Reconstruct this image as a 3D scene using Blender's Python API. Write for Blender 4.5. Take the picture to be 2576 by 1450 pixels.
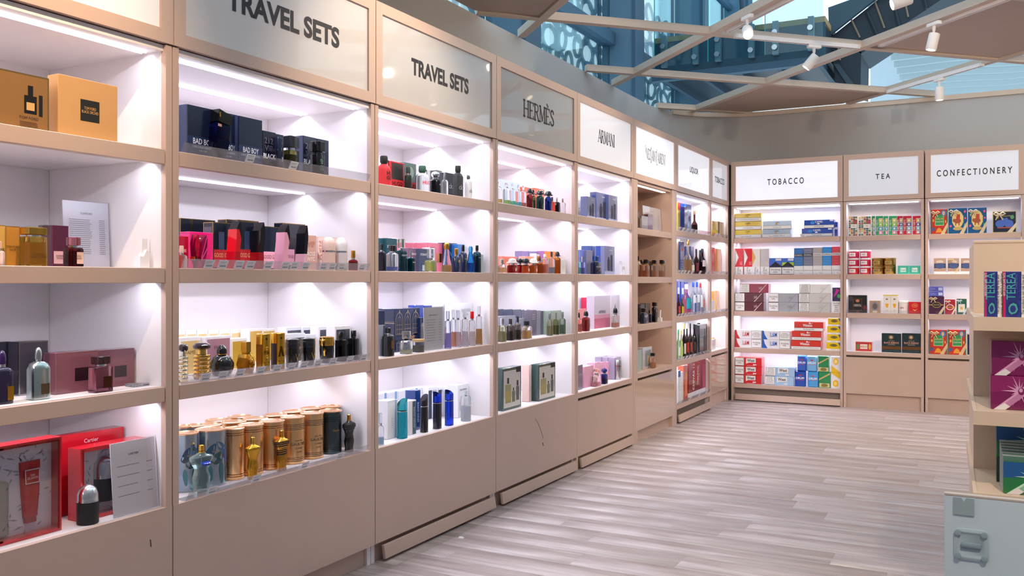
import bpy, math, random
from mathutils import Matrix, Vector
for o in list(bpy.data.objects): bpy.data.objects.remove(o)
random.seed(7)
SC = bpy.context.scene
COL = SC.collection
# ------------------------------------------------------------------ camera, world, exposure
IW, IH, FPX, HOR = 2576, 1450, 2234.0, 705.0
CX, CZ, YAW = 2.374, 1.255, math.radians(28.1)
cam_d = bpy.data.cameras.new('camera'); cam = bpy.data.objects.new('camera', cam_d); COL.objects.link(cam)
cam_d.sensor_width = 36.0; cam_d.lens = 36.0 * FPX / IW
cam_d.shift_y = -(IH / 2 - HOR) / IW
cam_d.clip_start = 0.05; cam_d.clip_end = 200
cam.location = (CX, 0, CZ); cam.rotation_euler = (math.pi / 2, 0, YAW)
SC.camera = cam
world = bpy.data.worlds.new('sky'); SC.world = world; world.use_nodes = True
bg = world.node_tree.nodes['Background']
bg.inputs[0].default_value = (0.72, 0.88, 1.0, 1); bg.inputs[1].default_value = 1.45
SC.view_settings.view_transform = 'Standard'; SC.view_settings.look = 'None'
SC.view_settings.exposure = 0.07; SC.view_settings.gamma = 1.0; SC.view_settings.use_curve_mapping = False
LED_W, SPOT_W = 2.2, 85.0          # watts of one shelf strip, of one track spotlight
FWD = Vector((-math.sin(YAW), math.cos(YAW))); RGT = Vector((math.cos(YAW), math.sin(YAW)))
# ------------------------------------------------------------------ materials
MC = {}
def lin(h):
    h = h.lstrip('#'); out = []
    for i in (0, 2, 4):
        c = int(h[i:i + 2], 16) / 255.0
        out.append(c / 12.92 if c <= 0.04045 else ((c + 0.055) / 1.055) ** 2.4)
    return (out[0], out[1], out[2], 1)
def principled(name):
    m = bpy.data.materials.new(name); m.use_nodes = True
    return m, m.node_tree.nodes, m.node_tree.links, m.node_tree.nodes['Principled BSDF']
def mat(c):
    # '#hex' card, 's#' matte, 'c#' film-wrapped gloss, 'm#' metal, 'g#' glass, 'q#' liquid, 'e#' backlit, 'p#' glossy plastic
    if not isinstance(c, str): return c
    if c in MC: return MC[c]
    k, h = (c[0], c[1:]) if c[0] != '#' else ('#', c)
    m, N, L, b = principled('material ' + c)
    b.inputs['Base Color'].default_value = lin(h)
    R = {'#': .45, 's': .65, 'c': .18, 'm': .2, 'g': .03, 'q': .05, 'p': .12, 'e': .2, 'b': .27}[k]
    b.inputs['Roughness'].default_value = R
    if k == 'm': b.inputs['Metallic'].default_value = 1.0
    if k == 'b': b.inputs['Metallic'].default_value = .95
    if k == 'c': b.inputs['Coat Weight'].default_value = .6; b.inputs['Coat Roughness'].default_value = .06
    if k == 'p': b.inputs['Coat Weight'].default_value = .3
    if k == 'g':
        b.inputs['Transmission Weight'].default_value = .93; b.inputs['IOR'].default_value = 1.35
    if k == 'q':
        b.inputs['Transmission Weight'].default_value = .5; b.inputs['IOR'].default_value = 1.2
    if k in '#sc':
        t = N.new('ShaderNodeTexNoise'); t.inputs['Scale'].default_value = 260
        r = N.new('ShaderNodeMapRange'); r.inputs[3].default_value = R - .06; r.inputs[4].default_value = R + .06
        L.new(t.outputs[0], r.inputs[0]); L.new(r.outputs[0], b.inputs['Roughness'])
    MC[c] = m; return m
def laminate(name, h, rough, var=.05, scale=6.0, coat=0):
    m, N, L, b = principled(name)
    tc = N.new('ShaderNodeTexCoord'); n = N.new('ShaderNodeTexNoise'); n.inputs['Scale'].default_value = scale; n.inputs['Detail'].default_value = 6
    L.new(tc.outputs['Object'], n.inputs['Vector'])
    mx = N.new('ShaderNodeMix'); mx.data_type = 'RGBA'
    c = lin(h); mx.inputs[6].default_value = (c[0] * (1 - var), c[1] * (1 - var), c[2] * (1 - var), 1); mx.inputs[7].default_value = (min(1, c[0] * (1 + var)), min(1, c[1] * (1 + var)), min(1, c[2] * (1 + var)), 1)
    L.new(n.outputs[0], mx.inputs[0]); L.new(mx.outputs[2], b.inputs['Base Color'])
    b.inputs['Roughness'].default_value = rough; b.inputs['Coat Weight'].default_value = coat
    n2 = N.new('ShaderNodeTexNoise'); n2.inputs['Scale'].default_value = 420; L.new(tc.outputs['Object'], n2.inputs['Vector'])
    bp = N.new('ShaderNodeBump'); bp.inputs['Strength'].default_value = .04; bp.inputs['Distance'].default_value = .002
    L.new(n2.outputs[0], bp.inputs['Height']); L.new(bp.outputs[0], b.inputs['Normal'])
    return m
BEIGE = laminate('beige laminate', '#c6aa9c', .38)
BEIGE_GLOSS = laminate('glossy beige laminate', '#c4a998', .12, coat=.4)
WHITE = laminate('white laminate', '#eae4e6', .4, var=.015)
GREYWALL = laminate('grey plaster', '#b0aeae', .55, var=.04, scale=1.5)
BEAM = laminate('beige beam paint', '#c9b6a6', .45)
SHADED_PANELM = laminate('beige ceiling panel', '#b39c8c', .5)  # same beige as the beams, with the panels' shade darkened into the colour
STEEL = laminate('blue grey steel paint', '#5f7f96', .45)
DARKSTEEL = laminate('dark blue stair steel', '#1b2c3a', .5)
RINGM = laminate('pale blue grey screen metal', '#7f9aa8', .5)
COOLWHITE = laminate('cool white board', '#c3d3e0', .5, var=.02)
def emit(name, col, s, base=None):
    m, N, L, b = principled(name)
    b.inputs['Base Color'].default_value = base or (.8, .8, .8, 1); b.inputs['Roughness'].default_value = .035
    b.inputs['Emission Color'].default_value = col; b.inputs['Emission Strength'].default_value = s
    return m
LED_M = emit('led diffuser', (.93, .94, 1, 1), 3.5)
LED_M.cycles.emission_sampling = 'NONE'
LED_WARM = emit('warm led diffuser', (1, .9, .78, 1), 2.0)
LENS_M = emit('spotlight lens', (1, .82, .6, 1), 40.0)
LENS_OFF = emit('spotlight lens seen from the side', (1, .85, .65, 1), 4.0)
def acrylic():
    m, N, L, b = principled('clear acrylic')
    N.remove(b); b = N.new('ShaderNodeBsdfGlossy'); b.inputs['Roughness'].default_value = .03
    t = N.new('ShaderNodeBsdfTransparent'); t.inputs[0].default_value = (.97, .97, .99, 1); mx = N.new('ShaderNodeMixShader')
    g = N.new('ShaderNodeFresnel'); g.inputs[0].default_value = 1.5
    r = N.new('ShaderNodeMapRange'); r.inputs[3].default_value = .015; r.inputs[4].default_value = .55
    L.new(g.outputs[0], r.inputs[0]); L.new(r.outputs[0], mx.inputs[0])
    L.new(t.outputs[0], mx.inputs[1]); L.new(b.outputs[0], mx.inputs[2])
    L.new(mx.outputs[0], N['Material Output'].inputs[0]); return m
ACRYL = acrylic()
def facade_glass():
    m = acrylic(); m.name = 'blue tinted glass'
    for n in m.node_tree.nodes:
        if n.type == 'BSDF_TRANSPARENT': n.inputs[0].default_value = (.80, .92, .95, 1)
    return m
FGLASS = facade_glass()
def wood_floor():
    m, N, L, b = principled('pale grey wood plank')
    tc = N.new('ShaderNodeTexCoord'); oi = N.new('ShaderNodeObjectInfo')
    mp = N.new('ShaderNodeMapping'); mp.inputs['Scale'].default_value = (.9, 16, 1)
    cb = N.new('ShaderNodeCombineXYZ'); mul = N.new('ShaderNodeMath'); mul.operation = 'MULTIPLY'; mul.inputs[1].default_value = 90
    L.new(oi.outputs['Random'], mul.inputs[0]); L.new(mul.outputs[0], cb.inputs[0]); L.new(mul.outputs[0], cb.inputs[2])
    L.new(tc.outputs['Object'], mp.inputs['Vector']); L.new(cb.outputs[0], mp.inputs['Location'])
    n = N.new('ShaderNodeTexNoise'); n.inputs['Scale'].default_value = 2.2; n.inputs['Detail'].default_value = 7; n.inputs['Roughness'].default_value = .62
    L.new(mp.outputs[0], n.inputs['Vector'])
    cr = N.new('ShaderNodeValToRGB'); e = cr.color_ramp.elements
    e[0].position = .30; e[0].color = lin('#94827e'); e[1].position = .72; e[1].color = lin('#c4b6b2')
    x = cr.color_ramp.elements.new(.5); x.color = lin('#a99a98')
    L.new(n.outputs[0], cr.inputs[0])
    hs = N.new('ShaderNodeHueSaturation'); mr = N.new('ShaderNodeMapRange'); mr.inputs[3].default_value = .97; mr.inputs[4].default_value = 1.03
    L.new(oi.outputs['Random'], mr.inputs[0]); L.new(mr.outputs[0], hs.inputs['Value']); L.new(cr.outputs[0], hs.inputs['Color'])
    L.new(hs.outputs[0], b.inputs['Base Color'])
    rr = N.new('ShaderNodeMapRange'); rr.inputs[3].default_value = .24; rr.inputs[4].default_value = .44
    L.new(n.outputs[0], rr.inputs[0]); L.new(rr.outputs[0], b.inputs['Roughness'])
    bp = N.new('ShaderNodeBump'); bp.inputs['Strength'].default_value = .12; bp.inputs['Distance'].default_value = .004
    L.new(n.outputs[0], bp.inputs['Height']); L.new(bp.outputs[0], b.inputs['Normal'])
    return m
WOOD = wood_floor()
# ------------------------------------------------------------------ mesh builder
class MB:
    def __init__(s): s.v = []; s.f = []; s.mi = []; s.mats = []
    def mslot(s, m):
        if m is None: return 0
        m = mat(m)
        if m not in s.mats: s.mats.append(m)
        return s.mats.index(m)
    def add(s, vs, fs, m=None):
        b = len(s.v); i = s.mslot(m); s.v += [tuple(p) for p in vs]
        for f in fs: s.f.append(tuple(b + k for k in f)); s.mi.append(i)
        return s
    def box(s, x0, x1, y0, y1, z0, z1, m=None):
        v = [(x, y, z) for z in (z0, z1) for y in (y0, y1) for x in (x0, x1)]
        return s.add(v, [(0, 2, 3, 1), (4, 5, 7, 6), (0, 1, 5, 4), (2, 6, 7, 3), (0, 4, 6, 2), (1, 3, 7, 5)], m)
    def loft(s, rings, seg=2, m=None):
        # ring: z, w, d, r, (cx, cy, tilt): rounded rectangle outlines stacked upwards
        vs = []; n = 4 * (seg + 1)
        for R in rings:
            z, w, d, r = R[:4]; cx, cy = (R[4], R[5]) if len(R) > 5 else (0, 0); tl = R[6] if len(R) > 6 else 0
            r = min(r, w / 2 - 1e-5, d / 2 - 1e-5); r = max(r, 1e-5)
            for q in range(4):
                sx, sy = ((1, 1), (-1, 1), (-1, -1), (1, -1))[q]
                for k in range(seg + 1):
                    a = math.pi / 2 * (q + k / seg)
                    x = sx * (w / 2 - r) + r * math.cos(a); y = sy * (d / 2 - r) + r * math.sin(a)
                    vs.append((cx + x, cy + y, z + tl * x))
        fs = []
        for i in range(len(rings) - 1):
            for k in range(n):
                a, b2 = i * n + k, i * n + (k + 1) % n
                fs.append((a, b2, b2 + n, a + n))
        fs.append(tuple(range(n - 1, -1, -1))); fs.append(tuple(range((len(rings) - 1) * n, len(rings) * n)))
        return s.add(vs, fs, m)
    def rbox(s, w, d, z0, z1, r, e=None, m=None, cx=0, cy=0, seg=2):
        e = r * .5 if e is None else e
        return s.loft([(z0, w - 2 * e, d - 2 * e, r, cx, cy), (z0 + e, w, d, r, cx, cy), (z1 - e, w, d, r, cx, cy), (z1, w - 2 * e, d - 2 * e, r, cx, cy)], seg, m)
    def lathe(s, prof, n=16, m=None, cx=0, cy=0):
        return s.loft([(z, 2 * r, 2 * r, r, cx, cy) for r, z in prof], max(1, n // 4 - 1), m)
    def prism(s, pts, y0, y1, m=None, cx=0, cz=0):
        n = len(pts); vs = [(cx + x, y0, cz + z) for x, z in pts] + [(cx + x, y1, cz + z) for x, z in pts]
        fs = [tuple(range(n)), tuple(range(2 * n - 1, n - 1, -1))]
        for k in range(n): fs.append((k, k + n, (k + 1) % n + n, (k + 1) % n))
        return s.add(vs, fs, m)
    def slab(s, pts, z0, z1, m=None):
        n = len(pts); vs = [(x, y, z0) for x, y in pts] + [(x, y, z1) for x, y in pts]
        fs = [tuple(range(n - 1, -1, -1)), tuple(range(n, 2 * n))]
        for k in range(n): fs.append((k, (k + 1) % n, (k + 1) % n + n, k + n))
        return s.add(vs, fs, m)
    def tube(s, pts, r, n=6, m=None, closed=False):
        P = [Vector(p) for p in pts]; vs = []; L = len(P)
        for i, p in enumerate(P):
            a = P[(i - 1) % L] if (closed or i > 0) else p; b = P[(i + 1) % L] if (closed or i < L - 1) else p
            t = (b - a).normalized(); u = t.cross(Vector((0, 0, 1)))
            if u.length < 1e-3: u = t.cross(Vector((1, 0, 0)))
            u.normalize(); w = t.cross(u)
            for k in range(n):
                q = 2 * math.pi * k / n; vs.append(p + u * (r * math.cos(q)) + w * (r * math.sin(q)))
        fs = []
        for i in range(L if closed else L - 1):
            for k in range(n):
                j = (i + 1) % L; fs.append((i * n + k, i * n + (k + 1) % n, j * n + (k + 1) % n, j * n + k))
        if not closed: fs.append(tuple(range(n - 1, -1, -1))); fs.append(tuple(range((L - 1) * n, L * n)))
        return s.add(vs, fs, m)
    def mesh(s, name, m=None, smooth=True):
        me = bpy.data.meshes.new(name); me.from_pydata(s.v, [], s.f)
        if not s.mats: s.mats = [mat(m)]
        for x in s.mats: me.materials.append(x)
        me.polygons.foreach_set('material_index', s.mi)
        if smooth:
            me.polygons.foreach_set('use_smooth', [True] * len(s.f)); me.set_sharp_from_angle(angle=math.radians(38))
        me.update(); return me
    def obj(s, name, m=None, parent=None, loc=(0, 0, 0), rz=0):
        return link(name, s.mesh(name, m), parent, loc, rz)
def link(name, data, parent=None, loc=(0, 0, 0), rz=0):
    o = bpy.data.objects.new(name, data); COL.objects.link(o); o.location = loc; o.rotation_euler = (0, 0, rz)
    if parent: o.parent = parent
    return o
def empty(name, loc=(0, 0, 0), rz=0): 
    o = link(name, None, None, loc, rz); o.empty_display_size = .05; return o
def tag(o, label, cat, group=None):
    o['label'] = label; o['category'] = cat
    if group: o['group'] = group
    return o
def struct(o): o['kind'] = 'structure'; return o
# ------------------------------------------------------------------ lettering
TC = {}
def text_geo(t, bold=0.0, res=2):
    k = (t, bold, res)
    if k in TC: return TC[k]
    cu = bpy.data.curves.new('t', 'FONT'); cu.body = t; cu.resolution_u = res; cu.offset = bold; cu.align_x = 'CENTER'; cu.space_line = .9
    ob = bpy.data.objects.new('t', cu); me = ob.to_mesh()
    v = [(p.co.x, p.co.y) for p in me.vertices]; f = [tuple(p.vertices) for p in me.polygons]
    ob.to_mesh_clear(); bpy.data.objects.remove(ob); bpy.data.curves.remove(cu)
    if not v: v = [(0, 0), (1, 0), (0, 1)]; f = [(0, 1, 2)]
    xs = [p[0] for p in v]; ys = [p[1] for p in v]; cx = (min(xs) + max(xs)) / 2; cy = (min(ys) + max(ys)) / 2
    W, H = max(xs) - min(xs), max(ys) - min(ys)
    TC[k] = ([((x - cx) / H, (y - cy) / H) for x, y in v], f, W / H); return TC[k]
GL = {  # stroke letters: (points, stroke weight) ; unit height 1
 'A': (.8, [([(.02, 0), (.38, 1)], .4), ([(.38, 1), (.76, 0)], 1), ([(.16, .34), (.62, .34)], .4)], [(.02, 0), (.76, 0)]),
 'R': (.78, [([(.14, 0), (.14, 1)], 1), ([(.14, .97), (.45, .97), (.6, .86), (.6, .66), (.45, .53), (.14, .53)], .55), ([(.38, .53), (.7, 0)], .9)], [(.14, 0), (.7, 0), (.1, 1)]),
 'M': (.95, [([(.12, 0), (.14, 1)], .4), ([(.14, 1), (.47, .1)], 1), ([(.47, .1), (.8, 1)], .4), ([(.8, 1), (.83, 0)], 1)], [(.12, 0), (.83, 0), (.1, 1), (.84, 1)]),
 'N': (.85, [([(.14, 0), (.14, 1)], .4), ([(.14, 1), (.72, 0)], 1), ([(.72, 0), (.72, 1)], .4)], [(.14, 0), (.1, 1), (.72, 1)]),
 'I': (.34, [([(.17, 0), (.17, 1)], 1)], [(.17, 0), (.17, 1)]),
 'H': (.85, [([(.14, 0), (.14, 1)], 1), ([(.71, 0), (.71, 1)], 1), ([(.14, .5), (.71, .5)], .55)], [(.14, 0), (.14, 1), (.71, 0), (.71, 1)]),
 'E': (.72, [([(.14, 0), (.14, 1)], 1), ([(.14, .97), (.62, .97), (.62, .8)], .55), ([(.14, .5), (.48, .5)], .55), ([(.14, .03), (.64, .03), (.64, .2)], .55)], []),
 'É': (.72, [([(.14, 0), (.14, 1)], 1), ([(.14, .97), (.62, .97), (.62, .8)], .55), ([(.14, .5), (.48, .5)], .55), ([(.14, .03), (.64, .03), (.64, .2)], .55), ([(.22, 1.24), (.42, 1.1)], .8)], []),
 'S': (.68, [([(.57, .78), (.5, .92), (.33, .98), (.16, .9), (.12, .74), (.2, .6), (.45, .45), (.57, .3), (.55, .13), (.38, .02), (.18, .06), (.1, .24)], .85)], []),
 'Y': (.72, [([(.04, 1), (.36, .5)], .8), ([(.68, 1), (.36, .5), (.36, 0)], .45)], []),
 'V': (.74, [([(.04, 1), (.37, 0)], 1), ([(.37, 0), (.7, 1)], .4)], []),
 'T': (.7, [([(.35, 0), (.35, 1)], 1), ([(.04, .97), (.66, .97)], .5)], []),
 'L': (.62, [([(.14, 1), (.14, 0)], 1), ([(.14, .03), (.58, .03)], .5)], []),
 'U': (.8, [([(.14, 1), (.14, .25), (.25, .04), (.5, .03), (.64, .2), (.66, 1)], .8)], []),
 ' ': (.3, [], [])}
def stroke_geo(t, wt, slab=0, squeeze=1.0, tall=()):
    v, f = [], []; x = 0
    def rib(a, b, w):
        d = Vector((b[0] - a[0], b[1] - a[1])); n = Vector((-d.y, d.x)).normalized() * w / 2; e = d.normalized() * w * .25
        i = len(v); v.extend([(a[0] - e.x + n.x, a[1] - e.y + n.y), (a[0] - e.x - n.x, a[1] - e.y - n.y), (b[0] + e.x - n.x, b[1] + e.y - n.y), (b[0] + e.x + n.x, b[1] + e.y + n.y)]); f.append((i, i + 1, i + 2, i + 3))
    for idx, ch in enumerate(t):
        w, st, se = GL[ch]; sc = 1.5 if idx in tall else 1.0; dz = -.25 if idx in tall else 0
        P = lambda p: (x + p[0] * squeeze, p[1] * sc + dz)
        for pts, k in st:
            for a, b in zip(pts, pts[1:]): rib(P(a), P(b), wt * k)
        if slab:
            for p in se: rib(P((p[0] - .13, p[1] * .94 + .03)), P((p[0] + .13, p[1] * .94 + .03)), slab)
        x += w * squeeze
    return [(a - x / 2, b - .5) for a, b in v], f, x
def letters(parent, geo, x, y, z, h, color, maxw=None, rot=0, name='lettering', face='F'):
    gv, gf, ar = geo; sx = h; 
    if maxw and ar * h > maxw: sx = maxw / ar
    c, s_ = math.cos(rot), math.sin(rot); vs = []
    for a, b in gv:
        a *= sx; b *= h; p, q = a * c - b * s_, a * s_ + b * c
        vs.append((x + p, y, z + q) if face == 'F' else (y, x - p, z + q))   # 'L': left side plane x = y
    o = MB(); o.add(vs, gf, color); return link(name, o.mesh(name, smooth=False), parent)
# ------------------------------------------------------------------ frames: u right along the front, v into the shelf, z up
class Frame:
    def __init__(s, O, ang): s.O = Vector(O); s.a = ang; s.X = Vector((math.cos(ang), math.sin(ang))); s.Y = Vector((-math.sin(ang), math.cos(ang)))
    def ray(s, px, v):
        d = FWD + RGT * ((px - IW / 2) / FPX); C = Vector((CX, 0)) - s.O
        t = (v - C.dot(s.Y)) / d.dot(s.Y); return C.dot(s.X) + t * d.dot(s.X), t
    def u(s, px, v=0): return s.ray(px, v)[0]
    def z(s, px, py, v=0): return CZ + (HOR - py) * s.ray(px, v)[1] / FPX
    def w(s, u, v, z=0): p = s.O + s.X * u + s.Y * v; return (p.x, p.y, z)
FL = Frame((0, 0), math.pi / 2); FB = Frame((0, 9.27), 0); FG = Frame((2.349, 3.148), math.radians(2.06))
# ------------------------------------------------------------------ floor, walls
ZC = 3.05
fl = struct(MB().box(-.75, 6.2, -2.2, 10.0, -.06, -.0008).obj('floor', WOOD))
fl['label'] = 'pale grey wood-look plank floor'
PL, PW = 1.32, .182
plank = MB(); e = .0012
plank.loft([(-.001, PL - .0004, PW - .0004, 1e-4), (-.0004, PL - .0004, PW - .0004, 1e-4), (0, PL - .0013, PW - .0013, 1e-4)], 1)
pm = plank.mesh('plank', WOOD)
row = 0; yy = .75
while yy < 9.75:
    off = -1.4 + random.random() * PL
    for k in range(6):
        xc = off + (k + .5) * PL
        if xc - PL / 2 > 4.2 or xc + PL / 2 < -.1: continue
        link('plank', pm, fl, (xc, yy, 0))
    row += 1; yy += PW
def wall_path(name, pts, z0, z1, th, m):
    mb = MB(); n = len(pts); out = []
    for i, p in enumerate(pts):
        a = Vector(pts[max(0, i - 1)]); b = Vector(pts[min(n - 1, i + 1)]); d = (b - a).normalized(); out.append((p[0] - d.y * th, p[1] + d.x * th))
    vs = [(p[0], p[1], z) for p in pts for z in (z0, z1)] + [(p[0], p[1], z) for p in out for z in (z0, z1)]
    fs = []
    for i in range(n - 1):
        a, b = 2 * i, 2 * i + 2; c, d = a + 2 * n, b + 2 * n
        fs += [(a, b, b + 1, a + 1), (d, c, c + 1, d + 1), (a + 1, b + 1, d + 1, c + 1)]
    fs += [(0, 1, 2 * n + 1, 2 * n), (2 * n - 2, 4 * n - 2, 4 * n - 1, 2 * n - 1)]
    mb.add(vs, fs); return struct(mb.obj(name, m))
arc = [(-.67 + 1.0 * (1 - math.cos(a)), 8.66 + 1.0 * math.sin(a)) for a in [math.pi / 2 * k / 10 for k in range(11)]]
wall_path('wall_left', [(-.67, -2.2), (-.67, 8.66)], 0, ZC, .1, GREYWALL)
wall_path('wall_corner', arc, 0, ZC, .1, GREYWALL)
wall_path('wall_back', [(.33, 9.66), (2.2, 9.66), (6.2, 9.66)], 0, ZC, .1, GREYWALL)
wall_path('wall_right', [(6.2, 9.66), (6.2, -2.2)], 0, 6.8, .1, GREYWALL)
wall_path('wall_behind', [(6.2, -2.2), (-.67, -2.2)], 0, 6.8, .1, GREYWALL)
tr = [(p[0] + .012, p[1] - .012) for p in arc[3:]] + [(3.2, 9.645), (6.19, 9.645)]
wall_path('trim_1', tr, ZC - .035, ZC + .012, .03, BEAM)
# ------------------------------------------------------------------ open diamond ceiling
G = .93
def node(i, j): return (.6 + G * (i - j), 6.43 + G * (i + j))
ceil = struct(empty('ceiling', (0, 0, ZC))); ceil['label'] = 'open diamond grid ceiling of slim beige beams'
RX0, RX1, RY0, RY1 = -.66, 6.15, -2.1, 9.62
def clip_seg(a, b):
    t0, t1 = 0.0, 1.0; d = (b[0] - a[0], b[1] - a[1])
    for p, q in ((-d[0], a[0] - RX0), (d[0], RX1 - a[0]), (-d[1], a[1] - RY0), (d[1], RY1 - a[1])):
        if abs(p) < 1e-9: continue
        r = q / p
        if p < 0: t0 = max(t0, r)
        else: t1 = min(t1, r)
    if t0 >= t1: return None
    return ((a[0] + d[0] * t0, a[1] + d[1] * t0), (a[0] + d[0] * t1, a[1] + d[1] * t1))
def beam(a, b, w=.062, h=.055, lift=0):
    s = clip_seg(a, b)
    if not s: return
    a, b = Vector(s[0]), Vector(s[1]); L = (b - a).length
    if L < .25: return
    o = MB().loft([(lift, w, L, .003), (lift + h, w, L, .003)], 1).obj('beam', BEAM, ceil, ((a.x + b.x) / 2, (a.y + b.y) / 2, 0), math.atan2(-(b - a).x, (b - a).y))
    return o
for j in range(-8, 3): beam(node(-9, j), node(9, j))
for i in range(-6, 5): beam(node(i, -9), node(i, 9), lift=.001)
def clip_poly(P, ins, isect):
    out = []
    for k, p in enumerate(P):
        q = P[(k + 1) % len(P)]
        if ins(p): out.append(p)
        if ins(p) != ins(q): out.append(isect(p, q))
    return out
for (i, j) in [(-2, -1), (1, -1), (1, 1), (-3, -4), (0, -4), (3, -3), (2, -5), (-1, -7)]:
    e = .025
    P = [node(i + e, j + e), node(i + 1 - e, j + e), node(i + 1 - e, j + 1 - e), node(i + e, j + 1 - e)]
    lx = lambda c, ax: (lambda p, q: tuple(p[k] + (q[k] - p[k]) * (c - p[ax]) / (q[ax] - p[ax]) for k in (0, 1)))
    P = clip_poly(P, lambda p: p[0] > -.655, lx(-.655, 0)); P = clip_poly(P, lambda p: p[1] < 9.63, lx(9.63, 1))
    if j == 1: P = clip_poly(P, lambda p: p[0] - p[1] > -9.75, lambda p, q: tuple(p[k] + (q[k] - p[k]) * (-9.75 - (p[0] - p[1])) / ((q[0] - q[1]) - (p[0] - p[1])) for k in (0, 1)))
    MB().slab(P, .014, .032).obj('panel', SHADED_PANELM, ceil)
# ------------------------------------------------------------------ tracks and spotlights
def track(i0, j0, i1, j1, side, label):
    a, b = Vector(node(i0, j0)), Vector(node(i1, j1)); d = (b - a).normalized(); n = Vector((-d.y, d.x)) * side
    c = (a + b) / 2 + n * .045; L = (b - a).length
    r = empty('lighting_track', (c.x, c.y, ZC - .018), math.atan2(d.y, d.x))
    mb = MB(); mb.box(-L / 2, L / 2, -.017, -.006, 0, .03); mb.box(-L / 2, L / 2, .006, .017, 0, .03); mb.box(-L / 2, L / 2, -.006, .006, .018, .03)
    mb.obj('rail', 's#e9e4e4', r)
    MB().box(-L / 2 - .02, -L / 2, -.018, .018, -.001, .031).obj('end_cap', 's#d9d2d0', r); MB().box(L / 2, L / 2 + .02, -.018, .018, -.001, .031).obj('end_cap', 's#d9d2d0', r)
    return tag(r, label, 'lighting track', 'white lighting tracks under the beams')
def spotlight(i, j, side, axis, aim, label, lens=LENS_OFF, drop=.07, power=1.0, warm=(1, .80, .58)):
    # axis 'A' or 'B': which beam family carries the track; aim: world direction
    p = Vector(node(i, j)); d = Vector((.7071, .7071)) if axis == 'A' else Vector((-.7071, .7071)); n = Vector((-d.y, d.x)) * side
    c = p + n * .045; z = ZC - .018
    r = empty('spotlight', (c.x, c.y, z), math.atan2(d.y, d.x))
    MB().rbox(.11, .034, -.024, 0, .004).obj('adapter', 's#efe9e7', r)
    MB().lathe([(.011, -.024), (.011, -.05), (.006, -.07), (.006, -drop - .035)], 12).obj('stem', 's#efe9e7', r)
    A = Vector(aim).normalized(); hd = MB()
    h = .115; R = .036
    q = Vector((0, 0, 1)).rotation_difference(-A)     # head local +z points away from the lit end
    def tube(prof, name, m):
        mb = MB().lathe(prof, 24); o = mb.obj(name, m, r); return o
    parts = [tube([(R * .2, h + .002), (R * .93, h), (R, h - .006), (R, 0.004), (R * .96, 0), (R * .86, 0), (R * .84, .012), (R * .3, .012)][::-1], 'head', 's#efe8e5'),
             tube([(R * .2, .008), (R * .8, .008), (R * .8, .011), (R * .2, .011)], 'lens', lens)]
    top = Vector((0, 0, -drop - .03)); off = q @ Vector((0, 0, h * .8))
    inv = Matrix.Rotation(-math.atan2(d.y, d.x), 4, 'Z')
    for o in parts:
        M = inv @ (q.to_matrix().to_4x4()); o.matrix_local = Matrix.Translation(top - (inv @ off)) @ M
    ld = bpy.data.lights.new('spot', 'SPOT'); ld.energy = SPOT_W * power; ld.spot_size = math.radians(75); ld.spot_blend = .8; ld.color = warm; ld.shadow_soft_size = .03
    lo = bpy.data.objects.new('spot_lamp', ld); COL.objects.link(lo); lo.parent = r
    qq = Vector((0, 0, -1)).rotation_difference(A)
    lo.matrix_local = Matrix.Translation(top - (inv @ off) + (inv @ (A * .004))) @ inv @ qq.to_matrix().to_4x4()
    return tag(r, label, 'spotlight', 'white track spotlights')
track(0, -.12, 0, -1.9, 1, 'white lighting track above the glaring spotlight')
track(.14, 0, .93, 0, -1, 'short white lighting track on the beam between two crossings')
track(1, -.12, 1, -1.7, 1, 'long white lighting track running along the ceiling panel')
track(2, .1, 2, .93, 1, 'white lighting track in front of the rippled white ceiling')
track(.1, -1, .85, -1, -1, 'white lighting track at the top edge of the picture')
CAMDIR = Vector((CX, 0, CZ))
p = Vector((*node(0, -.42), ZC - .15))
a1 = (CAMDIR - p).normalized()
spotlight(0, -.42, 1, 'B', (a1.x * .8 + .1, a1.y, a1.z - .35), 'glaring white spotlight whose lit lens faces the camera', LENS_M)
spotlight(.64, 0, -1, 'A', (-.75, -.15, -.9), 'white spotlight tilted down to the left over the grid crossing')
spotlight(1, -.6, 1, 'B', (-.22, -.05, -1), 'white spotlight hanging under the large beige ceiling panel')
spotlight(2, .45, 1, 'B', (.02, -.02, -1), 'white spotlight hanging straight down before the grey back wall')
spotlight(.42, -1, -1, 'A', (-1, -.35, -.35), 'white spotlight cut off by the top edge of the picture', LENS_M, drop=.05)
OR7 = ['first', 'second', 'third', 'fourth', 'fifth', 'sixth', 'seventh']
for k, (i, j, aim) in enumerate([(-1.5, -2, (-1, .1, -.85)), (-2.6, -3, (-1, .15, -.8)), (-3.5, -4, (-1, .3, -.8)), (-1.5, -4, (-.25, 1.9, -1.9)), (-.4, -4, (-3.2, 7, -2)), (0.6, -3, (-2.3, 5.1, -2)), (1.5, -3, (-2.2, 4.3, -2))]):  # unseen spotlights with tracks, added to light cabinet fronts, back wall and gondola
    track(i - .5, j, i + .5, j, -1, OR7[k] + ' added white lighting track over the aisle behind the camera, outside the picture')
    spotlight(i, j, -1, 'A', aim, OR7[k] + ' added white fill spotlight over the aisle behind the camera, outside the picture', power=(1.0, 1.7, 1.7, 1.9, 2.1, 1.8, 1.6)[k], warm=(1, .72, .44) if k in (1, 2) else (1, .8, .58))
# ------------------------------------------------------------------ atrium above and beyond

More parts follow.
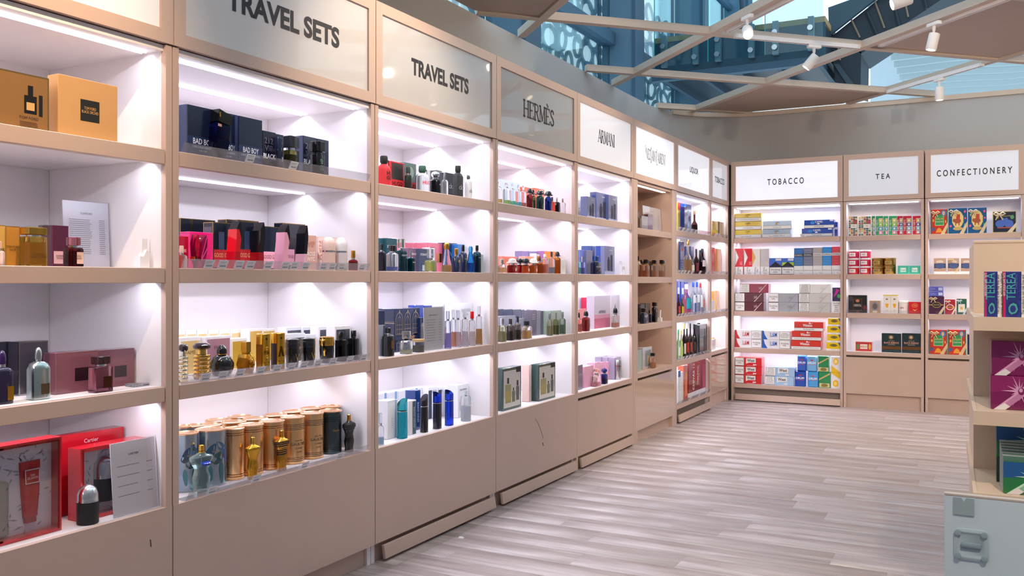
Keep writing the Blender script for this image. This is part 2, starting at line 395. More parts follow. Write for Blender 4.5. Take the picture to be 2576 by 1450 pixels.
wall_path('wall_far', [(-.2, 24.0), (9.5, 24.0)], 0, 8.0, .1, laminate('pale blue far wall', '#b7c9d2', .6))
def fcol(y0, y1, x0=-2.05, x1=-1.6):
    r = empty('steel_column', ((x0 + x1) / 2, (y0 + y1) / 2, 0)); w, d = x1 - x0, y1 - y0
    MB().rbox(w, d, 0, 8.2, .01).obj('shaft', STEEL, r)
    MB().box(-w / 2 - .05, -w / 2 - .015, -d / 2 - .04, -d / 2 + .01, 0, 8.2).obj('glazing_fin', 's#20405a', r)
    MB().box(w / 2 - .03, w / 2 + .015, -d / 2 - .02, d / 2, 0, 8.2).obj('cover_strip', 's#3f5d74', r)
    return r
for k, y in enumerate((4.65, 7.72, 10.78, 13.85, 16.9)):
    tag(fcol(y, y + .32), ['blue grey steel column hidden behind the left beige ceiling panel', 'blue grey steel column left of the patterned screen', 'widest blue grey steel column in the middle of the glazing', 'blue grey steel column beside the glass balustrade', 'far blue grey steel column behind the balustrade'][k], 'column', 'steel columns of the glazed facade')
for k, y in enumerate((4.97, 8.04, 11.10, 14.17)):
    y1 = y + 2.74
    w = empty('window_%d' % (k + 1), (-1.95, y, 0)); struct(w)
    MB().box(-.006, .006, 0, y1 - y, 0, 8.2).obj('pane', FGLASS, w)
    MB().box(-.09, .09, 0, y1 - y, 4.30, 4.46).obj('transom', 's#41627a', w)
    MB().box(-.05, .05, 0, y1 - y, 6.4, 6.5).obj('transom', 's#41627a', w)
scr = empty('facade_screen', (-2.75, 11.5, 0)); tag(scr, 'white patterned facade screen of oval rings outside the glazing', 'screen')
MB().box(-.05, -.04, -7, 8, 2.2, 8.2).obj('sky_glow_sheet', emit('sheet glowing like sky', (.86, .96, 1, 1), .95), scr)  # self-glowing sheet stands in for the bright sky behind the rings
rm = []
for (rx, rz, t) in ((.24, .18, .055), (.18, .25, .05), (.27, .15, .052), (.14, .18, .048)):
    mb = MB(); n = 18
    for (a, b2, y0, y1) in ((rx, rz, 0, .03),):
        vs = []
        for k in range(n):
            q = 2 * math.pi * k / n; c, s_ = math.cos(q), math.sin(q)
            vs += [(0, c * a, s_ * b2), (0, c * (a - t), s_ * (b2 - t)), (.03, c * a, s_ * b2), (.03, c * (a - t), s_ * (b2 - t))]
        fs = []
        for k in range(n):
            i0, i1 = 4 * k, 4 * ((k + 1) % n)
            fs += [(i0, i0 + 1, i1 + 1, i1), (i0 + 2, i1 + 2, i1 + 3, i0 + 3), (i0, i1, i1 + 2, i0 + 2), (i0 + 1, i0 + 3, i1 + 3, i1 + 1)]
        mb.add(vs, fs)
    rm.append(mb.mesh('ring', RINGM))
cnt = 0
for a in range(34):
    for b in range(9):
        if cnt >= 298: break
        y = -5.2 + a * .40 + (b % 2) * .2 + random.uniform(-.05, .05); z = 3.3 + b * .31 + random.uniform(-.05, .05)
        o = link('ring', random.choice(rm), scr, (-.02 + random.uniform(-.012, .02), y, z)); o.rotation_euler = (random.uniform(-.7, .7), 0, 0); cnt += 1
for y in (-3.5, -.6, 2.4, 5.4):
    MB().box(-.03, .03, y - .03, y + .03, 2.2, 8.2).obj('screen_post', RINGM, scr)
    for z in (3.6, 4.1, 5.0): MB().box(0, .04, y - .1, y + .1, z, z + .14).obj('bracket', RINGM, scr)
# landing with glass balustrade (plane parallel to the back wall)
LY = 11.5; ld = empty('stair_landing', (-.5, LY, 4.0))
def part(r, name, x0, x1, y0, y1, z0, z1, m, rootloc): return MB().box(x0 - rootloc[0], x1 - rootloc[0], y0 - rootloc[1], y1 - rootloc[1], z0 - rootloc[2], z1 - rootloc[2]).obj(name, m, r)
lr = (-.5, LY, 4.0)
part(ld, 'slab', -1.55, .62, LY + .03, LY + 2.6, 4.05, 4.40, DARKSTEEL, lr)
part(ld, 'fascia', -1.58, .62, LY, LY + .03, 4.02, 4.45, laminate('teal grey fascia', '#35576a', .45), lr)
part(ld, 'stringer', -1.6, .62, LY - .06, LY + .06, 3.93, 4.02, 's#3d5b70', lr)
part(ld, 'floor_edge', -1.58, .62, LY - .005, LY + 2.6, 4.45, 4.52, 's#b39b74', lr)
for k in range(5): part(ld, 'joist', -1.5 + k * .5, -1.44 + k * .5, LY + .1, LY + 2.5, 3.95, 4.05, 's#2a4356', lr)
tag(ld, 'dark steel stair landing with wooden floor edge', 'landing')
for k in range(3):
    x0 = -1.55 + k * .73
    gp = empty('glass_balustrade', (x0, LY - .1, 4.1)); 
    MB().box(0, .70, -.007, .007, 0, 1.5).obj('pane', FGLASS, gp)
    MB().box(-.004, .004, -.008, .008, 0, 1.5).obj('green_edge', 's#2fb3ac', gp)
    for xx in (.12, .55):
        MB().box(xx - .035, xx + .035, .02, .095, 0, .42).obj('bracket', 's#93a4ad', gp)
        for zz in (.08, .27):
            mb = MB(); mb.tube([(xx, -.03, zz), (xx, -.008, zz), (xx, .04, zz)], .034, 14); mb.obj('standoff', 'm#c9d0d4', gp)
    tag(gp, ['left', 'middle', 'right'][k] + ' glass balustrade panel with round steel standoffs on the landing', 'balustrade', 'glass balustrade panels')
hr = MB(); hr.tube([(-1.0, LY - .16, 5.25), (-.45, LY - .16, 5.0), (-.38, LY - .16, 4.92), (-.36, LY - .14, 4.55)], .028, 10)
tag(hr.obj('handrail', 's#33495a'), 'dark tubular handrail behind the glass balustrade', 'handrail')
# stair flight seen from below
FX = Frame((0, LY + .5), 0)
fs_ = empty('staircase', (.66, LY + .5, 4.4)); tag(fs_, 'dark steel staircase climbing to the right above the shop', 'staircase')
def stp(px, py, v=0): return (FX.u(px, v) - .66, FX.z(px, py, v) - 4.4)
def spr(name, pts, y0, y1, m): 
    P = [stp(*p) for p in pts]; MB().prism(P[::-1], y0, y1).obj(name, m, fs_)
SLATE = laminate('slate stair stringer', '#3b5767', .5)
spr('stringer', [(2084, 20), (2086, 90), (2200, 0), (2330, -100), (2330, -160), (2140, 0)], -.02, .05, SLATE)
spr('flight_soffit', [(2086, 92), (2165, 132), (2420, -40), (2560, -130), (2330, -98), (2200, 2)], .06, 1.0, DARKSTEEL)
spr('lower_flight', [(2086, 94), (2100, 205), (2163, 225), (2165, 128)], .06, .9, DARKSTEEL)
spr('lower_stringer', [(2096, 160), (2110, 160), (2150, 214), (2132, 214)], .02, .06, 's#3c4c58')
for (a, b) in (((2136, 38), (2162, 92)), ((2200, 2), (2224, 68)), ((2276, 2), (2284, 40)), ((2104, 100), (2112, 150))):
    mb = MB(); (x0, z0), (x1, z1) = stp(*a), stp(*b); mb.tube([(x0, .045, z0), (x1, .045, z1)], .013, 6); mb.obj('tread_edge', 's#8f7f6c', fs_)
for (a, b) in (((2180, 30), (2210, 98)), ((2240, -20), (2262, 66)), ((2310, -60), (2330, 20))):
    mb = MB(); (x0, z0), (x1, z1) = stp(*a), stp(*b); mb.tube([(x0, .04, z0), (x1, .04, z1)], .02, 6); mb.obj('tread_bracket', 's#22333f', fs_)
# rippled white ceiling beyond
wc = empty('wave_ceiling', (3.4, 16.2, 5.35)); tag(wc, 'white rippled ceiling with wavy ribs seen beyond the grid', 'ceiling')
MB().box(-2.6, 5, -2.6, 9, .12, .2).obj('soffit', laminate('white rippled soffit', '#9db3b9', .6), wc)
for k in range(17):
    y = -2.5 + k * .62; mb = MB(); P = []
    for q in range(29):
        x = -2.6 + q * .26; P.append((x, y + .28 * math.sin(x * 1.5 + k * .22) * min(1, max(0, (x + 2.2) / 1.4))))
    vs = []
    for (x, yy2) in P: vs += [(x, yy2 - .05, .12), (x, yy2 + .05, .12), (x, yy2 - .02, .02), (x, yy2 + .02, .02)]
    fs = []
    for q in range(28):
        a = 4 * q; fs += [(a, a + 2, a + 6, a + 4), (a + 3, a + 1, a + 5, a + 7), (a + 2, a + 3, a + 7, a + 6)]
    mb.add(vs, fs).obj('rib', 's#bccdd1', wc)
for (x, y) in ((-.9, -1.2), (-.7, -.4)):
    MB().lathe([(.004, -.14), (.03, -.09), (.03, .0), (.008, .02), (.008, .13)], 10, None, x, y).obj('sprinkler', 's#b02020', wc)
# ------------------------------------------------------------------ display cabinets
TH = .027
def led(parent, fr, u0, u1, v, z, warm=False, p=1.0):
    # frosted profile: a low front lip and a back lip further off, the diodes between them
    L = u1 - u0 - .05; mb = MB()
    mb.box(-L / 2, L / 2, -.0085, -.006, -.0052, .001); mb.box(-L / 2, L / 2, .0142, .0155, -.0052, .001); mb.box(-L / 2, -L / 2 + .002, -.006, .0142, -.002, .001); mb.box(L / 2 - .002, L / 2, -.006, .0142, -.002, .001)
    mb.obj('led_strip', LED_WARM if warm else LED_M, parent, ((u0 + u1) / 2 - parent['u'], v, z))
    a = bpy.data.lights.new('led', 'AREA'); a.shape = 'RECTANGLE'; a.size = L - .01; a.size_y = .003; a.energy = LED_W * p * L
    a.color = (1, .86, .72) if warm else (.86, .87, 1.0)
    o = bpy.data.objects.new('led_light', a); COL.objects.link(o); o.parent = parent; o.location = ((u0 + u1) / 2 - parent['u'], v, z - .0008)
def cabinet(fr, u0, u1, shelves, zb, label, D=.6, base='flush', leds=(.06, .36), dim=False, bar=False, top=2.03, zbot=.09, post=TH, power=1.0, warm_top=False, th=.05, inner=None):
    inner = inner or WHITE
    r = empty('display_cabinet', fr.w(u0, 0, 0), fr.a); r['u'] = u0; W = u1 - u0; g = .002
    def P(name, x0, x1, y0, y1, z0, z1, m, par=None):
        mb = MB(); mb.loft([(z0, x1 - x0, y1 - y0, .0006, (x0 + x1) / 2, (y0 + y1) / 2), (z1, x1 - x0, y1 - y0, .0006, (x0 + x1) / 2, (y0 + y1) / 2)], 1)
        return mb.obj(name, m, par or r)
    zlow = zb if base != 'open' else zb
    for s in (0, 1):
        x0, x1 = (g, post) if s == 0 else (W - post, W - g)
        P('side_panel', x0, x1, .022, D, 0.0, top - .002, inner)
        P('edge_trim', x0, x1, 0, .022, zb if base == 'flush' else 0, top - .002, BEIGE)
    P('back_panel', post, W - post, D, D + .018, 0, top, inner)
    P('top_panel', post, W - post, .012, D, top - .022, top - .002, inner)
    for v in leds: led(r, fr, u0 + post, u1 - post, v, top - .023, warm_top, power)
    for z in shelves:
        b = P('shelf', post + .001, W - post - .001, .026, D - .002, z - .034, z, inner)
        b2 = MB().rbox(W - 2 * post - .006, .026, z - th, z, .004, cx=W / 2, cy=.013); b2.obj('front_lip', BEIGE, b)
        for v in leds: led(r, fr, u0 + post, u1 - post, v, z - .035, dim, power)
    P('shelf_floor', post, W - post, .02, D, zb - .02, zb - .0005, inner)
    if base == 'flush':
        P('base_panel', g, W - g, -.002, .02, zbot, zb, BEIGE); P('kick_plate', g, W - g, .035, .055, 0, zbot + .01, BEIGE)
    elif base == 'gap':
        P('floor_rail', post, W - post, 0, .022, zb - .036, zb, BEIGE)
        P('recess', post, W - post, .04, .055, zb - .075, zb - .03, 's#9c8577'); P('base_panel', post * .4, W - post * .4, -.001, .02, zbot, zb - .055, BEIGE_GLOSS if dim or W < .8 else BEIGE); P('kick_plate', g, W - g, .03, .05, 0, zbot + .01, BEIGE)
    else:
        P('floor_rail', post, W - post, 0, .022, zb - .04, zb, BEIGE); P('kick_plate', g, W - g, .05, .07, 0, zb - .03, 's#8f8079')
    if bar:
        mb = MB(); mb.rbox(W - .05 - bar, .016, 0.0, .062, .003, cx=W / 2 + bar / 2, cy=.0); o = mb.obj('plinth_board', BEIGE, r, (0, -.012, 0.012)); o.rotation_euler = (math.radians(-9), 0, 0)
    return tag(r, label, 'display cabinet', 'beige display cabinets')
Y = [.97, 2.062, 3.164, 4.256, 5.344, 6.408, 7.462, 8.568, 9.245]
SH = (1.684, 1.295, .905); SB = (1.69, 1.312, .932)
cabinet(FL, Y[0], Y[1], SH, .509, 'leftmost beige display cabinet, holding gold and mauve perfume gift boxes', leds=(.07,))
cabinet(FL, Y[1], Y[2], SH, .509, 'second beige display cabinet, under the larger travel sets sign')
cabinet(FL, Y[2], Y[3], SH, .509, 'third beige display cabinet, under the smaller travel sets sign', bar=.03)
cabinet(FL, Y[3], Y[4], SH, .509, 'fourth beige display cabinet, with two dark green gift sets at the bottom', bar=.03)
cabinet(FL, Y[4], Y[5], SH, .509, 'fifth beige display cabinet, with pink perfume boxes at the bottom', base='gap', bar=.03)
cabinet(FL, Y[5], Y[6], (1.66, 1.28, .907), .53, 'dim beige cabinet without bright strip lights, between perfume and liquor', D=.3, base='gap', leds=(.06,), dim=True, post=.1, power=.16, warm_top=True, inner=BEIGE)
cabinet(FL, Y[6], Y[7], SB + (.548,), .165, 'liquor display cabinet with rows of bottles down to the floor', base='open', bar=.04)
cabinet(FL, Y[7], Y[8], SB, .55, 'narrow display cabinet in the corner with a glossy drawer front', base='gap', zbot=.13)
cabinet(FB, .02, 1.128, SB + (.552,), .176, 'tobacco display cabinet on the back wall, filled with cigarette cartons', D=.34, base='open', leds=(.05, .2), bar=.02, power=.62)
cabinet(FB, 1.130, 1.855, SB, .553, 'tea display cabinet on the back wall', D=.34, base='gap', leds=(.05,), zbot=.14, power=.9)
cabinet(FB, 1.862, 2.685, SB, .553, 'confectionery display cabinet at the right end of the back wall', D=.34, base='gap', leds=(.05,), zbot=.14, power=.9)
MB().box(-.12, .015, 9.255, 9.3, 0, 2.46).obj('gap_shade_strip', 's#1d1c1e')['kind'] = 'structure'  # near-black strip stands in for the shade in the corner gap
def scuff(cab, pts, w=.0012):
    mb = MB(); mb.tube([(x - cab['u'], -.0025, z) for x, z in pts], w, 4); mb.obj('scuff_mark', 's#5a4a46', cab)
_c = {round(o['u'], 3): o for o in bpy.data.objects if o.name.startswith('display_cabinet') and abs(o.rotation_euler.z - math.pi / 2) < .01}
scuff(_c[4.256], [(FL.u(a), FL.z(a, b)) for a, b in ((1346, 1054), (1353, 1066), (1360, 1084), (1366, 1104))]); scuff(_c[4.256], [(FL.u(a), FL.z(a, b)) for a, b in ((1364, 1114), (1366, 1122))], .0025)
scuff(_c[0.97], [(FL.u(a), FL.z(a, b)) for a, b in ((377, 1358), (379, 1376))], .002)
u_ = Frame((.12, 0), math.pi / 2).u(1160); tag(MB().loft([(0, .028, .018, .004), (.003, .024, .014, .004), (.006, .01, .008, .003)], 2).obj('paper_scrap', 's#e4e0de', None, (.12, u_, .0002)), 'small white paper scrap on the floor before the third cabinet', 'paper scrap')
# ------------------------------------------------------------------ lightbox signs
def sign(fr, u0, u1, geo, th, tw, em, base, label, dark='s#2c2a30', mg=.05, z0=2.032, z1=2.488, tz=.0):
    r = empty('lightbox_sign', fr.w(u0, 0, z0), fr.a); W = u1 - u0; H = z1 - z0; g = .002; d = .22
    mb = MB(); y0, y1 = -.006, .05
    mb.box(g, W - g, y0, y1, 0, mg * .9); mb.box(g, W - g, y0, y1, H - mg, H); mb.box(g, mg, y0, y1, mg * .9, H - mg); mb.box(W - mg, W - g, y0, y1, mg * .9, H - mg)
    mb.obj('frame', BEIGE, r); MB().box(g, W - g, y1, d, 0, H).obj('housing', BEIGE, r)
    c = lin(base); pm_ = emit('sign acrylic ' + label[:12], (.93, .93, 1, 1), em, c)
    MB().box(mg, W - mg, .003, .012, mg * .9, H - mg).obj('sign_panel', pm_, r)
    letters(r, geo, W / 2, .0015, H / 2 + tz, th, dark, maxw=tw)
    return tag(r, label, 'sign', 'lightbox signs over the cabinets')
T = lambda t, b=0.0: text_geo(t, b, 6)
sign(FL, Y[0], Y[1], T('TRAVEL SETS', .034), .085, .62, .2, '#d9d6d8', 'leftmost lightbox sign, only its lower right corner in view')
sign(FL, Y[1], Y[2], T('TRAVEL SETS', .034), .085, .62, .07, '#c0bab8', 'largest lightbox sign in view, reading TRAVEL SETS and cut off above')
sign(FL, Y[2], Y[3], T('TRAVEL SETS', .034), .08, .52, .06, '#bdb9b8', 'smaller lightbox sign reading TRAVEL SETS, with its whole face in view')
sign(FL, Y[3], Y[4], stroke_geo('HERMÉS', .14, .09), .098, .42, .0, '#a9a6a7', 'unlit grey sign with dark slab-serif lettering')
sign(FL, Y[4], Y[5], stroke_geo('ARMANI', .13, .03, .78), .088, .36, .34, '#cfced4', 'white lit sign with narrow high-contrast serif lettering')
sign(FL, Y[5], Y[6], stroke_geo('YVESSAINTLAURENT', .1, 0, .62, tall=(0, 4, 9)), .085, .5, .55, '#d6d6e0', 'bright white sign with thin tall lettering over the dim cabinet')
sign(FL, Y[6], Y[7], T('LIQUOR', .012), .062, .28, .5, '#d5d5de', 'white lit sign reading LIQUOR')
sign(FL, Y[7], Y[8], T('TOBACCO', .01), .06, .36, .3, '#c2c4cc', 'narrow sign in the corner reading TOBACCO in pale letters')
sign(FB, .02, 1.128, T('T O B A C C O', .014), .062, .36, .5, '#d8d8e6', 'wide bright sign on the back wall reading TOBACCO')
sign(FB, 1.130, 1.855, T('T E A', .016), .05, .13, .28, '#c3c6d0', 'small sign on the back wall reading TEA')
sign(FB, 1.862, 2.685, T('C O N F E C T I O N E R Y', .016), .06, .62, .34, '#c9cbd6', 'sign on the back wall reading CONFECTIONERY')
# ------------------------------------------------------------------ right-hand gondola and foreground board
def gondola():
    r = empty('display_gondola', FG.w(0, 0, 0), FG.a); B = laminate('cream gondola laminate', '#dcc2ab', .42)
    MB().box(0, .9, .42, .445, 0, 1.39).obj('back_panel', B, r)
    MB().box(0, .02, .445, 1.03, 0, 1.385).obj('side_panel', B, r)
    MB().box(.02, .9, 1.01, 1.03, 0, 1.385).obj('rear_panel', B, r)
    MB().rbox(.9, .03, 1.385, 1.396, .004, cx=.45, cy=.4325).obj('top_cap', B, r)
    for z in (1.137, .842, .585, .3):
        sh = MB().box(.0, .9, .0, .418, z - .036, z).obj('shelf', B, r)
        MB().box(-.011, .9, -.012, 0, z - .04, z + .003).obj('front_lip', B, sh)
        MB().prism([(-.011, z - .04), (0, z - .04), (0, z + .003), (-.011, z + .003)], .0, 1.03).obj('side_lip', B, sh)
    MB().box(.02, .9, .05, .42, 0, .08).obj('plinth', B, r)
    tag(r, 'cream freestanding gondola with open shelves of cigarette cartons at the right edge', 'gondola')
gondola()
bd = empty('swing_panel', (2.278, 2.565, 0)); 
MB().rbox(.8, .022, .05, .697, .003, cx=.4, cy=.011).obj('board', COOLWHITE, bd)
MB().box(0, .8, -.0005, .0225, .697, .7015).obj('top_edge_band', 's#b5a9a4', bd)
MB().box(.05, .75, -.1, .1, 0, .05).obj('foot', 's#6f7880', bd)
hp = MB(); hp.prism([(-.024, -.022), (.024, -.022), (.024, .022), (.006, .022), (0, .012), (-.006, .022), (-.024, .022)][::-1], -.003, 0); hp.obj('hook_plate', 's#93a4ae', bd, (.045, 0, .672))
lp = MB().loft([(0, .08, .08, .012), (.003, .08, .08, .012), (.005, .068, .068, .009), (.005, .062, .062, .008), (.0035, .058, .058, .007)], 3).obj('latch_plate', 's#a6b9c4', bd, (.062, 0, .575)); lp.rotation_euler = (math.pi / 2, 0, 0)
for sx in (-1, 1):
    for sz in (-1, 1): o = MB().lathe([(.006, .006), (.0075, .007), (.0075, .0085), (.004, .009)], 28).obj('rivet', 's#8ea2ae', lp, (sx * .030, sz * .030, 0))
MB().rbox(.046, .014, .006, .0095, .002).obj('lever', 's#7f95a2', lp)
tag(bd, 'pale blue white swing panel with metal latch plate in the bottom right corner', 'panel')
# ------------------------------------------------------------------ products: shared placing
CT = {}
def S(fr, z, place, lim=(-9, 9, 9)): CT.update(fr=fr, z=z, place=place, lim=lim)
def fit(u0, u1, rigid=False):
    lo, hi = CT['lim'][:2]; w = u1 - u0
    if u0 < lo:
        if rigid or u1 - lo < .5 * w: u0, u1 = lo, lo + w
        else: u0 = lo
    if u1 > hi:
        if rigid or hi - u0 < .5 * w: u0, u1 = max(lo, hi - w), hi
        else: u1 = hi
    return u0, u1
def put(name, l, r, top, v, d, desc, cat, mode, group=None, yaw=0, dz=0, z=None):
    fr = CT['fr']; zs = (CT['z'] if z is None else z) + dz; D = CT['lim'][2]
    v = min(v, D - .006 - d) if mode != 'r' else v
    while fr is FL and v > .03 and fr.u(r, v) > CT['lim'][1]: v -= .01
    if mode == 'f': u0, u1 = fr.u(l, v), fr.u(r, v); zt = fr.z(l, top, v)
    elif mode == 'r':                                   # round thing: width across the line of sight
        m = (l + r) / 2; u, t = fr.ray(m, v); wd = (r - l) * t / FPX; u, t = fr.ray(m, v + wd / 2); wd = (r - l) * t / FPX
        u0, u1 = u - wd / 2, u + wd / 2; d = wd; zt = fr.z(m, top, v + wd / 2)
    else:
        u1 = fr.u(r, v); u0 = fr.u(l, v + d) if fr is FL else fr.u(l, v); m = (l + r) / 2; zt = fr.z(m, top, v + d / 2)
        if u1 - u0 < .6 * d: u0 = u1 - .6 * d
    u0, u1 = fit(u0, u1, mode == 'r')
    h = max(.01, zt - zs); w = u1 - u0
    root = empty(name, fr.w((u0 + u1) / 2, v + d / 2, zs + .0005), fr.a + yaw)
    lab = desc + ', ' + CT['place']
    tag(root, lab, cat, group)
    return root, w, d, h
def face_geo(mb, dec, w, d, h, root, side):
    # prints on the front (side F) or on the left side (side L), coordinates 0..1
    def P(x, z, e): return ((x - .5) * w, -d / 2 - e, z * h) if side == 'F' else (-w / 2 - e, (.5 - x) * d, z * h)
    W = w if side == 'F' else d; lay = .0004
    for q in dec:
        k = q[0]
        if k == 'r': mb.add([P(q[1], q[3], lay), P(q[2], q[3], lay), P(q[2], q[4], lay), P(q[1], q[4], lay)], [(0, 1, 2, 3)], q[5])
        elif k == 'p': mb.add([P(x, z, lay) for x, z in q[1]], [tuple(range(len(q[1])))], q[2])
        elif k == 'e':
            n = 20; mb.add([P(q[1] + q[3] * math.cos(2 * math.pi * i / n), q[2] + q[4] * math.sin(2 * math.pi * i / n), lay) for i in range(n)], [tuple(range(n))], q[5])
        elif k == 'f':
            t = q[1]; tx = t / W; tz = t / h
            for (a, b, c, e) in ((0, 1, 0, tz), (0, 1, 1 - tz, 1), (0, tx, tz, 1 - tz), (1 - tx, 1, tz, 1 - tz)):
                mb.add([P(a, c, lay), P(b, c, lay), P(b, e, lay), P(a, e, lay)], [(0, 1, 2, 3)], q[2])
        elif k == 'l':                                    # ruled lines of small print: x0,x1,z0,z1,n,colour
            for i in range(q[5]):
                z = q[4] + (q[3] - q[4]) * (i + .5) / q[5]; t = min((q[4] - q[3]) / q[5] * .17, .0013 / h); x1 = q[2] - random.uniform(0, .12) * (q[2] - q[1])
                mb.add([P(q[1], z - t, lay), P(x1, z - t, lay), P(x1, z + t, lay), P(q[1], z + t, lay)], [(0, 1, 2, 3)], q[6])
        elif k == 't':
            rot = q[6] if len(q) > 6 else 0; mw = q[7] * (W if not rot else h) if len(q) > 7 else .9 * (W if abs(rot) < .1 else h); b = q[8] if len(q) > 8 else 0
            x, y, z = P(q[2], q[3], lay * 2)
            if side == 'F': letters(root, text_geo(q[1], b), x, y, z, q[4] * h, q[5], mw, rot)
            else: letters(root, text_geo(q[1], b), y, x, z, q[4] * h, q[5], mw, rot, face='L')
        lay += .00008
def bx(l, r, top, v, d, desc, c, dec=(), side=(), cat='box', name='gift_box', mode='f', g=None, yaw=0, dz=0, z=None, bow=None, tape=True):
    root, w, d, h = put(name, l, r, top, v, d, desc, cat, mode, g, yaw, dz, z)
    mb = MB(); mb.rbox(w, d, 0, h, .0012, .0012, m=c, seg=1); face_geo(mb, dec, w, d, h, root, 'F'); face_geo(mb, side, w, d, h, root, 'L')
    mb.obj('carton', None, root)
    if bow:
        m = MB(); bwx, bz, s = -w * .22, h * .86, min(w, h) * .3
        for sg in (-1, 1):
            m.tube([(bwx, -d / 2 - .004, bz), (bwx + sg * s * .5, -d / 2 - .016, bz + s * .32), (bwx + sg * s * .85, -d / 2 - .012, bz + s * .08), (bwx + sg * s * .45, -d / 2 - .008, bz - s * .14), (bwx, -d / 2 - .004, bz)], s * .13, 6)
            m.tube([(bwx, -d / 2 - .004, bz), (bwx + sg * s * .35, -d / 2 - .008, bz - s * .55), (bwx + sg * s * .5, -d / 2 - .006, bz - s * .9)], s * .09, 5)
        m.loft([(bz - s * .12, s * .24, .016, .005, bwx, -d / 2 - .012), (bz + s * .12, s * .24, .016, .005, bwx, -d / 2 - .012)], 1)
        m.obj('ribbon_bow', bow, root)
        r2 = MB(); r2.prism([(w * .1, 0.001), (w * .32, 0.001), (w * .5, h * .28), (w * .5, h * .48)], -d / 2 - .0016, -d / 2 - .0006); r2.obj('ribbon', bow, root)
    return root
def bt(l, r, top, v, desc, c, cc, d=.035, bh=.72, cw=.5, ch=None, rnd=False, rr=.12, sh=.08, sw=.42, neck='m#c9c9cc', cap='cyl', liq=None, lab=None, txt=None, taper=1.0, cat='perfume bottle', name='perfume_bottle', g=None, mid=None, dz=0, z=None, yaw=0):
    root, w, d, h = put(name, l, r, top, v, d, desc, cat, 'r' if rnd else 's', g, yaw, dz, z)
    R = w / 2 if rnd else rr * min(w, d); B = bh * h; e = .0015; sg = 4 if rnd else 2
    q = lambda k: (w * k, d * k, R * k)
    mb = MB(); bw = w * taper; bd = d * taper
    rings = [(0, w - 2 * e, d - 2 * e, R)] + [(e, w, d, R)]
    if mid: rings.append((B * .5, w * mid, d * mid, R * mid))
    rings += [(B - sh * h, bw, bd, R * taper), (B - sh * h * .3, bw * (1 - (1 - sw) * .35), bd * (1 - (1 - sw) * .3), R * .9), (B, max(.006, bw * sw), max(.006, min(bd, bw) * sw if rnd else bd * .6), R * .6)]
    mb.loft(rings, sg); mb.obj('bottle_body', c, root)
    if liq:
        t = liq[1]; k = .84; m2 = MB(); m2.loft([(.004, w * k, d * k, R * k), (B * t, w * k * (1 - (1 - taper) * t), d * k * (1 - (1 - taper) * t), R * k)], sg); m2.obj('liquid', liq[0], root)
    cwid = cw * w; cd = min(cwid, d * .95); nk = B + (h - B) * .18
    MB().lathe([(cd * .42, B - .001), (cd * .42, nk)], 12).obj('collar', neck, root)
    cm = MB(); H = h - nk
    if cap == 'cyl': cm.lathe([(cd * .48, nk), (cd * .5, nk + H * .06), (cd * .5, h - H * .08), (cd * .44, h)], 16)
    elif cap == 'box': cm.rbox(cwid, cd, nk, h, .004 if cwid > .012 else .002)
    elif cap == 'ball': cm.lathe([(cd * .3, nk), (cd * .62, nk + H * .3), (cd * .66, nk + H * .55), (cd * .5, nk + H * .85), (cd * .1, h)], 16)
    elif cap == 'dome': cm.lathe([(cd * .5, nk), (cd * .5, nk + H * .4), (cd * .42, nk + H * .72), (cd * .25, nk + H * .93), (cd * .03, h)], 18)
    elif cap == 'hat': cm.lathe([(cd * .55, nk), (cd * 1.0, nk + H * .08), (cd * 1.0, nk + H * .2), (cd * .72, nk + H * .3), (cd * .68, nk + H * .6), (cd * .45, nk + H * .9), (cd * .05, h)], 18)
    elif cap == 'slant': cm.loft([(nk, cwid, cd, .002), (nk + H * .7, cwid, cd, .002, 0, 0, -.25)], 2)
    cm.obj('cap', cc, root)
    if lab:
        x0, x1, z0, z1, lc = lab
        if rnd:
            m3 = MB(); n = 9; vs = []
            for i in range(n):
                a = -math.pi / 2 + (i / (n - 1) - .5) * 2.2; rad = w / 2 * (1 if not mid else mid) + .0006
                vs += [(rad * math.cos(a), rad * math.sin(a), z0 * B), (rad * math.cos(a), rad * math.sin(a), z1 * B)]
            m3.add(vs, [(2 * i, 2 * i + 2, 2 * i + 3, 2 * i + 1) for i in range(n - 1)], lc); m3.obj('label', None, root)
        else:
            m3 = MB(); m3.box((x0 - .5) * w, (x1 - .5) * w, -d / 2 - .0006, -d / 2, z0 * B, z1 * B, lc); m3.obj('label', None, root)
    if txt:
        s, tz, th, tc = txt[:4]; letters(root, text_geo(s, txt[4] if len(txt) > 4 else 0), 0, -d / 2 - .0013, tz * B, th * B, tc, w * (txt[6] if len(txt) > 6 else .86), txt[5] if len(txt) > 5 else 0)
    return root
def prof(name, l, r, top, v, desc, cat, parts, g=None, n=20, dz=0, z=None):
    # round thing from profiles: parts = [(part name, material, [(radius fraction, height fraction)...])]
    root, w, d, h = put(name, l, r, top, v, 0, desc, cat, 'r', g, 0, dz, z)
    for nm, m, pr in parts: MB().lathe([(max(1e-4, a * w / 2), b * h) for a, b in pr], n).obj(nm, m, root)
    return root, w, h
def shape(name, l, r, top, v, d, desc, cat, parts, g=None, yaw=0, z=None, dz=0):
    # flat outline things: parts = [(part name, material, outline 0..1, depth fraction)]
    root, w, d, h = put(name, l, r, top, v, d, desc, cat, 's', g, yaw, dz, z)
    for nm, m, pts, k in parts:
        P = [((x - .5) * w, q * h) for x, q in pts]
        area = sum(P[i][0] * P[(i + 1) % len(P)][1] - P[(i + 1) % len(P)][0] * P[i][1] for i in range(len(P)))
        if area < 0: P = P[::-1]
        MB().prism(P, -d / 2 * k, d / 2 * k).obj(nm, m, root)
    return root, w, d, h
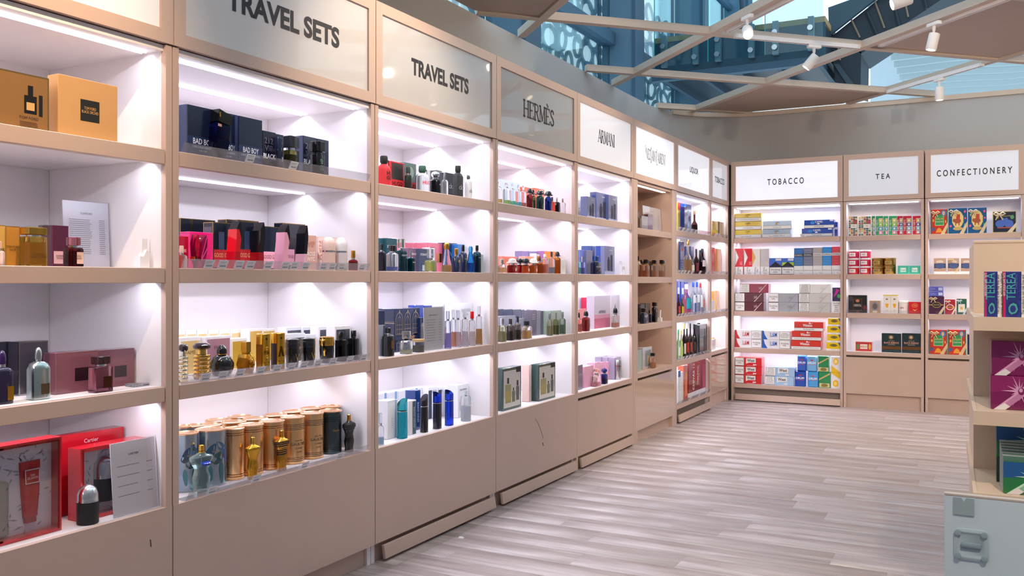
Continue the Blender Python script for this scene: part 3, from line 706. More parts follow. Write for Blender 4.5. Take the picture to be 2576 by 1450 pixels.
def paper(l, r, top, v, desc, title, n=12, lean=0.12, name='price_list', z=None):
    root, w, d, h = put(name, l, r, top, v, .004, desc, 'price list', 'f', z=z); root.rotation_euler.x = 0
    M = Matrix.Rotation(-lean, 4, 'X')
    ho = MB().box(-w / 2 - .003, w / 2 + .003, -.0035, -.0016, 0, h + .003).obj('acrylic_holder', ACRYL, root)
    mb = MB(); mb.box(-w / 2, w / 2, -.001, .0015, 0.001, h, 's#f3f2f6')
    face_geo(mb, [('l', .12, .62, .2, .74, n, 's#a9a9b2'), ('l', .78, .92, .2, .74, n, 's#a9a9b2')], w, .002, h, root, 'F')
    pp = mb.obj('sheet', None, root); t = letters(root, text_geo(title), 0, -.0016, h * .82, h * .03, 's#55555c', w * .5)
    for o in (ho, pp, t): o.matrix_local = M
    return root
def lip(fr, u0, u1, z, desc, tickets=(), h=.036, tilt=.5, tw=.042):
    root = empty('acrylic_lip', fr.w((u0 + u1) / 2, .004, z), fr.a); L = u1 - u0
    dy, dz = -math.sin(tilt) * h, math.cos(tilt) * h
    mb = MB(); t = .0014
    mb.add([(-L / 2, 0, 0), (L / 2, 0, 0), (L / 2, dy, dz), (-L / 2, dy, dz), (-L / 2, t, 0), (L / 2, t, 0), (L / 2, dy + t, dz), (-L / 2, dy + t, dz)], [(0, 1, 2, 3), (7, 6, 5, 4), (3, 2, 6, 7), (0, 3, 7, 4), (1, 5, 6, 2)])
    mb.box(-L / 2, L / 2, .0015, .05, 0, .0013)
    mb.obj('lip_sheet', ACRYL, root)
    for px in tickets:
        u = fr.u(px, 0) - (u0 + u1) / 2; a, b = .06, .95; m2 = MB()
        pt = lambda x, k, e: (u + x * tw / 2, dy * k - e * math.cos(tilt), dz * k - e * math.sin(tilt))
        m2.add([pt(-1, a, .0012), pt(1, a, .0012), pt(1, b, .0012), pt(-1, b, .0012)], [(0, 1, 2, 3)], 's#f4f3f6')
        for (x0, x1, k0, k1) in ((-.8, .7, .74, .79), (-.8, .5, .62, .66), (-.6, .8, .24, .40), (-1, 1, .49, .51)):
            m2.add([pt(x0, k0, .0016), pt(x1, k0, .0016), pt(x1, k1, .0016), pt(x0, k1, .0016)], [(0, 1, 2, 3)], 's#a2a2aa')
        m2.obj('price_ticket', None, root)
    return tag(root, desc, 'price rail', 'clear acrylic price rails')
def tin(l, r, top, v, desc, c, lidc, bands=(), art=None, txt=None, g=None, z=None, dz=0, cat='tin', n=28, rim=.03):
    root, w, d, h = put('tin', l, r, top, v, 0, desc, cat, 'r', g, 0, dz, z); R = w / 2
    MB().lathe([(R * .96, 0), (R, h * .012), (R, h * (1 - rim))], n).obj('can', c, root)
    MB().lathe([(R * 1.0, h * (1 - rim) - .001), (R * 1.04, h * (1 - rim)), (R * 1.04, h * (1 - rim * .3)), (R * .98, h), (R * .9, h), (R * .86, h * (1 - rim * .5)), (R * .1, h * (1 - rim * .5))], n).obj('lid', lidc, root)
    for (z0, z1, bc) in bands: MB().lathe([(R * .99, z0 * h), (R * 1.008, z0 * h), (R * 1.008, z1 * h), (R * .99, z1 * h)], n).obj('band', bc, root)
    def wrap(x0, x1, z0, z1, m, name, rad=1.004):
        mb = MB(); k = 8; vs = []
        for i in range(k + 1):
            a = -math.pi / 2 + (x0 + (x1 - x0) * i / k)
            vs += [(R * rad * math.cos(a), R * rad * math.sin(a), z0 * h), (R * rad * math.cos(a), R * rad * math.sin(a), z1 * h)]
        mb.add(vs, [(2 * i, 2 * i + 2, 2 * i + 3, 2 * i + 1) for i in range(k)], m); mb.obj(name, None, root)
    for a in art or ():
        ca, cz, ra, rz2, rot, m = a; k = 14; vs = []
        for i in range(k):
            t = 6.283 * i / k; x = ra * math.cos(t) * (1 + .15 * math.sin(3 * t)); q = rz2 * math.sin(t); x, q = x * math.cos(rot) - q * math.sin(rot) * 2, x * math.sin(rot) * .5 + q * math.cos(rot)
            an = -math.pi / 2 + ca + x; vs.append((R * 1.006 * math.cos(an), R * 1.006 * math.sin(an), (cz + q) * h))
        vs.append((R * 1.016 * math.cos(-math.pi / 2 + ca), R * 1.016 * math.sin(-math.pi / 2 + ca), cz * h))
        mb = MB(); mb.add(vs, [(i, (i + 1) % k, k) for i in range(k)], m); mb.obj('printed_petal', None, root)
    if txt:
        for (s, zz, hh, tc) in txt:
            gv, gf, ar = text_geo(s, .01); vs = []; H = hh * h; sx = min(H, w * .8 / ar)
            for (a, b) in gv:
                an = -math.pi / 2 + a * sx / R - .25; vs.append((R * 1.006 * math.cos(an), R * 1.006 * math.sin(an), zz * h + b * H))
            mb = MB(); mb.add(vs, gf, tc); link('lettering', mb.mesh('lettering', smooth=False), root)
    return root
def stiletto(l, r, top, v, desc, c1, c2, capc='p#0d0d12'):
    shape('perfume_bottle', l, r, top, v, .05, desc, 'perfume bottle', [
        ('bottle_body', c1, [(.08, .36), (.70, .36), (.73, .45), (.80, .54), (.86, .61), (.70, .75), (.55, .82), (.28, .82), (.24, .63), (.14, .45)], .9),
        ('base', c2, [(-.04, 0), (.76, 0), (.71, .2), (.70, .36), (.08, .36), (.02, .2)], .92),
        ('stiletto_cap', capc, [(.28, .82), (.55, .82), (.70, .75), (.86, .61), (.82, .53), (.99, .67), (1, .79), (.88, .96), (.82, 1), (.74, .985)], .8),
        ('heel', 'm#b8904a', [(.78, 0), (.82, 0), (.84, .36), (.87, .5), (.98, .66), (.9, .63), (.80, .5), (.77, .3)], .3)])
def torso(l, r, top, v, desc, c, capc, stripe=None, flower=None, neck='m#d9b35c'):
    root, w, d, h = put('perfume_bottle', l, r, top, v, .06, desc, 'perfume bottle', 'r'); d = w * .55
    rg = [(0, .62), (.03, .66), (.12, .60), (.2, .68), (.3, .74), (.4, .62), (.47, .56), (.55, .68), (.64, .86), (.7, .98), (.745, .96), (.775, .74), (.8, .36), (.83, .26)]
    MB().loft([(z * h, w * k, d * (k * .9 if z < .8 else k * 1.3), w * .22 * min(1, k)) for z, k in rg], 4).obj('torso_body', c, root)
    MB().lathe([(w * .13, .825 * h), (w * .13, .86 * h), (w * .1, .865 * h)], 14).obj('collar', neck, root)
    MB().lathe([(w * .1, .865 * h), (w * .115, .87 * h), (w * .115, .985 * h), (w * .08, h)], 14).obj('cap', capc, root)
    if stripe:
        for z in (.42, .47, .52, .57, .62, .67, .715):
            k = max(b for a, b in rg if abs(a - z) < .06) if z > .6 else .62 + abs(z - .47) * .7
            MB().loft([(z * h - .0022, w * k * 1.02, d * k * .95, w * .22), (z * h + .0022, w * k * 1.02, d * k * .95, w * .22)], 4).obj('stripe', stripe, root)
    if flower:
        mb = MB(); 
        for k in range(7): mb.lathe([(.001, .56 * h), (.008, .585 * h), (.010, .62 * h), (.002, .65 * h)], 8, None, (.011 if k else 0) * math.cos(k * 1.05), -d / 2 + .001 + .005 * math.sin(k * 1.05))
        mb.obj('flower', flower, root)
    return root
# ------------------------------------------------------------------ cabinet 1
ORD = ['first', 'second', 'third', 'fourth', 'fifth', 'sixth', 'seventh', 'eighth']
NUM = ['leftmost', 'second', 'third', 'fourth', 'fifth', 'dim beige', 'liquor', 'narrow corner', 'tobacco', 'tea', 'confectionery']
SHN = ['top shelf', 'second shelf', 'third shelf', 'fourth shelf', 'bottom shelf']
def L(ci, si, z=None):
    zz = {0: SH, 1: SH, 2: SH, 3: SH, 4: SH}.get(ci); zb = .509
    if ci == 5: zz, zb = (1.66, 1.28, .907), .53
    if ci == 6: zz, zb = SB + (.548,), .165
    if ci == 7: zz, zb = SB, .55
    if ci == 8: zz, zb = SB + (.552,), .176
    if ci > 8: zz, zb = SB, .553
    if ci < 8: lo, hi, D = Y[ci], Y[ci + 1], .3 if ci == 5 else .6
    else: (lo, hi), D = ((.02, 1.128), (1.130, 1.855), (1.862, 2.685))[ci - 8], .34
    p = .1 if ci == 5 else TH
    S(FL if ci < 8 else FB, zb if si == 4 else zz[si], SHN[si] + ' of ' + NUM[ci] + ' cabinet', (lo + p + .004, hi - p - .004, D))
K = 'p#0c0c10'; GO = 'm#d8a84a'; SI = 'm#c9ccd2'; CH = 'm#dfe2e6'; CL = 'g#f2f5fb'; WH = 's#eceaf0'
L(0, 0)
bx(-70, 123, 157, .05, .045, 'bronze gift box printed with a black bottle', '#8a6334', [('f', .004, 'm#d9a866'), ('r', .66, .83, .3, .62, 'p#17120f'), ('r', .71, .78, .62, .8, 'p#17120f'), ('r', .69, .80, .36, .5, '#d0a468'), ('r', .86, .91, .28, .66, 'p#201814'), ('t', 'TOM FORD', .72, .22, .05, '#2a1a0e', 0, .3), ('l', .6, .85, .04, .16, 5, '#5a3c20')])
bx(146, 296, 185, .045, .05, 'plain gold gift box with black square label', 'c#cc9c66', [('r', .36, .68, .30, .66, 's#15110f'), ('t', 'TOM FORD\nBLACK ORCHID', .52, .49, .11, '#d9a35f', 0, .28)])
L(0, 1)
paper(163, 277, 503, .30, 'white price list standing behind the maroon bottle', 'TOMFORD', 18, .05)
bx(-18, 14, 566, .16, .05, 'gold carton cut off by the picture edge', 'c#b98f47', [('f', .002, '#8a6a30'), ('t', 'NOIR', .5, .4, .08, '#3a2a12')], cat='carton', name='perfume_carton')
bx(14, 50, 569, .16, .05, 'amber carton behind the square gold bottle', 'c#a9742e', [('f', .002, '#7a5220'), ('t', 'TOM FORD\nNOIR', .5, .45, .13, '#35220c')], cat='carton', name='perfume_carton')
bt(-10, 13, 608, .07, 'small pale pink bottle at the picture edge', 'g#f0cfc0', 'p#d8a994', bh=.62, cw=.8, cap='box')
bt(46, 122, 573, .07, 'square gold bottle with flat gold top', 'g#d8b24a', GO, d=.05, bh=.76, cw=.96, cap='box', sw=.9, sh=.02, liq=('q#b98418', .8), txt=('TOM FORD\nNOIR EXTREME', .35, .14, '#3b2a0a'))
bx(121, 131, 566, .22, .05, 'thin grey carton behind the gold bottle', 'c#6f6a70', [('f', .002, '#9a959c')], cat='carton', name='perfume_carton')
bx(131, 172, 567, .16, .05, 'dark plum carton with pink label', 'c#4a1630', [('r', .1, .9, .08, .38, '#c79aa0'), ('t', 'CHERRY\nSMOKE', .5, .24, .1, '#3c1020'), ('f', .0015, '#6b2a48')], cat='carton', name='perfume_carton')
bt(157, 212, 598, .06, 'maroon bottle with wide glass stopper', 'g#6d1626', 'g#c77f8c', d=.05, bh=.66, cw=.82, cap='box', sw=.7, liq=('q#4a0814', .8), lab=(.34, .92, .15, .75, '#d8b3a4'), txt=('TOM FORD\nCHERRY SMOKE', .48, .2, '#4a1220', 0, 0, .5))
shape('leaflet', 337, 378, 600, .08, .03, 'small folded white card with curled flap', 'leaflet', [('card', WH, [(0, 0), (.95, 0), (.95, .38), (.7, .62), (.35, .38), (0, .38)], 1), ('flap', WH, [(.4, .36), (.92, .36), (1, 1), (.45, .98)], .15)])
L(0, 2)
bx(-40, 27, 864, .26, .05, 'dark carton behind the purple bottle', 'c#2e2c36', [('f', .003, 'm#9a98a4'), ('t', 'TOM FORD', .5, .4, .08, '#8a8896')], cat='carton', name='perfume_carton')
bx(47, 121, 862, .2, .055, 'silver-edged black carton behind the silver bottle', 'c#3a3740', [('f', .004, 'm#a4a6b2'), ('r', .3, .7, .3, .6, '#25232a')], [('f', .003, 'm#a4a6b2')], cat='carton', name='perfume_carton')
bt(-30, 39, 882, .06, 'dark purple bottle with gold label', 'p#1d1030', 'p#2a1246', d=.045, bh=.68, cw=.45, cap='dome', rr=.3, sw=.5, lab=(.55, .9, .1, .48, 'm#d7a63f'))
bt(60, 132, 874, .06, 'silver bottle with domed metal cap', 'm#b9c6c4', 'm#c6c6c8', d=.045, bh=.72, cw=.34, cap='dome', rr=.3, sw=.5, sh=.14, lab=(.4, .84, .14, .42, 'p#4a3a2c'))
bx(140, 245, 890, .12, .06, 'front mauve carton with dark label', 'c#7d4c58', [('r', .45, .8, .28, .6, 'p#2d1a20'), ('f', .001, '#8f6a74')], [('r', .1, .5, 0, 1, '#5e3844')], cat='carton', name='perfume_carton')
bx(236, 338, 884, .22, .06, 'rear mauve carton with dark label', 'c#7d4c58', [('r', .5, .8, .25, .55, 'p#2d1a20'), ('f', .001, '#8f6a74')], cat='carton', name='perfume_carton')
bt(220, 286, 896, .05, 'low mauve glass bottle with square cap', 'g#9a6070', 'p#3d2228', d=.04, bh=.72, cw=.72, cap='box', sw=.6, sh=.04, lab=(.42, .86, .16, .6, 'm#5a3a30'))
bx(340, 376, 968, .3, .05, 'low clear display block behind the mauve carton', 'g#cfd2dc', [('f', .002, 'm#b8bcc8')], cat='display block', name='display_block')
L(0, 4)
def red_set(l, r, top, v, d, desc, kind):
    root, w, d, h = put('gift_set', l, r, top, v, d, desc, 'gift set', 'f')
    mb = MB(); t = .012; c = 'c#c21526'
    mb.box(-w / 2, w / 2, d * .3, d / 2, 0, h, c); mb.box(-w / 2, -w / 2 + t, -d / 2, d * .3, 0, h, c); mb.box(w / 2 - t, w / 2, -d / 2, d * .3, 0, h, c); mb.box(-w / 2 + t, w / 2 - t, -d / 2, d * .3, 0, t, c); mb.box(-w / 2 + t, w / 2 - t, -d / 2, d * .3, h - t, h, c)
    mb.obj('red_box', None, root)
    tm = MB(); tm.box(-w / 2 + t, w / 2 - t, d * .02, d * .3, t, h - t, 's#e4dfe6')
    for k in range(60):
        x, z = random.uniform(-w / 2 + .02, w / 2 - .02), random.uniform(.02, h - .02); a = random.uniform(0, 6.28); L_ = random.uniform(.008, .02)
        y = d * .02 - .0004; tm.add([(x, y, z), (x + L_ * math.cos(a) - .003 * math.sin(a), y, z + L_ * math.sin(a) + .003 * math.cos(a)), (x + 1.6 * L_ * math.cos(a), y, z + 1.6 * L_ * math.sin(a)), (x + L_ * math.cos(a) + .003 * math.sin(a), y, z + L_ * math.sin(a) - .003 * math.cos(a))], [(0, 3, 2, 1)], 's#a9a4b4')
    tm.obj('printed_tray', None, root)
    if kind == 'tube':
        x = w * .2; o = MB(); o.loft([(h * .14, w * .13, .02, .006, x, 0), (h * .2, w * .13, .022, .008, x, 0)], 3).obj('tube_cap', 'p#b01222', root)
        MB().loft([(h * .2, w * .16, .026, .012, x, 0), (h * .45, w * .2, .026, .010, x, 0), (h * .72, w * .23, .012, .004, x, 0), (h * .78, w * .235, .004, .001, x, 0)], 3).obj('cream_tube', 'p#c31a2a', root)
        f = MB(); f.add([(x - w * .08, -.0145, h * .55), (x + w * .08, -.0145, h * .55), (x + w * .085, -.0135, h * .7), (x - w * .085, -.0135, h * .7)], [(0, 1, 2, 3)], 's#ead9da'); f.add([(x - w * .07, -.0150, h * .56), (x + w * .07, -.0150, h * .56), (x + w * .075, -.0140, h * .69), (x - w * .075, -.0140, h * .69)], [(0, 1, 2, 3)], 'p#b8182a'); f.obj('tube_label', None, root)
        letters(root, text_geo('Cartier\nDECLARATION'), x, -.0156, h * .625, h * .06, 's#f0dfe0', w * .12)
        MB().rbox(w * .3, .03, h * .06, h * .62, .01, cx=-w * .2).obj('bottle', 'g#e8ecd8', root); MB().lathe([(.012, h * .62), (.016, h * .65), (.016, h * .76), (.01, h * .78)], 16, None, -w * .2, 0).obj('bottle_cap', SI, root)
    else:
        x = -w * .08; MB().lathe([(w * .13, h * .2), (w * .14, h * .22), (w * .14, h * .52)], 24, None, x, 0).obj('bottle', 's#1d2028', root)
        MB().lathe([(w * .145, h * .52), (w * .145, h * .66), (w * .12, h * .76), (w * .06, h * .82), (.001, h * .835)], 24, None, x, 0).obj('bottle_cap', SI, root)
    MB().box(-w / 2 + t * .5, w / 2 - t * .5, -d / 2, -d / 2 + .0006, t * .5, h - t * .5).obj('window_film', ACRYL, root)
red_set(-75, 155, 1138, .06, .06, 'red window gift set with a red cream tube', 'tube')
red_set(203, 368, 1132, .13, .06, 'red window gift set with a black and silver bottle', 'pasha')
bx(140, 312, 1103, .26, .05, 'closed red gift box behind the window sets', 'c#b81424', [('t', 'Cartier', .5, .9, .05, '#e8c0c4')])
prof('perfume_bottle', 195, 247, 1218, .025, 'black ribbed bottle with fluted silver dome cap', 'perfume bottle', [('bottle_body', 's#17181d', [(.94, 0), (1, .02), (1, .54), (.98, .56)]), ('collar', SI, [(1.02, .56), (1.02, .6)]), ('fluted_cap', CH, [(.98, .6), (.97, .75), (.8, .88), (.45, .97), (.06, 1)])])
paper(287, 398, 1120, .05, 'clear stand with white price card beside the red box', 'CARTIER', 4, .08)
# ------------------------------------------------------------------ cabinet 2
L(1, 0)
NB = [('r', 0, 1, 0, .42, '#14264f'), ('t', 'BAD BOY', .5, .33, .11, '#e6e8f0', 0, .66, .01), ('t', 'CAROLINA HERRERA', .5, .22, .04, '#c9cede'), ('t', 'NEW YORK', .5, .15, .025, '#c9cede')]
for (a, b, t, v, n) in ((472, 548, 262, .08, 'left'), (546, 600, 279, .1, 'middle'), (601, 660, 291, .08, 'right')):
    bx(a, b, t, v, .05, n + ' of three night-blue film-wrapped cartons', 'c#16203a', NB, [('r', .2, .9, 0, 1, '#3a4468')], cat='carton', name='perfume_carton', g='night-blue cartons')
bx(444, 468, 263, .22, .05, 'rear night-blue carton at the left end', 'c#2a3350', [('f', .002, '#4a5478'), ('r', 0, 1, 0, .3, '#14264f')], cat='carton', name='perfume_carton')
VB = [('t', '212\nVIP', .45, .66, .34, '#5c5a66', 0, .7, .01), ('t', 'BLACK', .5, .36, .13, '#f0f0f4', 0, .92, .02), ('t', 'NYC', .42, .2, .12, '#454452', 0, .6)]
bx(661, 694, 328, .1, .045, 'leftmost black carton with large white print', 'c#15182a', VB, cat='carton', name='perfume_carton')
bx(695, 714, 337, .12, .045, 'narrow black carton half hidden by the olive bottle', 'c#15182a', VB, cat='carton', name='perfume_carton')
bx(763, 797, 341, .1, .05, 'black carton between the olive and the black bottle', 'c#1c2238', VB, [('r', .1, .95, 0, 1, '#38415f')], cat='carton', name='perfume_carton')
bx(799, 827, 349, .1, .045, 'rightmost black carton, reflecting the side wall', 'c#23293f', [('f', .001, '#4a5270'), ('t', 'K', .5, .36, .13, '#f0f0f4', 0, .5, .02)], cat='carton', name='perfume_carton')
shape('perfume_bottle', 523, 585, 278, .04, .04, 'dark blue lightning-bolt bottle leaning left', 'perfume bottle', [('bolt_body', 'g#101a72', [(.04, 0), (.2, .24), (0, .24), (.13, .74), (.88, .68), (.78, .4), (.85, .38), (.53, 0)], 1), ('bolt_cap', K, [(.13, .76), (.2, 1), (1, .9), (.88, .70)], 1.05), ('dark_core', K, [(.1, .03), (.26, .24), (.06, .26), (.2, .5), (.6, .3), (.5, .03)], .8), ('gold_tag', GO, [(.2, .84), (.27, .85), (.25, .95), (.19, .93)], 1.12), ('label', 's#d8a99c', [(.12, .66), (.32, .65), (.32, .7), (.13, .71)], 1.1)])
prof('perfume_bottle', 694, 709, 345, .06, 'tiny dark bottle with rounded cap behind the olive bottle', 'perfume bottle', [('bottle_body', 'p#141a30', [(.9, 0), (1, .02), (1, .6), (.95, .62)]), ('cap', 'p#1d2440', [(1, .62), (1, .9), (.7, .99), (.1, 1)])])
bt(709, 755, 344, .045, 'olive glass bottle with chrome cap', 'g#6f6a3c', 'p#2c2f38', d=.045, bh=.6, cw=.96, cap='box', sw=.95, sh=.02, rr=.25, neck=CH, liq=('q#57521f', .8))
bt(777, 820, 357, .03, 'tall black bottle with sideways print on its side', K, K, d=.045, bh=.62, cw=.97, cap='box', sw=.95, sh=.02, rr=.25, neck='m#3c4a4c', txt=('212 VIP', .5, .22, '#6f9a86', 0, 1.57, .9))
lip(FL, 2.10, 3.12, SH[0], 'clear acrylic rail with two tickets on second cabinet top shelf', (627, 736))
L(1, 1)
BG = lambda c: [('f', .003, 'm#c9a060'), ('r', .04, .96, .04, .42, c)]
for (a, b, t, n) in ((454, 480, 549, 'far left'), (482, 541, 551, 'long left'), (570, 597, 552, 'middle'), (598, 651, 553, 'right of middle')):
    bx(a, b, t, .36, .05, n + ' gold-edged black carton in the back row', 'c#181b28', [('f', .0025, 'm#c9a060'), ('t', 'GOOD GIRL', .5, .5, .06, '#8a7450')], [('f', .0025, 'm#c9a060')], cat='carton', name='perfume_carton')
bx(536, 582, 559, .16, .05, 'black and red carton behind the red shoe bottle', 'c#141824', BG('#a5101c') + [('t', 'GOOD GIRL', .5, .3, .09, '#d9a07c'), ('r', .3, .6, .42, .8, '#27324e')], [('f', .0025, 'm#c9a060'), ('r', .1, .9, .1, .9, '#5a5664')], cat='carton', name='perfume_carton')
bx(597, 640, 556, .2, .05, 'black and red carton between two shoe bottles', 'c#141824', BG('#a5101c') + [('t', 'GOOD GIRL', .5, .3, .09, '#d9a07c'), ('r', .4, .7, .42, .8, '#27324e')], cat='carton', name='perfume_carton')
bx(657, 702, 569, .16, .05, 'black and pink carton with pink lower half', 'c#1f2536', BG('#e3a3b6') + [('t', 'GOOD GIRL', .5, .3, .09, '#7a4a58')], cat='carton', name='perfume_carton')
bx(712, 768, 561, .26, .05, 'large black carton with small pink panel', 'c#141a2a', [('f', .0025, 'm#c9a060'), ('r', .1, .5, .12, .45, '#dca0b4'), ('t', 'GOOD GIRL', .3, .3, .07, '#5a3040', 0, .36)], [('f', .0025, 'm#c9a060')], cat='carton', name='perfume_carton')
bx(476, 535, 583, .15, .05, 'bright fuchsia carton behind the butterfly bottle', 'c#e01774', [('f', .0015, '#ff5aa8'), ('r', .2, .9, .1, .4, '#d01468')], [('r', .05, .95, .05, .95, '#f03a90')], cat='carton', name='perfume_carton')
bx(447, 474, 594, .08, .05, 'red carton at the left end behind the pale pink bottle', 'c#d0143c', [('f', .0015, '#ff4a70'), ('r', .1, .8, .5, .6, '#ff8aa0')], cat='carton', name='perfume_carton')
shape('perfume_bottle', 470, 526, 589, .04, .05, 'magenta butterfly bottle with ribbed wings', 'perfume bottle', [('left_wing', 'g#c81a74', [(.3, .1), (.12, .35), (.05, .7), (.2, .98), (.38, .96), (.44, .6), (.4, .3)], .5), ('right_wing', 'g#b3106a', [(.4, .12), (.46, .5), (.62, .85), (.9, .97), (1, .85), (.96, .5), (.82, .2), (.86, 0), (.4, 0)], .7), ('stem', GO, [(.02, .22), (.3, .24), (.3, .36), (.02, .34)], .4), ('wing_rib', 'p#e84aa0', [(.46, .3), (.9, .9), (.93, .88), (.5, .28)], .76), ('wing_rib', 'p#e84aa0', [(.46, .26), (.95, .6), (.96, .56), (.5, .22)], .76)])
bt(449, 472, 619, .03, 'pale pink bottle lying open at the left end', 'g#f6c4b8', 'p#f3d2c2', bh=.6, cw=.7)
stiletto(567, 611, 556, .035, 'shiny red stiletto shoe bottle', 'p#e0141a', 'p#c00d14')
stiletto(627, 670, 560, .035, 'black stiletto shoe bottle fading to red', 'p#120d12', 'p#a5121c')
stiletto(688, 732, 565, .035, 'pale pink stiletto shoe bottle', 'p#f0a9c0', 'p#f0a9c0')
stiletto(743, 778, 568, .035, 'black stiletto shoe bottle fading to pink', 'p#15131c', 'p#f2bccd')
RO = [('t', 'VIP', .5, .75, .16, '#c98a78', 0, .8, .02), ('t', 'ROSE\nNYC', .5, .4, .26, '#f6e6e0', 0, .8, .02)]
bx(770, 796, 592, .1, .045, 'rose carton with pale print beside the last shoe bottle', 'c#d9a99c', RO, cat='carton', name='perfume_carton')
bx(799, 852, 596, .15, .05, 'wide rose carton behind the capsule bottles', 'c#e8cdc6', [('t', '212\nVIP\nROSE', .2, .6, .56, '#b7705c', 0, .4, .01), ('f', .001, '#d8b0a6')], cat='carton', name='perfume_carton')
for (a, b, t, v, m1, n) in ((810, 844, 596, .06, 'p#e0c0b4', 'glittering rose capsule-shaped bottle'), (843, 874, 598, .04, 'p#dacfd0', 'smooth pearl capsule-shaped bottle')):
    prof('perfume_bottle', a, b, t, v, n, 'perfume bottle', [('bottle_body', m1, [(.8, 0), (.98, .04), (1, .1), (1, .54)]), ('ring', CH, [(1.02, .54), (1.02, .59)]), ('capsule_top', m1 if n[0] == 'g' else 'p#e2dcde', [(1, .59), (1, .78), (.85, .9), (.5, .98), (.05, 1)])])
bt(874, 903, 631, .04, 'small red bottle with gold cap', 'g#c01020', GO, bh=.55, cw=.55, rr=.3, liq=('q#a00818', .8))
lip(FL, 2.10, 3.12, SH[1], 'clear acrylic rail with twelve tickets on second cabinet second shelf', (523, 558, 599, 627, 672, 715, 738, 766, 811, 833, 857, 908))
L(1, 2)
for k in range(7):
    a = 440 + k * 28; bx(a, a + 27, 832 - k * .5, .42, .05, ORD[k] + ' white-edged gold carton in the left back row', 'c#efeae2', [('r', .1, .9, .05, .88, 'c#dcc08a')], cat='carton', name='perfume_carton', g='gold cartons in the left back row')
for k, (a, b) in enumerate(((627, 661), (661, 692))):
    bx(a, b, 829, .36, .05, ['left', 'right'][k] + ' shiny gold carton behind the gold bars', 'c#efeae2', [('r', .06, .95, .03, .93, 'c#c9a040')], cat='carton', name='perfume_carton')
bx(451, 506, 851, .2, .05, 'white and gold carton behind the gold chain bottle', 'c#efe9e4', [('r', .08, .92, .04, .9, 'c#d8b87a'), ('t', 'FAME', .5, .6, .1, '#7a5a28')], cat='carton', name='perfume_carton')
bx(517, 581, 849, .18, .05, 'white and mauve carton behind the black ball bottle', 'c#efe6e8', [('r', .06, .95, .04, .93, 'c#a87a86'), ('t', 'FAME', .5, .7, .09, '#4a2a34')], cat='carton', name='perfume_carton')
bx(582, 622, 853, .2, .05, 'white and gold carton behind the pendant bottle', 'c#efe9e0', [('r', .08, .92, .04, .9, 'c#c29a34')], cat='carton', name='perfume_carton')
for k in range(4):
    a = 720 + k * 41; bx(a, a + 39, 825 - k, .3, .05, ['leftmost', 'second', 'third', 'rightmost'][k] + ' white-edged grey carton in the right back row', 'c#edecf0', [('r', .08, .94, .05, .9, 'c#3c3e4a'), ('t', 'PHANTOM', .5, .5, .1, '#9a9ca8')], cat='carton', name='perfume_carton')
bx(718, 768, 842, .2, .05, 'white and dark carton behind the black cup bottles', 'c#edecf0', [('r', .06, .96, .05, .85, 'c#4c4a48'), ('t', 'INVICTUS', .5, .5, .09, '#b8a878')], cat='carton', name='perfume_carton')
bx(769, 806, 843, .22, .05, 'white and gold carton behind the gold handled bottle', 'c#edecf0', [('r', .06, .96, .05, .85, 'c#b89a50')], cat='carton', name='perfume_carton')
def chain(l, r, top, desc, m1, v):
    root, w, h = prof('perfume_bottle', l, r, top, v, desc, 'perfume bottle', [('bottle_body', 'g#e6d2a0', [(.86, 0), (.9, .03), (.9, .62), (.6, .68)]), ('collar', m1, [(.5, .68), (.5, .8)]), ('sunglass_cap', 'p#2a1a20', [(.6, .8), (.95, .84), (1, .92), (.7, .98), (.3, 1)])])
    for z in (.06, .17, .28, .39, .5, .6): MB().lathe([(w * .45, z * h), (w * .5, z * h + h * .02), (w * .5, z * h + h * .05), (w * .45, z * h + h * .07)], 20).obj('chain_row', m1, root)
chain(449, 473, 866, 'silver chain bottle at the left end', 'm#d8d2c0', .04); chain(486, 529, 862, 'gold chain bottle with sunglasses cap', 'm#dcb15a', .04)
prof('perfume_bottle', 529, 588, 868, .045, 'black ball-shaped bottle', 'perfume bottle', [('bottle_body', K, [(.45, 0), (.8, .05), (1, .25), (1, .42), (.75, .6), (.4, .68)]), ('collar', GO, [(.34, .68), (.34, .71)]), ('cap', K, [(.42, .71), (.44, .8), (.36, .9), (.16, .99), (.02, 1)])])
rt, w_, d_, h_ = shape('perfume_bottle', 594, 642, 861, .04, .04, 'gold hexagonal bottle with hanging pendant', 'perfume bottle', [('bottle_body', 'g#e2bb50', [(.2, 0), (.8, 0), (1, .3), (.78, .62), (.22, .62), (0, .3)], 1), ('cap', GO, [(.32, .68), (.72, .68), (.72, 1), (.32, 1)], .7), ('collar', 'm#b8892e', [(.36, .62), (.68, .62), (.68, .68), (.36, .68)], .6), ('liquid', 'q#c98f1c', [(.24, .04), (.76, .04), (.92, .3), (.3, .5), (.1, .3)], .85)])
n = 16; ringp = [(.006 + .011 * math.cos(6.283 * k / n), -d_ / 2 - .004, h_ * .3 + .017 * math.sin(6.283 * k / n)) for k in range(n)]
mb = MB(); mb.tube(ringp, .003, 6, None, True); mb.obj('pendant', GO, rt)
mb = MB(); mb.tube([(0, -d_ / 2, h_ * .64), (.01, -d_ / 2 - .004, h_ * .5), (.006, -d_ / 2 - .004, h_ * .3 + .017)], .0015, 5); mb.obj('chain', GO, rt)
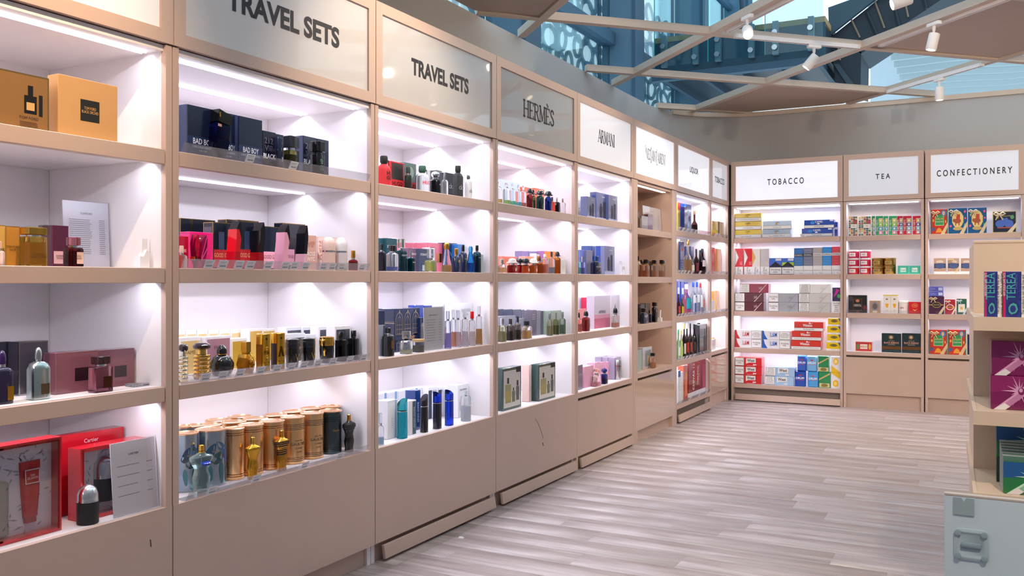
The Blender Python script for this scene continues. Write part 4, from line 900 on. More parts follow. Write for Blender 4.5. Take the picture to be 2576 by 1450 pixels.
def bar(l, r, top, desc, sidec, kind):
    root, w, d, h = put('perfume_bottle', l, r, top, .05, .035, desc, 'perfume bottle', 's'); MB().rbox(w, d, 0, h, .004, m='m#d6a83c').obj('gold_bar', None, root)
    MB().box(-w / 2 - .0008, -w / 2, -d * .4, d * .4, .004, h * .72).obj('side_panel', sidec, root)
    y = -d / 2
    mb = MB(); mb.tube([(0, y, h * .86), (0, y - .001, h * .86)], .004, 10); mb.obj('spray_hole', K, root)
    if kind == 'ring':
        for rr_ in (.016, .009): 
            m = MB(); m.tube([(rr_ * .75 * math.cos(6.283 * k / 18), y - .001, h * .5 + rr_ * 1.3 * math.sin(6.283 * k / 18)) for k in range(18)], .0016, 6, None, True); m.obj('emblem', GO, root)
    else:
        MB().prism([(-.016, h * .36), (-.008, h * .36), (0, h * .56), (.008, h * .36), (.016, h * .36), (.003, h * .64), (-.003, h * .64)], y - .002, y).obj('emblem', 'm#7a5a1c', root)
    letters(root, text_geo('MILLION\nGOLD'), 0, y - .0008, h * .2, h * .12, 'm#8a6a24', w * .7)
bar(643, 681, 840, 'gold ingot bottle with ring emblem', 'm#a87f2c', 'ring'); bar(680, 718, 838, 'gold ingot bottle with arrow emblem and dark side', K, 'arrow')
def cup(l, r, top, desc, topc, letter, v=.05, handle=False):
    root, w, h = prof('perfume_bottle', l, r, top, v, desc, 'perfume bottle', [('bottle_body', K, [(.82, 0), (.86, .02), (.97, .5), (.95, .66)]), ('shoulder', topc, [(.97, .66), (1, .7), (1, .86), (.96, .9)]), ('cap', topc, [(.94, .9), (.95, .97), (.7, 1)])])
    if letter: letters(root, text_geo(letter, .0), 0, -w / 2 * .97, h * .36, h * .24, 'm#e2c46a', w * .4)
    if handle: mb = MB(); mb.tube([(-w * .48, -w * .1, h * .9), (-w * .72, -w * .3, h * .85), (-w * .66, -w * .35, h * .5), (-w * .46, -w * .2, h * .3)], .004, 8); mb.obj('handle', GO, root)
cup(717, 753, 853, 'left black cup bottle with gold letter', 'p#1a1c22', 'V'); cup(756, 793, 851, 'right black cup bottle with gold letter', 'p#1a1c22', 'V'); cup(803, 841, 847, 'navy cup bottle with gold top and handle', GO, None, handle=True)
for (a, b, t, n) in ((842, 873, 835, 'left'), (875, 904, 832, 'right')):
    bt(a, b, t, .05, n + ' square black bottle with round flat stopper', 'g#33303a' if n == 'left' else K, K, d=.04, bh=.74, cw=.8, cap='cyl', sw=.4, sh=.03, neck='p#22242a', liq=('q#241a22', .7) if n == 'left' else None)
lip(FL, 2.10, 3.12, SH[2], 'clear acrylic rail with eleven tickets on second cabinet third shelf', (514, 558, 601, 653, 695, 731, 762, 797, 835, 878, 912))
L(1, 4)
GT = 'b#ecbe8a'; LD = 'b#f2c8a0'
ART = lambda: [(-.75, .62, .42, .1, .5, 's#27405c'), (.1, .66, .5, .09, -.4, 's#31577e'), (.75, .72, .4, .12, .6, 's#2a2c4e'), (-.25, .5, .5, .1, .2, 's#1f4a56'), (.5, .5, .38, .11, -.6, 's#3c4a86'), (.0, .24, .2, .2, .1, 's#35606a'), (.6, .22, .2, .18, -.3, 's#2c4a58'), (-.8, .25, .2, .15, .3, 's#4a7a84')]
BT = 'b#a5b3bf'; LT = [('Jean Paul', .62, .06, 's#8a7450'), ('GAULTIER', .54, .06, 's#5a4a38'), ('LE BEAU', .44, .04, 's#6a5a44')]
tin(440, 498, 1088, .09, 'front left grey-blue tin with dark petal print', BT, LD, (), ART(), LT); tin(493, 568, 1078, .07, 'large petal-print tin behind the clear torso bottle', BT, LD, (), ART(), LT)
tin(432, 480, 1072, .2, 'rear grey-blue tin at the left end', BT, LD); tin(455, 512, 1070, .2, 'second rear grey-blue tin', BT, LD)
BD = [(.86, .875, 'm#b0744c'), (.9, .915, 'm#b0744c'), (.06, .075, 'm#b0744c'), (.1, .115, 'm#b0744c')]
DK = [(z, z + .012, 's#3a2a22') for z in (.74, .775, .81, .845, .06, .095, .13)]
tin(565, 614, 1076, .08, 'leftmost front gold tin with fine ribs', GT, LD, BD); tin(601, 662, 1067, .08, 'front gold tin directly behind the first gold torso bottle', GT, LD, BD); tin(653, 715, 1058, .08, 'front gold tin behind the striped gold torso bottle', GT, LD, BD)
PT = [('Jean Paul', .5, .05, 's#6a4a30'), ('GAULTIER', .43, .06, 's#4a3020'), ('LE MALE', .34, .035, 's#6a4a30'), ('ELIXIR', .26, .03, 's#6a4a30')]
tin(707, 766, 1048, .08, 'left front gold tin with black stripes and print', GT, LD, DK, None, PT); tin(757, 814, 1038, .08, 'right front gold tin with black stripes and print', GT, LD, DK, None, PT)
TT = 'b#4c5960'; tin(804, 860, 1032, .08, 'front dark grey-teal tin next to the black torso bottle', TT, LD, [(z, z + .01, 'm#2a3238') for z in (.76, .8, .84, .06, .1, .14)], None, [('Gaultier', .55, .05, 'm#c9a060')])
for k, (a, b, t, v) in enumerate(((495, 556, 1068, .19), (518, 578, 1056, .29), (558, 618, 1060, .19), (575, 634, 1047, .29), (613, 673, 1052, .19), (664, 722, 1043, .19), (712, 767, 1034, .19), (757, 813, 1026, .19))):
    tin(a, b, t, v, ORD[k] + ' gold lidded tin from the left in the back rows', GT, LD, BD, g='gold tins in the back rows')
tin(812, 864, 1020, .19, 'dark grey-teal tin in the back row', TT, LD)
torso(473, 540, 1119, .02, 'clear glass torso bottle with blue flower', 'g#d6f0ee', GO, None, 'p#1238b0'); torso(613, 658, 1100, .02, 'plain gold torso bottle', 'm#d6a238', GO); torso(686, 731, 1083, .02, 'gold torso bottle with black sailor stripes', 'm#c8923a', GO, 's#1c1410'); torso(858, 899, 1043, .03, 'black torso bottle with gold cap', K, GO, 'p#26262c')
lip(FL, 2.12, 3.11, .509, 'clear acrylic rail with four tickets on second cabinet bottom shelf', (531, 642, 764, 853))
# ------------------------------------------------------------------ cabinet 3
L(2, 0)
HU = lambda c: [('r', 0, 1, .04, .36, c), ('t', 'HUGO', .5, .22, .16, '#16181c', 0, .86, .03)]
def flask(l, r, top, v, desc, c, capc, txt, tcol, liq=None):
    root, w, h = prof('perfume_bottle', l, r, top, v, desc, 'perfume bottle', [('flask_body', c, [(.8, 0), (.98, .03), (1, .1), (1, .56), (.8, .66), (.45, .73)]), ('collar', capc, [(.42, .73), (.42, .78)]), ('screw_cap', capc, [(.5, .78), (.54, .8), (.54, .96), (.45, 1)])])
    if liq: MB().lathe([(w * .42, h * .03), (w * .42, h * .45)], 18).obj('liquid', liq, root)
    mb = MB(); mb.tube([(w * .25, 0, h * .9), (w * .55, 0, h * .86), (w * .62, 0, h * .7), (w * .45, 0, h * .62)], .003, 6); mb.obj('strap', capc, root)
    gv, gf, ar = text_geo(txt, .03); R = w / 2; H = h * .14 * (2 if '\n' in txt else 1); sx = min(H, w * .9 / ar); vs = [(R * 1.006 * math.sin(a * sx / R), -R * 1.006 * math.cos(a * sx / R), h * .36 + b * H) for a, b in gv]
    m = MB(); m.add(vs, gf, tcol); link('lettering', m.mesh('lettering', smooth=False), root)
flask(948, 984, 393, .05, 'red water-flask bottle with black screw cap', 's#c4202c', 's#1a1618', 'HU\nGO', 's#16181c')
bx(983, 1016, 405, .1, .05, 'red and black carton printed with a flask', 'c#c01e28', [('r', .08, .92, .36, .95, '#2a2024'), ('e', .45, .62, .22, .22, '#141214'), ('r', .0, 1, 0, .05, '#16181c')] + HU('#c01e28'), cat='carton', name='perfume_carton')
bx(1018, 1047, 408, .12, .05, 'grey-green carton with red band', 'c#5a6b6a', [('e', .5, .68, .28, .2, '#7c8c8a')] + HU('#b81e26'), cat='carton', name='perfume_carton')
bt(1018, 1036, 421, .06, 'small dark green bottle before the grey-green carton', 'g#4f6a62', 's#1f3b34', bh=.68, cw=.6, rnd=True)
flask(1045, 1080, 418, .04, 'clear flask bottle with green cap and red print', 'g#eef2f4', 's#2a5a4a', 'HUGO', 's#c8202c')
bx(1066, 1082, 425, .2, .05, 'pale grey carton behind the clear flask', 'c#b9bcc0', [('f', .001, '#e0e2e6')], cat='carton', name='perfume_carton')
bx(1098, 1112, 428, .2, .05, 'dark grey carton behind the chrome-capped bottle', 'c#4a5058', [('f', .001, '#7a828c')], cat='carton', name='perfume_carton')
bt(1081, 1110, 432, .04, 'black glass bottle with chrome cap', 'g#23252c', CH, bh=.66, cw=.6, rnd=True, cap='ball')
bt(1109, 1129, 434, .04, 'clear round-shouldered bottle with silver neck', CL, SI, bh=.68, cw=.55, d=.035, sh=.12, rr=.4)
bx(1121, 1146, 434, .12, .05, 'dark slate carton left of the black bottle', 'c#2c313c', [('f', .001, '#5a6270'), ('t', 'ck', .5, .5, .2, '#c0c4cc')], cat='carton', name='perfume_carton')
bt(1136, 1168, 418, .04, 'matte black bottle with thin white letters', 's#23252c', 's#15161a', bh=.78, cw=.42, d=.035, sh=.12, rr=.45, sw=.3, neck='s#15161a', txt=('ck', .42, .2, '#b9bec8'))
bx(1152, 1169, 425, .14, .05, 'white carton behind the black bottle', 'c#e9e8ee', [('t', 'ck', .5, .5, .2, '#8a8c94')], cat='carton', name='perfume_carton')
bt(1167, 1190, 440, .03, 'frosted white bottle with grey letters', 's#e4e6ee', 'm#b9bcc4', bh=.8, cw=.42, d=.03, sh=.12, rr=.45, sw=.3, txt=('ck', .42, .2, '#6a6e78'))
L(2, 1)
bx(972, 999, 599, .22, .05, 'teal carton in the back row with white lettering', 'c#2c5560', [('t', 'ETERNITY', .5, .75, .07, '#dfe8ea')], cat='carton', name='perfume_carton')
bx(946, 966, 599, .24, .05, 'teal carton at the left end of the back row', 'c#2c5560', [('f', .001, '#4a7884')], cat='carton', name='perfume_carton')
bt(950, 971, 614, .05, 'dark violet bottle at the left end', 'g#3a2c4a', K, bh=.72, cw=.6, cap='box', liq=('q#1c1230', .8))
bt(970, 1003, 618, .035, 'clear square bottle with black cap and a little blue liquid', CL, K, bh=.72, cw=.5, cap='box', liq=('q#3a52c0', .24))
bt(994, 1025, 602, .05, 'teal bottle with glass stopper', 'g#1c6a7c', 'g#d8e0d0', bh=.66, cw=.55, cap='box', neck=SI, liq=('q#0f5668', .85), txt=('ETERNITY', .75, .07, '#d8e4e8'))
bt(1022, 1045, 630, .035, 'small teal bottle with silver spray top', 'g#1c6474', SI, bh=.66, cw=.4, liq=('q#0f5060', .85), txt=('ETERNITY', .65, .08, '#d8e4e8'))
for k, (a, b) in enumerate(((1018, 1044), (1045, 1075), (1076, 1113))):
    bx(a, b, 611, .24, .05, ['left', 'middle', 'right'][k] + ' coral pink carton in the back row', 'c#e0708a', [('f', .001, '#f090a4')] + ([('r', .6, .95, .35, .65, 'm#d99a58')] if k == 2 else [('r', .2, .8, .5, .56, '#f4b0bc')]), cat='carton', name='perfume_carton')
bx(1027, 1054, 624, .14, .05, 'mauve carton with white lettering', 'c#7a5a74', [('t', 'ETERNITY', .5, .75, .09, '#efe6ee')], cat='carton', name='perfume_carton')
bx(1055, 1079, 626, .12, .05, 'slate blue carton with white lettering', 'c#44506a', [('t', 'ETERNITY', .5, .75, .09, '#efeef2'), ('r', .3, .6, .05, .3, '#c8ccd8')], cat='carton', name='perfume_carton')
bx(1082, 1094, 623, .16, .05, 'narrow dark-framed white carton', 'c#e8e8ee', [('f', .002, '#23252e')], cat='carton', name='perfume_carton')
bt(1065, 1101, 627, .03, 'wide clear bottle half full of yellow-green liquid', CL, 'g#e6ebf0', bh=.52, cw=.45, d=.045, neck=SI, rr=.3, cap='box', liq=('q#c9cf3c', .85))
prof('perfume_bottle', 1110, 1137, 612, .03, 'tapered clear bottle with gold top and amber liquid', 'perfume bottle', [('bottle_body', CL, [(.9, 0), (1, .03), (.95, .2), (.6, .5), (.4, .78)]), ('liquid', 'q#c08a14', [(.82, .02), (.82, .2), (.76, .24)]), ('cap', GO, [(.4, .78), (.52, .86), (.56, .94), (.4, 1)])])
bx(1120, 1150, 611, .24, .05, 'dark blue carton behind the gold-topped bottle', 'c#22365c', [('p', [(.2, .8), (.5, .55), (.8, .8), (.5, .65)], '#4a6a98')], cat='carton', name='perfume_carton')
bx(1152, 1168, 615, .22, .05, 'bright blue carton in the back row', 'c#3a78c0', [('f', .001, '#6aa0d8')], cat='carton', name='perfume_carton')
bt(1136, 1159, 626, .03, 'dark blue square bottle with gold cap', 'p#142042', GO, bh=.68, cw=.6, d=.035, txt=('o', .68, .16, '#d9b45a', .03))
bt(1154, 1176, 617, .045, 'tall midnight blue bottle with black cap', 'p#131c3a', K, bh=.72, cw=.5, txt=('Cool Water', .68, .05, '#c8d0e0'))
prof('perfume_bottle', 1174, 1194, 619, .03, 'bright blue drop-shaped bottle', 'perfume bottle', [('bottle_body', 'g#3aa0e0', [(.9, 0), (1, .1), (.9, .4), (.55, .66), (.42, .78)]), ('liquid', 'q#1c6ac0', [(.8, .02), (.85, .1), (.8, .36)]), ('cap', 'g#5ab8ec', [(.5, .78), (.55, .88), (.45, .96), (.1, 1)])])
bt(1189, 1211, 618, .03, 'teal rectangular bottle with black cap', 'g#1e5f7a', K, bh=.76, cw=.5, liq=('q#184a60', .8), txt=('Cool Water', .72, .05, '#c8d8e0'))
bx(1197, 1216, 640, .14, .05, 'pale blue carton behind the teal bottle', 'c#b8ccd8', [('f', .001, '#dce8ee')], cat='carton', name='perfume_carton')
L(2, 2)
AR = []
for k in range(3):
    x = .19 + k * .31; gd, nv = '#93846e', '#1c2a4c'
    AR += [('r', x - .14, x + .14, .40, .72, gd), ('e', x, .72, .14, .2, gd), ('r', x - .125, x + .125, .41, .72, nv), ('e', x, .72, .125, .18, nv), ('r', x - .08, x + .08, .42, .70, gd), ('e', x, .70, .08, .12, gd), ('r', x - .07, x + .07, .43, .70, nv), ('e', x, .70, .07, .105, nv), ('r', x - .006, x + .006, .4, .9, gd), ('r', x - .125, x + .125, .52, .53, gd), ('r', x - .125, x + .125, .62, .63, gd), ('p', [(x - .03, .92), (x + .03, .92), (x, .98)], gd),
           ('r', x - .12, x + .12, .03, .22, '#6a665f'), ('r', x - .10, x + .10, .03, .2, nv), ('r', x - .006, x + .006, .03, .2, '#6a665f'), ('r', x - .1, x + .1, .11, .118, '#6a665f')]
bx(992, 1056, 778, .14, .1, 'large navy gift box printed with arched windows', 'c#1c2a4c', AR + [('r', 0, 1, .28, .36, '#2a3656'), ('t', 'GIVENCHY', .5, .32, .075, '#e0b070', 0, .84, .02)], [('r', 0, 1, .66, .68, '#a89478'), ('r', 0, 1, .7, .705, '#a89478')])
bx(948, 968, 783, .1, .1, 'navy gift box at the left end', 'c#1c2a4c', [('r', 0, 1, .66, .68, '#a89478'), ('r', .3, .7, .2, .5, '#3a4668')])
bx(1046, 1066, 769, .3, .05, 'royal blue carton left of the price card', 'c#1c3ea0', [('f', .001, '#3a5cc0')], cat='carton', name='perfume_carton')
bx(1068, 1092, 770, .3, .05, 'royal blue carton behind the price card', 'c#1c3ea0', [('f', .001, '#3a5cc0')], cat='carton', name='perfume_carton')
bx(1057, 1069, 800, .12, .05, 'narrow navy carton printed with an arch', 'c#1c2a4c', [('e', .5, .72, .3, .12, '#8a7f74'), ('r', .2, .8, .3, .72, '#6a665f')], cat='carton', name='perfume_carton')
paper(1068, 1116, 775, .05, 'grey price card in a clear stand', 'HERMES & GIVENCHY', 9, .02)
bx(950, 964, 819, .08, .04, 'small grey-blue carton behind the black bottle', 'c#9aa2b4', [('f', .001, '#c4cad6')], cat='carton', name='perfume_carton')
bt(958, 995, 825, .03, 'black bottle with gold square emblem', 'p#0e0d10', K, d=.045, bh=.76, cw=.42, cap='box', sw=.5, rr=.3, lab=(.36, .78, .35, .72, 'm#b9824a'))
bt(1005, 1039, 834, .03, 'clear bottle with faceted glass stopper', CL, 'g#e6e6e2', d=.045, bh=.6, cw=.68, cap='box', neck='p#1a1a1e', liq=('q#d9d2a8', .3))
prof('glass_jar', 1037, 1068, 854, .03, 'glass jar of coffee beans with wooden lid', 'jar', [('jar', CL, [(.98, 0), (1, .04), (1, .8)]), ('coffee_beans', 's#3a2a1c', [(.9, .02), (.9, .52)]), ('wooden_lid', 's#c9a878', [(1.02, .8), (1.02, 1)])])
for (a, b, t, n) in ((1110, 1141, 766, 'left'), (1142, 1188, 764, 'right')):
    bx(a, b, t, .2, .06, n + ' white carton behind the tall flower bottles', 'c#eeeef3', [('t', 'FLOWER', .65, .82, .08, '#a8a8b0', 0, .6), ('t', 'KENZO', .65, .72, .04, '#55555c', 0, .4)], cat='carton', name='perfume_carton')
for (a, b, t, v, q, cp, n) in ((1117, 1136, 783, .03, 'q#8a70c0', 'g#dfe4ee', 'tall slim bottle with violet liquid and blue leaf print'), (1133, 1147, 780, .06, 'q#e08a60', 'g#dfe4ee', 'tall slim bottle with peach liquid'), (1143, 1161, 781, .04, 'q#e8c0c0', 'g#dfe4ee', 'tall slim bottle with pink liquid and red leaf print'), (1160, 1179, 779, .03, 'q#e8d8e0', 'g#e8ecf2', 'tall slim bottle with a red flower inside'), (1178, 1197, 784, .03, 'q#f0dcd8', 'p#c8141c', 'tall slim bottle with red flower cap'), (1196, 1214, 771, .03, 'q#d89430', 'g#e8ecf2', 'tall slim bottle with amber liquid')):
    rt = bt(a, b, t, v, n, CL, cp, rnd=True, bh=.74, cw=.5, sw=.6, sh=.02, taper=.8, liq=(q, .55))
    if 'leaf' in n or 'flower' in n:
        mb = MB(); wv = .012
        for k in range(9): mb.lathe([(.0008, 0), (.003, .004), (.0008, .008)], 6, 'p#2a4ab0' if 'blue' in n else 'p#c8202c', random.uniform(-.008, .008), -.0125) if False else mb.box(-.008 + (k * 37 % 16) * .001, -.005 + (k * 37 % 16) * .001, -.0152, -.0148, .03 + k * .008, .036 + k * .008, 'p#2a4ab0' if 'blue' in n else 'p#c8202c')
        mb.obj('printed_leaves', None, rt)
L(2, 4)
for k in range(5):
    a = 950 + k * 26; bx(a, a + 25, 993 - k * 4, .3, .06, ORD[k] + ' white carton with blue stripe in the left back row', 'c#eeeef4', [('r', .68, .9, 0, 1, '#7aa6c8')], cat='carton', name='perfume_carton', g='white striped cartons in the left back row')
for k, (a, b) in enumerate(((1078, 1101), (1103, 1126), (1128, 1150))):
    bx(a, b, 976 - k, .26, .06, ['leftmost', 'middle', 'rightmost'][k] + ' white carton with navy panel in the back row', 'c#eeeef4', [('r', .0, .35, 0, .9, '#28344a'), ('t', 'KENZO', .62, .85, .07, '#3a3c44', 0, .5)], cat='carton', name='perfume_carton')
bx(975, 1000, 1010, .09, .06, 'front white carton with pale blue wave', 'c#f0f0f5', [('r', .78, .9, 0, 1, '#9cb8dc'), ('l', .4, .5, .25, .55, 5, '#a8aab4')], cat='carton', name='perfume_carton')
bx(1028, 1047, 1010, .07, .06, 'front white carton with grey-teal edge', 'c#f0f0f5', [('r', .5, .96, 0, .96, '#4a6070'), ('t', 'KENZO HOMME', .72, .5, .08, '#d8e0e6', 1.57, .6)], cat='carton', name='perfume_carton')
bx(1045, 1058, 984, .12, .06, 'navy carton with sideways white print', 'c#1c3a78', [('t', 'KENZO HOMME', .5, .45, .06, '#d8e0f0', 1.57, .5)], cat='carton', name='perfume_carton')
bx(1152, 1178, 970, .14, .07, 'white carton with bold dark print at the right', 'c#ececf0', [('t', "L'EAU KENZO", .5, .84, .05, '#4a4a50', 0, .84, .01), ('r', .1, .35, .2, .5, '#c8c8d0')], cat='carton', name='perfume_carton')
bt(948, 966, 1040, .03, 'small clear bottle with pale blue liquid', CL, 'g#e4eaf2', bh=.6, cw=.5, liq=('q#9cc4dc', .4), rnd=True)
def kz(l, r, top, v, desc, c, c2, flip=1):
    root, w, d, h = put('perfume_bottle', l, r, top, v, .035, desc, 'perfume bottle', 'r'); d = w * .8
    MB().loft([(0, w * .96, d, d * .4), (.002, w, d, d * .45), (h * .66, w * .98, d, d * .45)], 4).obj('bottle_body', c, root)
    MB().loft([(h * .66, w * .9, d * .9, d * .4), (h * .68, w * .9, d * .9, d * .4)], 4).obj('collar', CH, root)
    MB().loft([(h * .68, w * .98, d, d * .45), (h * .9, w * .98, d, d * .45, 0, 0, h * .17 / w * flip)], 4).obj('slanted_cap', c2, root)
kz(998, 1026, 1002, .03, 'turquoise bottle with slanted top', 'g#128a98', 'g#30a0a8', 1); kz(1056, 1078, 991, .035, 'black bottle with slanted top', 'p#14121a', 'p#1c1a24', 1); kz(1088, 1112, 983, .035, 'deep blue bottle with black lower half', 'p#0e1226', 'g#1838c0', -1); kz(1118, 1142, 978, .035, 'royal blue glass bottle with slanted top', 'g#1838c0', 'g#2848d0', -1)
bt(1159, 1185, 985, .03, 'clear bamboo-shaped bottle', CL, 'g#dfe6ee', d=.03, bh=.84, cw=.3, rnd=True, liq=('q#e6eaf0', .6), sw=.7)
# ------------------------------------------------------------------ cabinet 4
L(3, 0)
bx(1258, 1308, 451, .2, .03, 'pale blue backing carton behind the clear bottles', 'c#c3d2e2', [('f', .001, '#e6eef4')], cat='carton', name='perfume_carton')
bx(1318, 1345, 470, .2, .03, 'left orange carton behind the red bottle', 'c#e05c3a', [('e', .5, .55, .3, .2, '#ea7a58')], cat='carton', name='perfume_carton'); bx(1345, 1369, 473, .2, .03, 'right orange carton behind the green bottle', 'c#e05c3a', [('e', .5, .55, .3, .2, '#ea7a58')], cat='carton', name='perfume_carton')
for (a, b, t, q, n) in ((1249, 1265, 457, 'q#d8b040', 'first tall clear bottle from the left, yellow tinted'), (1264, 1285, 459, 'q#a8d860', 'second tall clear bottle from the left, lime tinted'), (1284, 1298, 462, 'q#58d098', 'third tall clear bottle from the left, mint tinted'), (1297, 1313, 465, 'q#48c8d0', 'fourth tall clear bottle from the left, aqua tinted'), (1311, 1325, 467, 'q#c86a48', 'fifth tall clear bottle from the left, rust tinted')):
    bt(a, b, t, .04, n, CL, CL, d=.035, bh=.74, cw=.55, cap='ball', sh=.1, rr=.3, liq=(q, .3), neck=SI)
for (a, b, t, v, c, n) in ((1323, 1342, 474, .03, 'g#b01c20', 'red lantern bottle with black ball cap'), (1337, 1349, 477, .09, 'g#5a8a4a', 'green lantern bottle half hidden behind the red one'), (1347, 1370, 479, .03, 'g#0c6058', 'dark green lantern bottle with black ball cap'), (1369, 1390, 481, .03, 'g#1c3cb0', 'blue lantern bottle with black ball cap')):
    bt(a, b, t, v, n, c, K, d=.035, bh=.7, cw=.62, cap='hat', sh=.1, rr=.3, liq=('q#' + c[2:], .7))
bt(1386, 1397, 497, .04, 'small orange and navy bottle', 'g#d85a40', 'p#2a2c48', bh=.7, cw=.6); bt(1396, 1409, 498, .03, 'black square bottle with silver neck', K, SI, bh=.72, cw=.45); bt(1407, 1424, 500, .03, 'clear square bottle at the right end', CL, SI, bh=.74, cw=.4)
L(3, 1)
bx(1264, 1300, 645, .2, .05, 'coral patterned carton in the back row', 'c#df7a6a', [('e', .3, .5, .1, .2, '#f0a090'), ('e', .7, .6, .1, .15, '#c85a50')], cat='carton', name='perfume_carton')
for k, (a, b) in enumerate(((1312, 1328), (1329, 1346), (1347, 1366))):
    bx(a, b, 632 + k * .5, .34, .05, ['left', 'middle', 'right'][k] + ' lilac carton at the very back', 'c#8a7aa8', [('f', .001, '#b0a4c8')], cat='carton', name='perfume_carton')
bx(1322, 1349, 645, .22, .05, 'peach carton behind the bowler-hat bottles', 'c#e8a08c', [('f', .001, '#f4c4b4')], cat='carton', name='perfume_carton')
bx(1350, 1367, 638, .2, .05, 'white carton with black frame', 'c#eceaf0', [('f', .003, '#3a3840')], cat='carton', name='perfume_carton')
bx(1368, 1383, 632, .3, .05, 'violet carton behind the tall bottles', 'c#b070b0', [('f', .001, '#d0a0d0')], cat='carton', name='perfume_carton'); bx(1386, 1403, 633, .25, .05, 'orange carton behind the amber bottle', 'c#e88a40', [('f', .001, '#f4b070')], cat='carton', name='perfume_carton')
bt(1250, 1274, 652, .04, 'clear bottle with pale gold liquid at the left end', CL, 'm#d8d0c0', d=.035, bh=.6, cw=.5, liq=('q#e0a840', .6))
for (a, b, v, c, q, cc, n) in ((1274, 1304, .03, 'g#d02818', 'q#c01c10', 's#efe0d8', 'red bottle with cream bowler-hat cap and oval label'), (1296, 1317, .08, 'g#d02818', 'q#c01c10', K, 'red bottle with black bowler-hat cap'), (1310, 1334, .04, 'g#e88a40', 'q#e07020', K, 'amber bottle with black bowler-hat cap'), (1330, 1354, .03, 'g#e8a060', 'q#e08838', 's#efe6dc', 'amber bottle with white bowler-hat cap')):
    rt = bt(a, b, 650, v, n, c, cc, d=.035, bh=.56, cw=.72, cap='hat', rr=.3, liq=(q, .85))
    o = MB(); o.prism([(.007 * math.cos(6.28 * k / 12), .011 * math.sin(6.28 * k / 12)) for k in range(12)], -.0195, -.0178, None, .008, .02); o.obj('oval_label', 's#ecd9cc', rt)
bt(1345, 1366, 645, .05, 'round amber bottle with gold neck', 'g#c87820', 'm#b07a50', rnd=True, bh=.66, cw=.5, liq=('q#a85c10', .8)); bt(1361, 1380, 640, .04, 'tall bottle half full of orange liquid', CL, 's#e8e0d8', bh=.8, cw=.5, liq=('q#e0682c', .6)); bt(1379, 1396, 634, .045, 'clear bottle with dark cap and steel band', CL, 's#3c4048', bh=.72, cw=.55, liq=('q#8090a8', .4)); bt(1394, 1411, 633, .03, 'amber bottle with black ball cap', 'g#d88a18', K, bh=.72, cw=.7, cap='hat', liq=('q#c87408', .85), lab=(.55, .9, .3, .7, 'm#d9a840'))
bx(1410, 1423, 653, .05, .04, 'small white carton at the right end', 'c#f0eef2', [('l', .2, .8, .2, .6, 3, '#c8c4cc')], cat='carton', name='perfume_carton')
L(3, 2)
for k in range(4):
    a = 1246 + k * 22; bx(a, a + 21, 779 + k * .5, .3, .05, ORD[k] + ' grey-blue wrapped carton in the back row', 'c#5a6078', [('f', .001, '#8a90a8')], cat='carton', name='perfume_carton', g='grey-blue cartons in the back row')
for k, (a, b) in enumerate(((1256, 1296), (1300, 1333))):
    bx(a, b, 797 + 6 * k, .18, .05, ['left', 'right'][k] + ' silver-grey carton behind the dark bottles', 'c#8a8c9c', [('f', .001, '#b8bac8')], cat='carton', name='perfume_carton')
bx(1336, 1349, 781, .14, .05, 'tall mauve-grey carton with pale print', 'c#6f6878', [('l', .2, .8, .6, .85, 3, '#a8a0b4')], cat='carton', name='perfume_carton'); bx(1350, 1360, 782, .14, .05, 'slim mauve-grey carton', 'c#857c90', [('f', .001, '#aaa2b4')], cat='carton', name='perfume_carton'); bx(1361, 1368, 783, .14, .05, 'very slim dark carton', 'c#544e60', [('f', .001, '#8a8296')], cat='carton', name='perfume_carton')
bx(1384, 1412, 783, .2, .05, 'pale green carton behind the olive bottles', 'c#9fb0a0', [('f', .001, '#c4d0c4')], cat='carton', name='perfume_carton')
for (a, b, t, v, c, cc, q, n) in ((1251, 1275, 801, .03, 'g#c8c8b0', SI, 'q#a8a070', 'clear olive bottle with silver cap'), (1273, 1295, 803, .04, 'g#6a5a58', 's#3a3038', 'q#3a2420', 'smoky bottle with brown cap'), (1293, 1312, 797, .03, 'g#8a8278', 's#15181c', 'q#585040', 'grey bottle with tall black cap'), (1310, 1339, 808, .03, CL, 's#1c1a1e', 'q#d89a20', 'wide bottle with amber liquid and black cap'), (1374, 1392, 787, .03, 'g#d0d0b8', SI, 'q#b0a870', 'left olive bottle with silver cap'), (1391, 1407, 787, .035, 'g#a8a878', SI, 'q#787840', 'middle olive bottle with silver cap'), (1406, 1424, 785, .03, 'g#b8c8b8', SI, 'q#8aa088', 'right green-tinted bottle with silver cap')):
    bt(a, b, t, v, n, c, cc, bh=.7, cw=.48, liq=(q, .6))
L(3, 4)
for (a, b, t, n, v) in ((1264, 1311, 929, 'left', .05), (1354, 1397, 919, 'right', .05)):
    bx(a, b, t, v, .055, n + ' dark green gift set picturing three bottles', 'c#2a4a48', [('r', .06, .95, .05, .93, '#cfc8c4'), ('r', .06, .95, .05, .3, '#e6e0da'), ('r', .14, .45, .16, .6, '#a39a72'), ('r', .16, .43, .2, .45, '#b3a462'), ('r', .24, .34, .62, .76, '#2a2c30'), ('r', .5, .66, .16, .42, '#7a7c68'), ('r', .55, .61, .43, .5, '#2f3134'), ('r', .72, .88, .18, .52, '#66686a'), ('r', .75, .84, .53, .66, '#303236'), ('r', .72, .98, .86, .98, '#1c2226')], [('f', .002, '#3a5a58')], cat='gift set', name='gift_set')
bx(1331, 1337, 920, .09, .05, 'pink and white carton edge left of the right green set', 'c#f0d0c8', [('f', .001, '#f4a890')], cat='carton', name='perfume_carton')
